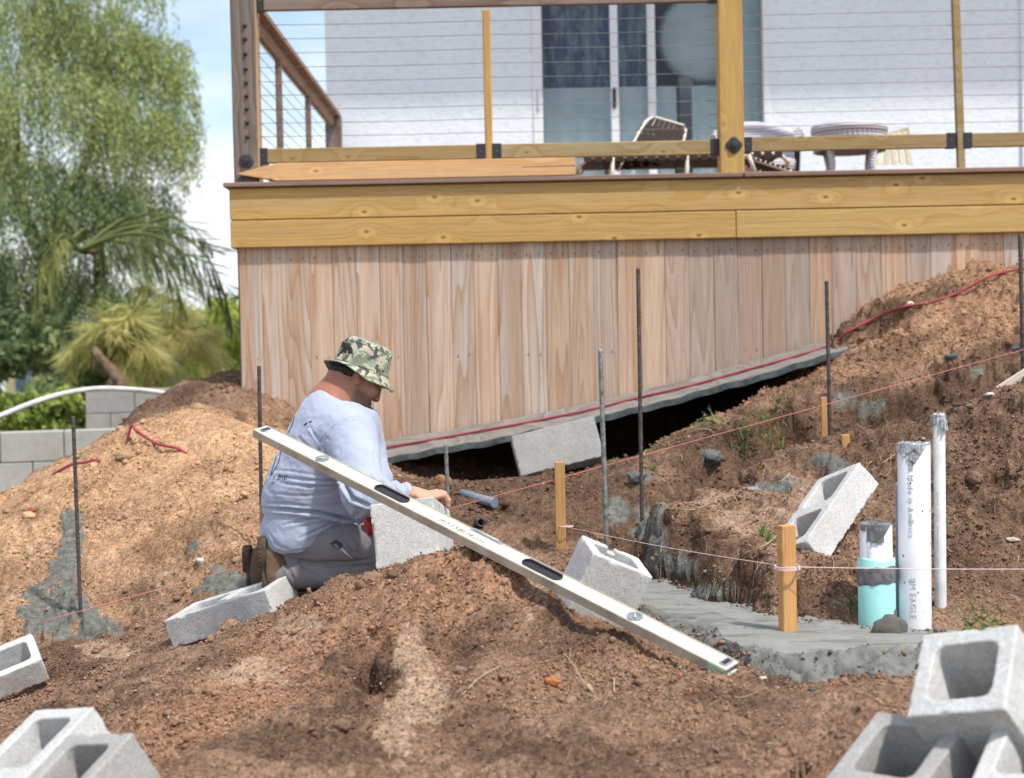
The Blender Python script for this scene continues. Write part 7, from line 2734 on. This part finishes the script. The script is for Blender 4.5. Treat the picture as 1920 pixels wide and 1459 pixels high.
k3_ = ramp(nt, nc_, [(0.59, (0, 0, 0)), (0.605, (1, 1, 1))])
c = mixc(nt, k3_, c, (0.085, 0.085, 0.088))
n2 = noise_n(nt, tc.outputs['Object'], 260, 2, 0.7)
c = mixc(nt, 0.6, c, ramp(nt, n2, [(0.3, (0.78, 0.78, 0.78)), (0.65, (1.1, 1.1, 1.1))]), 'MULTIPLY')
nt.links.new(c, b.inputs['Base Color'])
bump(nt, b, n2, 0.3, 0.002)
def hat_pt(r, th, z, i, front=1.0):
    a = 1.09 * r * math.cos(th); b_ = 0.95 * r * math.sin(th)
    return hat_c + hx * a + hy * b_ + hz * z * 0.97


prof = [(0.0001, 0.098), (0.030, 0.0975), (0.055, 0.094), (0.071, 0.086), (0.077, 0.076), (0.080, 0.06), (0.0835, 0.035), (0.0865, 0.012), (0.0885, 0.001),
        (0.0895, -0.004), (0.100, -0.014), (0.112, -0.025), (0.1205, -0.033), (0.1195, -0.0355), (0.110, -0.027), (0.098, -0.017), (0.0865, -0.004)]
V, Fs = [], []
NH = 96
for i, (r, z) in enumerate(prof):
    for k in range(NH):
        th = 2 * math.pi * k / NH
        rr, zz = r, z
        if 3 < i < 9:
            rr += 0.0022 * math.sin(5 * th + i) + 0.0018 * math.sin(11 * th + 2 * i)
            zz += 0.003 * math.sin(3 * th + 0.7 * i)
        if i <= 4:
            zz += 0.004 * math.sin(2 * th + 0.6) * (r / 0.08) + 0.002 * math.sin(5 * th + i)
        if i >= 9:
            w = (r - 0.0865) / 0.034
            rr += w * (0.004 * math.sin(2 * th) + 0.0025 * math.sin(5 * th + 1))
            zz += w * (0.010 * math.sin(2 * th + 0.9) + 0.004 * math.sin(5 * th + 0.4) - 0.012 * math.cos(th) + 0.006 * (math.sin(th) < 0) * abs(math.sin(th)))
        V.append(hat_pt(rr, th, zz, i))
for i in range(len(prof) - 1):
    for k in range(NH):
        k2 = (k + 1) % NH
        Fs.append((i * NH + k, (i + 1) * NH + k, (i + 1) * NH + k2, i * NH + k2))

mb = MB(); mb.add(V, Fs, True)
hat = mb.build('hat', m_camo, person)
seam_m = flat_mat('hat_seam', (0.20, 0.22, 0.17), 0.9, 0.1)
for (r, z) in ((0.0893, -0.0005), (0.0778, 0.0765)):
    mb = MB()
    mb.tube([hat_pt(r, 2 * math.pi * k / 60, z, 0) for k in range(61)], 0.0011, 5, cap=False)
    mb.build('seam', seam_m, hat)
for rr in (0.097, 0.104, 0.111):
    mb = MB()
    zz = -0.004 - (rr - 0.0895) / 0.031 * 0.043 + 0.0008
    mb.tube([hat_pt(rr + 0.0006, 2 * math.pi * k / 60, zz, 0) for k in range(61)], 0.0005, 4, cap=False)

# --- red-handled tool in the left hand
rt = thing('trowel', 'red-handled tool in the man\'s lower hand behind the block', 'tool', J(694, 978, -0.28))
mb = MB()
p0, p1_ = J(690, 968, -0.29), J(698, 1003, -0.29)
mb.tube([p0, p0 * 0.7 + p1_ * 0.3, p0 * 0.3 + p1_ * 0.7, p1_], [0.014, 0.0185, 0.0175, 0.012], 12)
mb.build('handle', flat_mat('red_grip', (0.45, 0.02, 0.025), 0.4, 0.4), rt)
mb = MB()
mb.tube([J(689, 964, -0.29), J(686, 955, -0.27)], [0.006, 0.005], 8)
mb.build('tang', m_nail, rt)

# ------------------------------------------------------------------ crumbs, clods and stones lying on the soil
rngd = np.random.default_rng(5)
m_crumb, nt, b = new_mat('soil_crumbs', 0.95, 0.1)
at_ = nd(nt, 'ShaderNodeAttribute', attribute_name='tone')
tc = nd(nt, 'ShaderNodeTexCoord')
n1 = noise_n(nt, tc.outputs['Object'], 140, 3, 0.7)
c = mixc(nt, 0.6, at_.outputs['Color'], ramp(nt, n1, [(0.3, (0.7, 0.7, 0.7)), (0.7, (1.2, 1.2, 1.2))]), 'MULTIPLY')
nt.links.new(c, b.inputs['Base Color'])
bump(nt, b, n1, 0.5, 0.002)

ICO_V, ICO_F = [], []
_bm = bmesh.new(); bmesh.ops.create_icosphere(_bm, subdivisions=1, radius=1.0)
ICO_V = np.array([v.co[:] for v in _bm.verts]); ICO_F = np.array([[v.index for v in f.verts] for f in _bm.faces]); _bm.free()
_bm = bmesh.new(); bmesh.ops.create_icosphere(_bm, subdivisions=3, radius=1.0)
ICO2_V = np.array([v.co[:] for v in _bm.verts]); ICO2_F = np.array([[v.index for v in f.verts] for f in _bm.faces]); _bm.free()

Pgrid = VG.reshape(nr, ncol, 3)
Ngrid = Nn.reshape(nr, ncol, 3)
sandg, darkg, orangeg, concg, paleg = (x.reshape(nr, ncol) for x in (sand, dark, orange, conc, pale))
clg = sstep(-0.25, 0.45, fbm(V0, 2.6, 3, 0.5, 33)).reshape(nr, ncol)


def scatter(n, rmin, rmax, power, base_v, base_f, name, label=None, jit=0.22, amp=1.0, sink=0.25):
    i = rngd.integers(20, nr - 40, n * 3); j = rngd.integers(30, ncol - 30, n * 3)
    w = (0.10 + 0.6 * clg[i, j] + 0.6 * orangeg[i, j]) * (1 - 0.85 * concg[i, j]) * (1 - 0.7 * paleg[i, j]) * (1 - 0.35 * sandg[i, j])
    keep = rngd.random(n * 3) < w
    i, j = i[keep][:n], j[keep][:n]
    n = len(i)
    P_ = Pgrid[i, j] + rngd.normal(size=(n, 3)) * 0.003
    N_ = Ngrid[i, j]
    rad = rmin * (rmax / rmin) ** (rngd.random(n) ** power)
    rad = rad * np.clip(P_[:, 1] / 4.2, 0.75, 1.5)
    k = len(base_v)
    sc = rngd.uniform(0.65, 1.25, (n, 3)) * rad[:, None]
    Vv = base_v[None] * (1 + rngd.normal(size=(n, k, 1)) * jit) * sc[:, None]
    a = rngd.uniform(0, 6.28, n); ca, sa = np.cos(a), np.sin(a)
    X = Vv[..., 0] * ca[:, None] - Vv[..., 1] * sa[:, None]
    Y = Vv[..., 0] * sa[:, None] + Vv[..., 1] * ca[:, None]
    Vv = np.stack([X, Y, Vv[..., 2] * 0.8], -1)
    Vv = Vv + (P_ + N_ * (rad * (0.8 - sink))[:, None])[:, None]
    brown_ = np.array([0.285, 0.178, 0.118]); sand_ = np.array([0.52, 0.34, 0.20]); dark_ = np.array([0.125, 0.075, 0.05]); or_ = np.array([0.35, 0.205, 0.13])
    t = brown_ + (or_ - brown_) * orangeg[i, j][:, None]
    t = t + (sand_ - t) * sandg[i, j][:, None]
    t = t + (dark_ - t) * darkg[i, j][:, None]
    t = t * (rngd.uniform(0.62, 1.38, (n, 1)) if rmax < 0.008 else rngd.uniform(0.65, 1.1, (n, 1))) * (1 + rngd.normal(size=(n, 3)) * 0.04)
    odd = rngd.random(n)
    if rmax < 0.008:
        t[odd > 0.985] = np.array([0.42, 0.36, 0.30]); t[odd < 0.02] = np.array([0.42, 0.17, 0.075])
    F_ = (base_f[None] + (np.arange(n) * k)[:, None, None]).reshape(-1, 3)
    me = np_mesh(name, Vv.reshape(-1, 3), F_, False)
    set_attr(me, 'tone', np.repeat(t, k, 0))
    o = link_mesh(name, me, m_crumb)
    o['kind'] = 'stuff'
    return o


scatter(66000, 0.0020, 0.0052, 1.7, ICO_V, ICO_F, 'soil_crumbs', jit=0.28)
scatter(3000, 0.005, 0.013, 2.6, ICO_V, ICO_F, 'soil_clods', jit=0.26, sink=0.45)
scatter(160, 0.010, 0.030, 2.4, ICO2_V, ICO2_F, 'soil_lumps', jit=0.15, sink=0.9)


# soil crumbled over the near and far edges of the footing
_s = rngd.random(1100); _fe = poly_s(np.array(FE), _s); _ne = poly_s(np.array(NE), _s)
_t = np.where(rngd.random(1100) < 0.75, 1.15 + 0.9 * np.abs(rngd.normal(size=1100)) * 0.5, 0.02 + 0.06 * np.abs(rngd.normal(size=1100)))
_x = _fe[:, 0] + (_ne - _fe)[:, 0] * np.minimum(_t, 1) + 0.02 * np.maximum(_t - 1, 0)
_y = _fe[:, 1] + (_ne - _fe)[:, 1] * np.minimum(_t, 1) - 0.30 * np.maximum(_t - 1, 0)
FOOT_BVH = BVHTree.FromPolygons([tuple(p) for p in FV.reshape(-1, 3)], [tuple(q) for q in fq])
Vs, Ts = [], []
for x, y in zip(_x, _y):
    hh1 = FOOT_BVH.ray_cast(Vector((x, y, 3)), Vector((0, 0, -1)))
    z = max(gz_at(x, y), hh1[0].z if hh1[0] is not None else -9)
    r = 0.0022 * (0.0085 / 0.0022) ** (rngd.random() ** 2.2)
    Vs.append(ICO_V * (1 + rngd.normal(size=(len(ICO_V), 1)) * 0.25) * r * rngd.uniform(0.7, 1.2, 3) + np.array([x, y, z + r * 0.4]))
    Ts.append(np.array([0.24, 0.155, 0.105]) * rngd.uniform(0.5, 1.25) if rngd.random() < 0.7 else np.array([0.15, 0.15, 0.14]) * rngd.uniform(0.6, 1.4))
k_ = len(ICO_V)
me = np_mesh('edge_crumbs', np.concatenate(Vs), (ICO_F[None] + (np.arange(len(Vs)) * k_)[:, None, None]).reshape(-1, 3), False)
set_attr(me, 'tone', np.repeat(np.array(Ts), k_, 0))
o = link_mesh('edge_crumbs', me, m_crumb)
o['kind'] = 'stuff'


# single stones and clods one can pick out
def stone(px, py, rx, col, label, name='stone', flat=0.7, cat='stone', seed=1):
    p = g_hit(px, py + rx * 0.3)
    D = np.dot(p - CAM, CF)
    r = rx * D / F
    V = ICO2_V.copy()
    V = V * (1 + 0.45 * fbm(V, 1.2, 3, 0.7, seed)[:, None])
    V = V * np.array([1.0, 0.8, flat]) * r + p + np.array([0, 0, r * flat * 0.35])
    me = np_mesh(name, V, ICO2_F, False)
    set_attr(me, 'tone', np.tile(np.array(col), (len(V), 1)))
    o = link_mesh(name, me, m_crumb)
    return setp(o, label, cat)


stone(1036, 1278, 14, (0.42, 0.15, 0.06), 'small bright rust-red clod on the front of the heap', 'clod', 0.7, 'clod', 3)
stone(932, 1030, 16, (0.34, 0.17, 0.09), 'brown clod perched on the crest of the heap against the level', 'clod', 0.9, 'clod', 4)
stone(604, 1128, 15, (0.17, 0.105, 0.07), 'dark round clod on the left shoulder of the heap', 'clod', 0.8, 'clod', 5)
stone(738, 1080, 12, (0.15, 0.10, 0.075), 'dark clod below the held block', 'clod', 0.8, 'clod', 6)
stone(863, 1258, 12, (0.25, 0.17, 0.125), 'grey-brown clod in the middle of the front of the heap', 'clod', 0.8, 'clod', 7)
stone(640, 1358, 15, (0.20, 0.135, 0.09), 'dark clod low on the left of the heap', 'clod', 0.75, 'clod', 8)
stone(1408, 917, 18, (0.27, 0.245, 0.225), 'flat grey stone on the ridge left of the lone block', 'stone', 0.4, 'stone', 9)
stone(1900, 1010, 14, (0.46, 0.40, 0.33), 'pale flat stone on the dirt near the right edge', 'stone', 0.35, 'stone', 10)
stone(1530, 1290, 12, (0.10, 0.095, 0.085), 'dark flat chip lying in front of the footing', 'chip', 0.25, 'chip', 11)
stone(1430, 1270, 7, (0.66, 0.58, 0.52), 'tiny white chip beside the end of the level', 'chip', 0.4, 'chip', 12)
stone(375, 1052, 7, (0.52, 0.53, 0.54), 'small pale grey stone at the foot of the sand slope', 'stone', 0.9, 'stone', 13)
stone(60, 957, 9, (0.30, 0.085, 0.04), 'small dark red chip on the left rim of the sand slope', 'chip', 0.5, 'chip', 14)
stone(55, 966, 13, (0.56, 0.37, 0.21), 'sandy clod on the left rim of the sand slope', 'clod', 0.6, 'clod', 15)
stone(1788, 670, 14, (0.12, 0.125, 0.12), 'lump of dark concrete on the right-hand bank', 'concrete_lump', 0.7, 'concrete lump', 16)
stone(1920, 652, 18, (0.15, 0.155, 0.15), 'grey concrete lump beside the right-hand rebar', 'concrete_lump', 0.7, 'concrete lump', 17)
stone(1335, 853, 20, (0.135, 0.145, 0.14), 'grey concrete lump on the edge of the upper trench', 'concrete_lump', 0.6, 'concrete lump', 18)
stone(1196, 893, 18, (0.13, 0.14, 0.135), 'concrete lump at the foot of the tallest rebar', 'concrete_lump', 0.6, 'concrete lump', 19)
stone(1612, 563, 6, (0.70, 0.62, 0.50), 'tiny cream chip beside the red hose on the bank', 'chip', 0.5, 'chip', 20)
stone(1706, 568, 7, (0.75, 0.68, 0.56), 'cream chip on the bank above the red hose', 'chip', 0.5, 'chip', 21)
stone(1855, 738, 8, (0.76, 0.74, 0.72), 'white chip next to the pale offcut', 'chip', 0.4, 'chip', 22)
stone(830, 905, 15, (0.30, 0.15, 0.08), 'rusty clod on the ledge behind the man\'s hand', 'clod', 0.9, 'clod', 23)

# mud slopped against the teal sleeve
p = AZ(1650, 1176, ZF + 0.004)
mb = MB()
V = ICO2_V * (1 + 0.25 * fbm(ICO2_V, 1.6, 3, 0.6, 44)[:, None]) * np.array([0.046, 0.020, 0.036]) + p + np.array([0.012, -0.052, 0.004])
me = np_mesh('concrete_lump', V, ICO2_F, True)
set_attr(me, 'tone', np.tile(np.array([0.125, 0.12, 0.105]), (len(V), 1)))
o = link_mesh('concrete_lump', me, m_crumb)
setp(o, 'wet concrete lump slopped against the foot of the teal sleeve', 'concrete lump')

# ------------------------------------------------------------------ grass and straw
m_grass = leaf_mat('grass_blades', (0.07, 0.13, 0.035), (0.15, 0.25, 0.06), (0.30, 0.38, 0.12), 0.3)
m_dry = leaf_mat('dry_grass', (0.28, 0.21, 0.12), (0.42, 0.33, 0.19), (0.58, 0.47, 0.29), 0.2)
rngg = np.random.default_rng(9)


def tuft(px, py, w, h, n, label, mat, lean=(0, 0), name='grass_tuft', wide=1.0, group='grass tufts on the banks'):
    p = g_hit(px, py)
    D = np.dot(p - CAM, CF); k = D / F
    V, Fs, T = [], [], []
    for q in range(n):
        b0 = p + np.array([rngg.normal() * w * k * 0.25, rngg.normal() * w * k * 0.25, 0])
        b0[2] = gz_at(b0[0], b0[1]) - 0.006
        L_ = h * k * rngg.uniform(0.5, 1.15)
        az = rngg.uniform(0, 2 * math.pi); tilt = rngg.uniform(0.15, 1.0) * wide
        o = np.array([math.cos(az) * math.sin(tilt) + lean[0], math.sin(az) * math.sin(tilt), math.cos(tilt) + lean[1]])
        o /= np.linalg.norm(o)
        s = np.cross(o, rngg.normal(size=3)); s /= np.linalg.norm(s)
        ww = rngg.uniform(0.0018, 0.0034)
        t = rngg.random()
        m = 6
        st = len(V)
        for i in range(m + 1):
            u = i / m
            c = b0 + o * L_ * u + np.array([0, 0, -1]) * L_ * 0.35 * u ** 2.4
            wd = ww * (1 - u ** 1.6) + 0.0003
            V += [c - s * wd, c + s * wd]; T += [t, t]
        for i in range(m):
            a = st + 2 * i
            Fs.append((a, a + 1, a + 3, a + 2))
    mb = MB(); mb.add(V, Fs, True)
    o = mb.build(name, mat)
    set_attr(o.data, 'tint', np.stack([T, T, T], 1))
    return setp(o, label, 'grass', group)


tuft(1345, 800, 60, 60, 16, 'leggy green grass leaning left below the dark gap under the plank', m_grass, (-0.9, 0.1))
tuft(1225, 845, 34, 30, 22, 'small green tuft by the tallest rebar above the pink string', m_grass, (0.3, 0))
tuft(1400, 815, 50, 52, 46, 'bright green tuft on the pink string, larger of the middle pair', m_grass)
tuft(1435, 790, 70, 42, 50, 'low spread of green grass just right of the bright tuft', m_grass)
tuft(1470, 772, 50, 40, 34, 'thin grass at the top end of the grassy bank', m_grass)
tuft(1372, 830, 26, 22, 16, 'tiny green tuft under the pink string left of the bright tuft', m_grass)
tuft(1224, 880, 24, 30, 20, 'short green tuft right beside the foot of the tallest rebar', m_grass)
tuft(1640, 768, 30, 40, 12, 'few drooping blades on the upper bank right of the thin stake', m_grass, (0.4, 0.1))
tuft(1850, 1165, 90, 44, 60, 'fresh green tuft above the bottom-right blocks', m_grass, (-0.2, 0), wide=1.3)
tuft(1605, 1140, 30, 50, 12, 'thin green blades beside the teal sleeve', m_grass, (0.1, 0.2))
tuft(1428, 1005, 26, 52, 12, 'green seedling left of the lone block', m_grass, (0.0, 0.8), wide=0.7)
tuft(1440, 1015, 14, 44, 14, 'thin green shoot at the lower corner of the lone block', m_grass, (0.2, 0.8), wide=0.6)
tuft(1365, 945, 50, 34, 44, 'straw-coloured tuft on top of the ridge', m_dry)
tuft(1640, 862, 60, 26, 40, 'flattened straw beside the crest right of the sawn-off stake', m_dry, (0.2, -0.2), wide=1.5)
tuft(1655, 810, 16, 44, 4, 'lone dry stalks standing on the crest', m_dry, (0.3, 0.6), wide=0.5)
tuft(642, 1430, 18, 20, 5, 'single pale green sprig at the bottom of the heap', m_grass, (-0.3, 0.3))

# loose straws
V, Fs, T = [], [], []
for k in range(210):
    if k < 110:
        px, py = rngg.uniform(1230, 1920), rngg.uniform(850, 1160)
    elif k < 170:
        px, py = rngg.uniform(950, 1700), rngg.uniform(1180, 1440)
    else:
        px, py = rngg.uniform(50, 950), rngg.uniform(1100, 1440)
    p = g_hit(px, py)
    if p[1] > 7:
        continue
    L_ = rngg.uniform(0.012, 0.07) * (0.9 if k < 170 else 0.5)
    az = rngg.uniform(0, 6.28)
    d = np.array([math.cos(az), math.sin(az), 0])
    st = len(V); t = rngg.random(); s = np.cross(d, (0, 0, 1)); bend = rngg.normal() * 0.25
    wd = rngg.uniform(0.0005, 0.0011)
    for i in range(5):
        u = i / 4 - 0.5
        c = p + d * L_ * u + s * bend * L_ * u * u
        c[2] = gz_at(c[0], c[1]) + 0.003 + 0.008 * rngg.random() * (i in (0, 4))
        V += [c - s * wd + np.array([0, 0, wd]), c + s * wd]; T += [t, t]
    for i in range(4):
        a = st + 2 * i
        Fs.append((a, a + 1, a + 3, a + 2))
mb = MB(); mb.add(V, Fs)
o = mb.build('dry_straw', m_dry, kind='stuff')
set_attr(o.data, 'tint', np.stack([T, T, T], 1))


def stalk(pts, r, label, head=False):
    P_ = [g_hit(x, y) + np.array([0, -0.004, up]) for x, y, up in pts]
    mb = MB()
    mb.tube(smooth_path(P_, 6), r, 5)
    if head:
        a, b_ = P_[-2], P_[-1]
        mb.tube([a * 0.5 + b_ * 0.5, a * 0.2 + b_ * 0.8, b_ + (b_ - a) * 0.5], [0.0025, 0.0065, 0.001], 6)
    o = mb.build('dry_stalk', m_dry)
    set_attr(o.data, 'tint', np.full((len(o.data.vertices), 3), 0.75))
    return setp(o, label, 'stalk', 'dry stalks on the dirt')


stalk([(1062, 1232, 0.004), (1078, 1262, 0.014), (1092, 1284, 0.012), (1106, 1296, 0.008)], 0.0014, 'dry barley stalk with a seed head on the right of the heap', True)
stalk([(866, 1306, 0.004), (900, 1278, 0.010), (940, 1252, 0.006)], 0.0016, 'thin curved root lying across the front of the heap')
stalk([(1250, 955, 0.004), (1300, 962, 0.012), (1330, 950, 0.012), (1345, 945, 0.005)], 0.0018, 'pale straw on the corner of the cut ridge')
stalk([(1395, 1040, 0.004), (1440, 1028, 0.016), (1470, 1000, 0.02), (1480, 970, 0.01)], 0.0020, 'long pale straw reaching up to the lone block')
stalk([(1655, 870, 0.004), (1690, 850, 0.012), (1720, 838, 0.006)], 0.0020, 'long straw lying on the ridge behind the thick pipe')
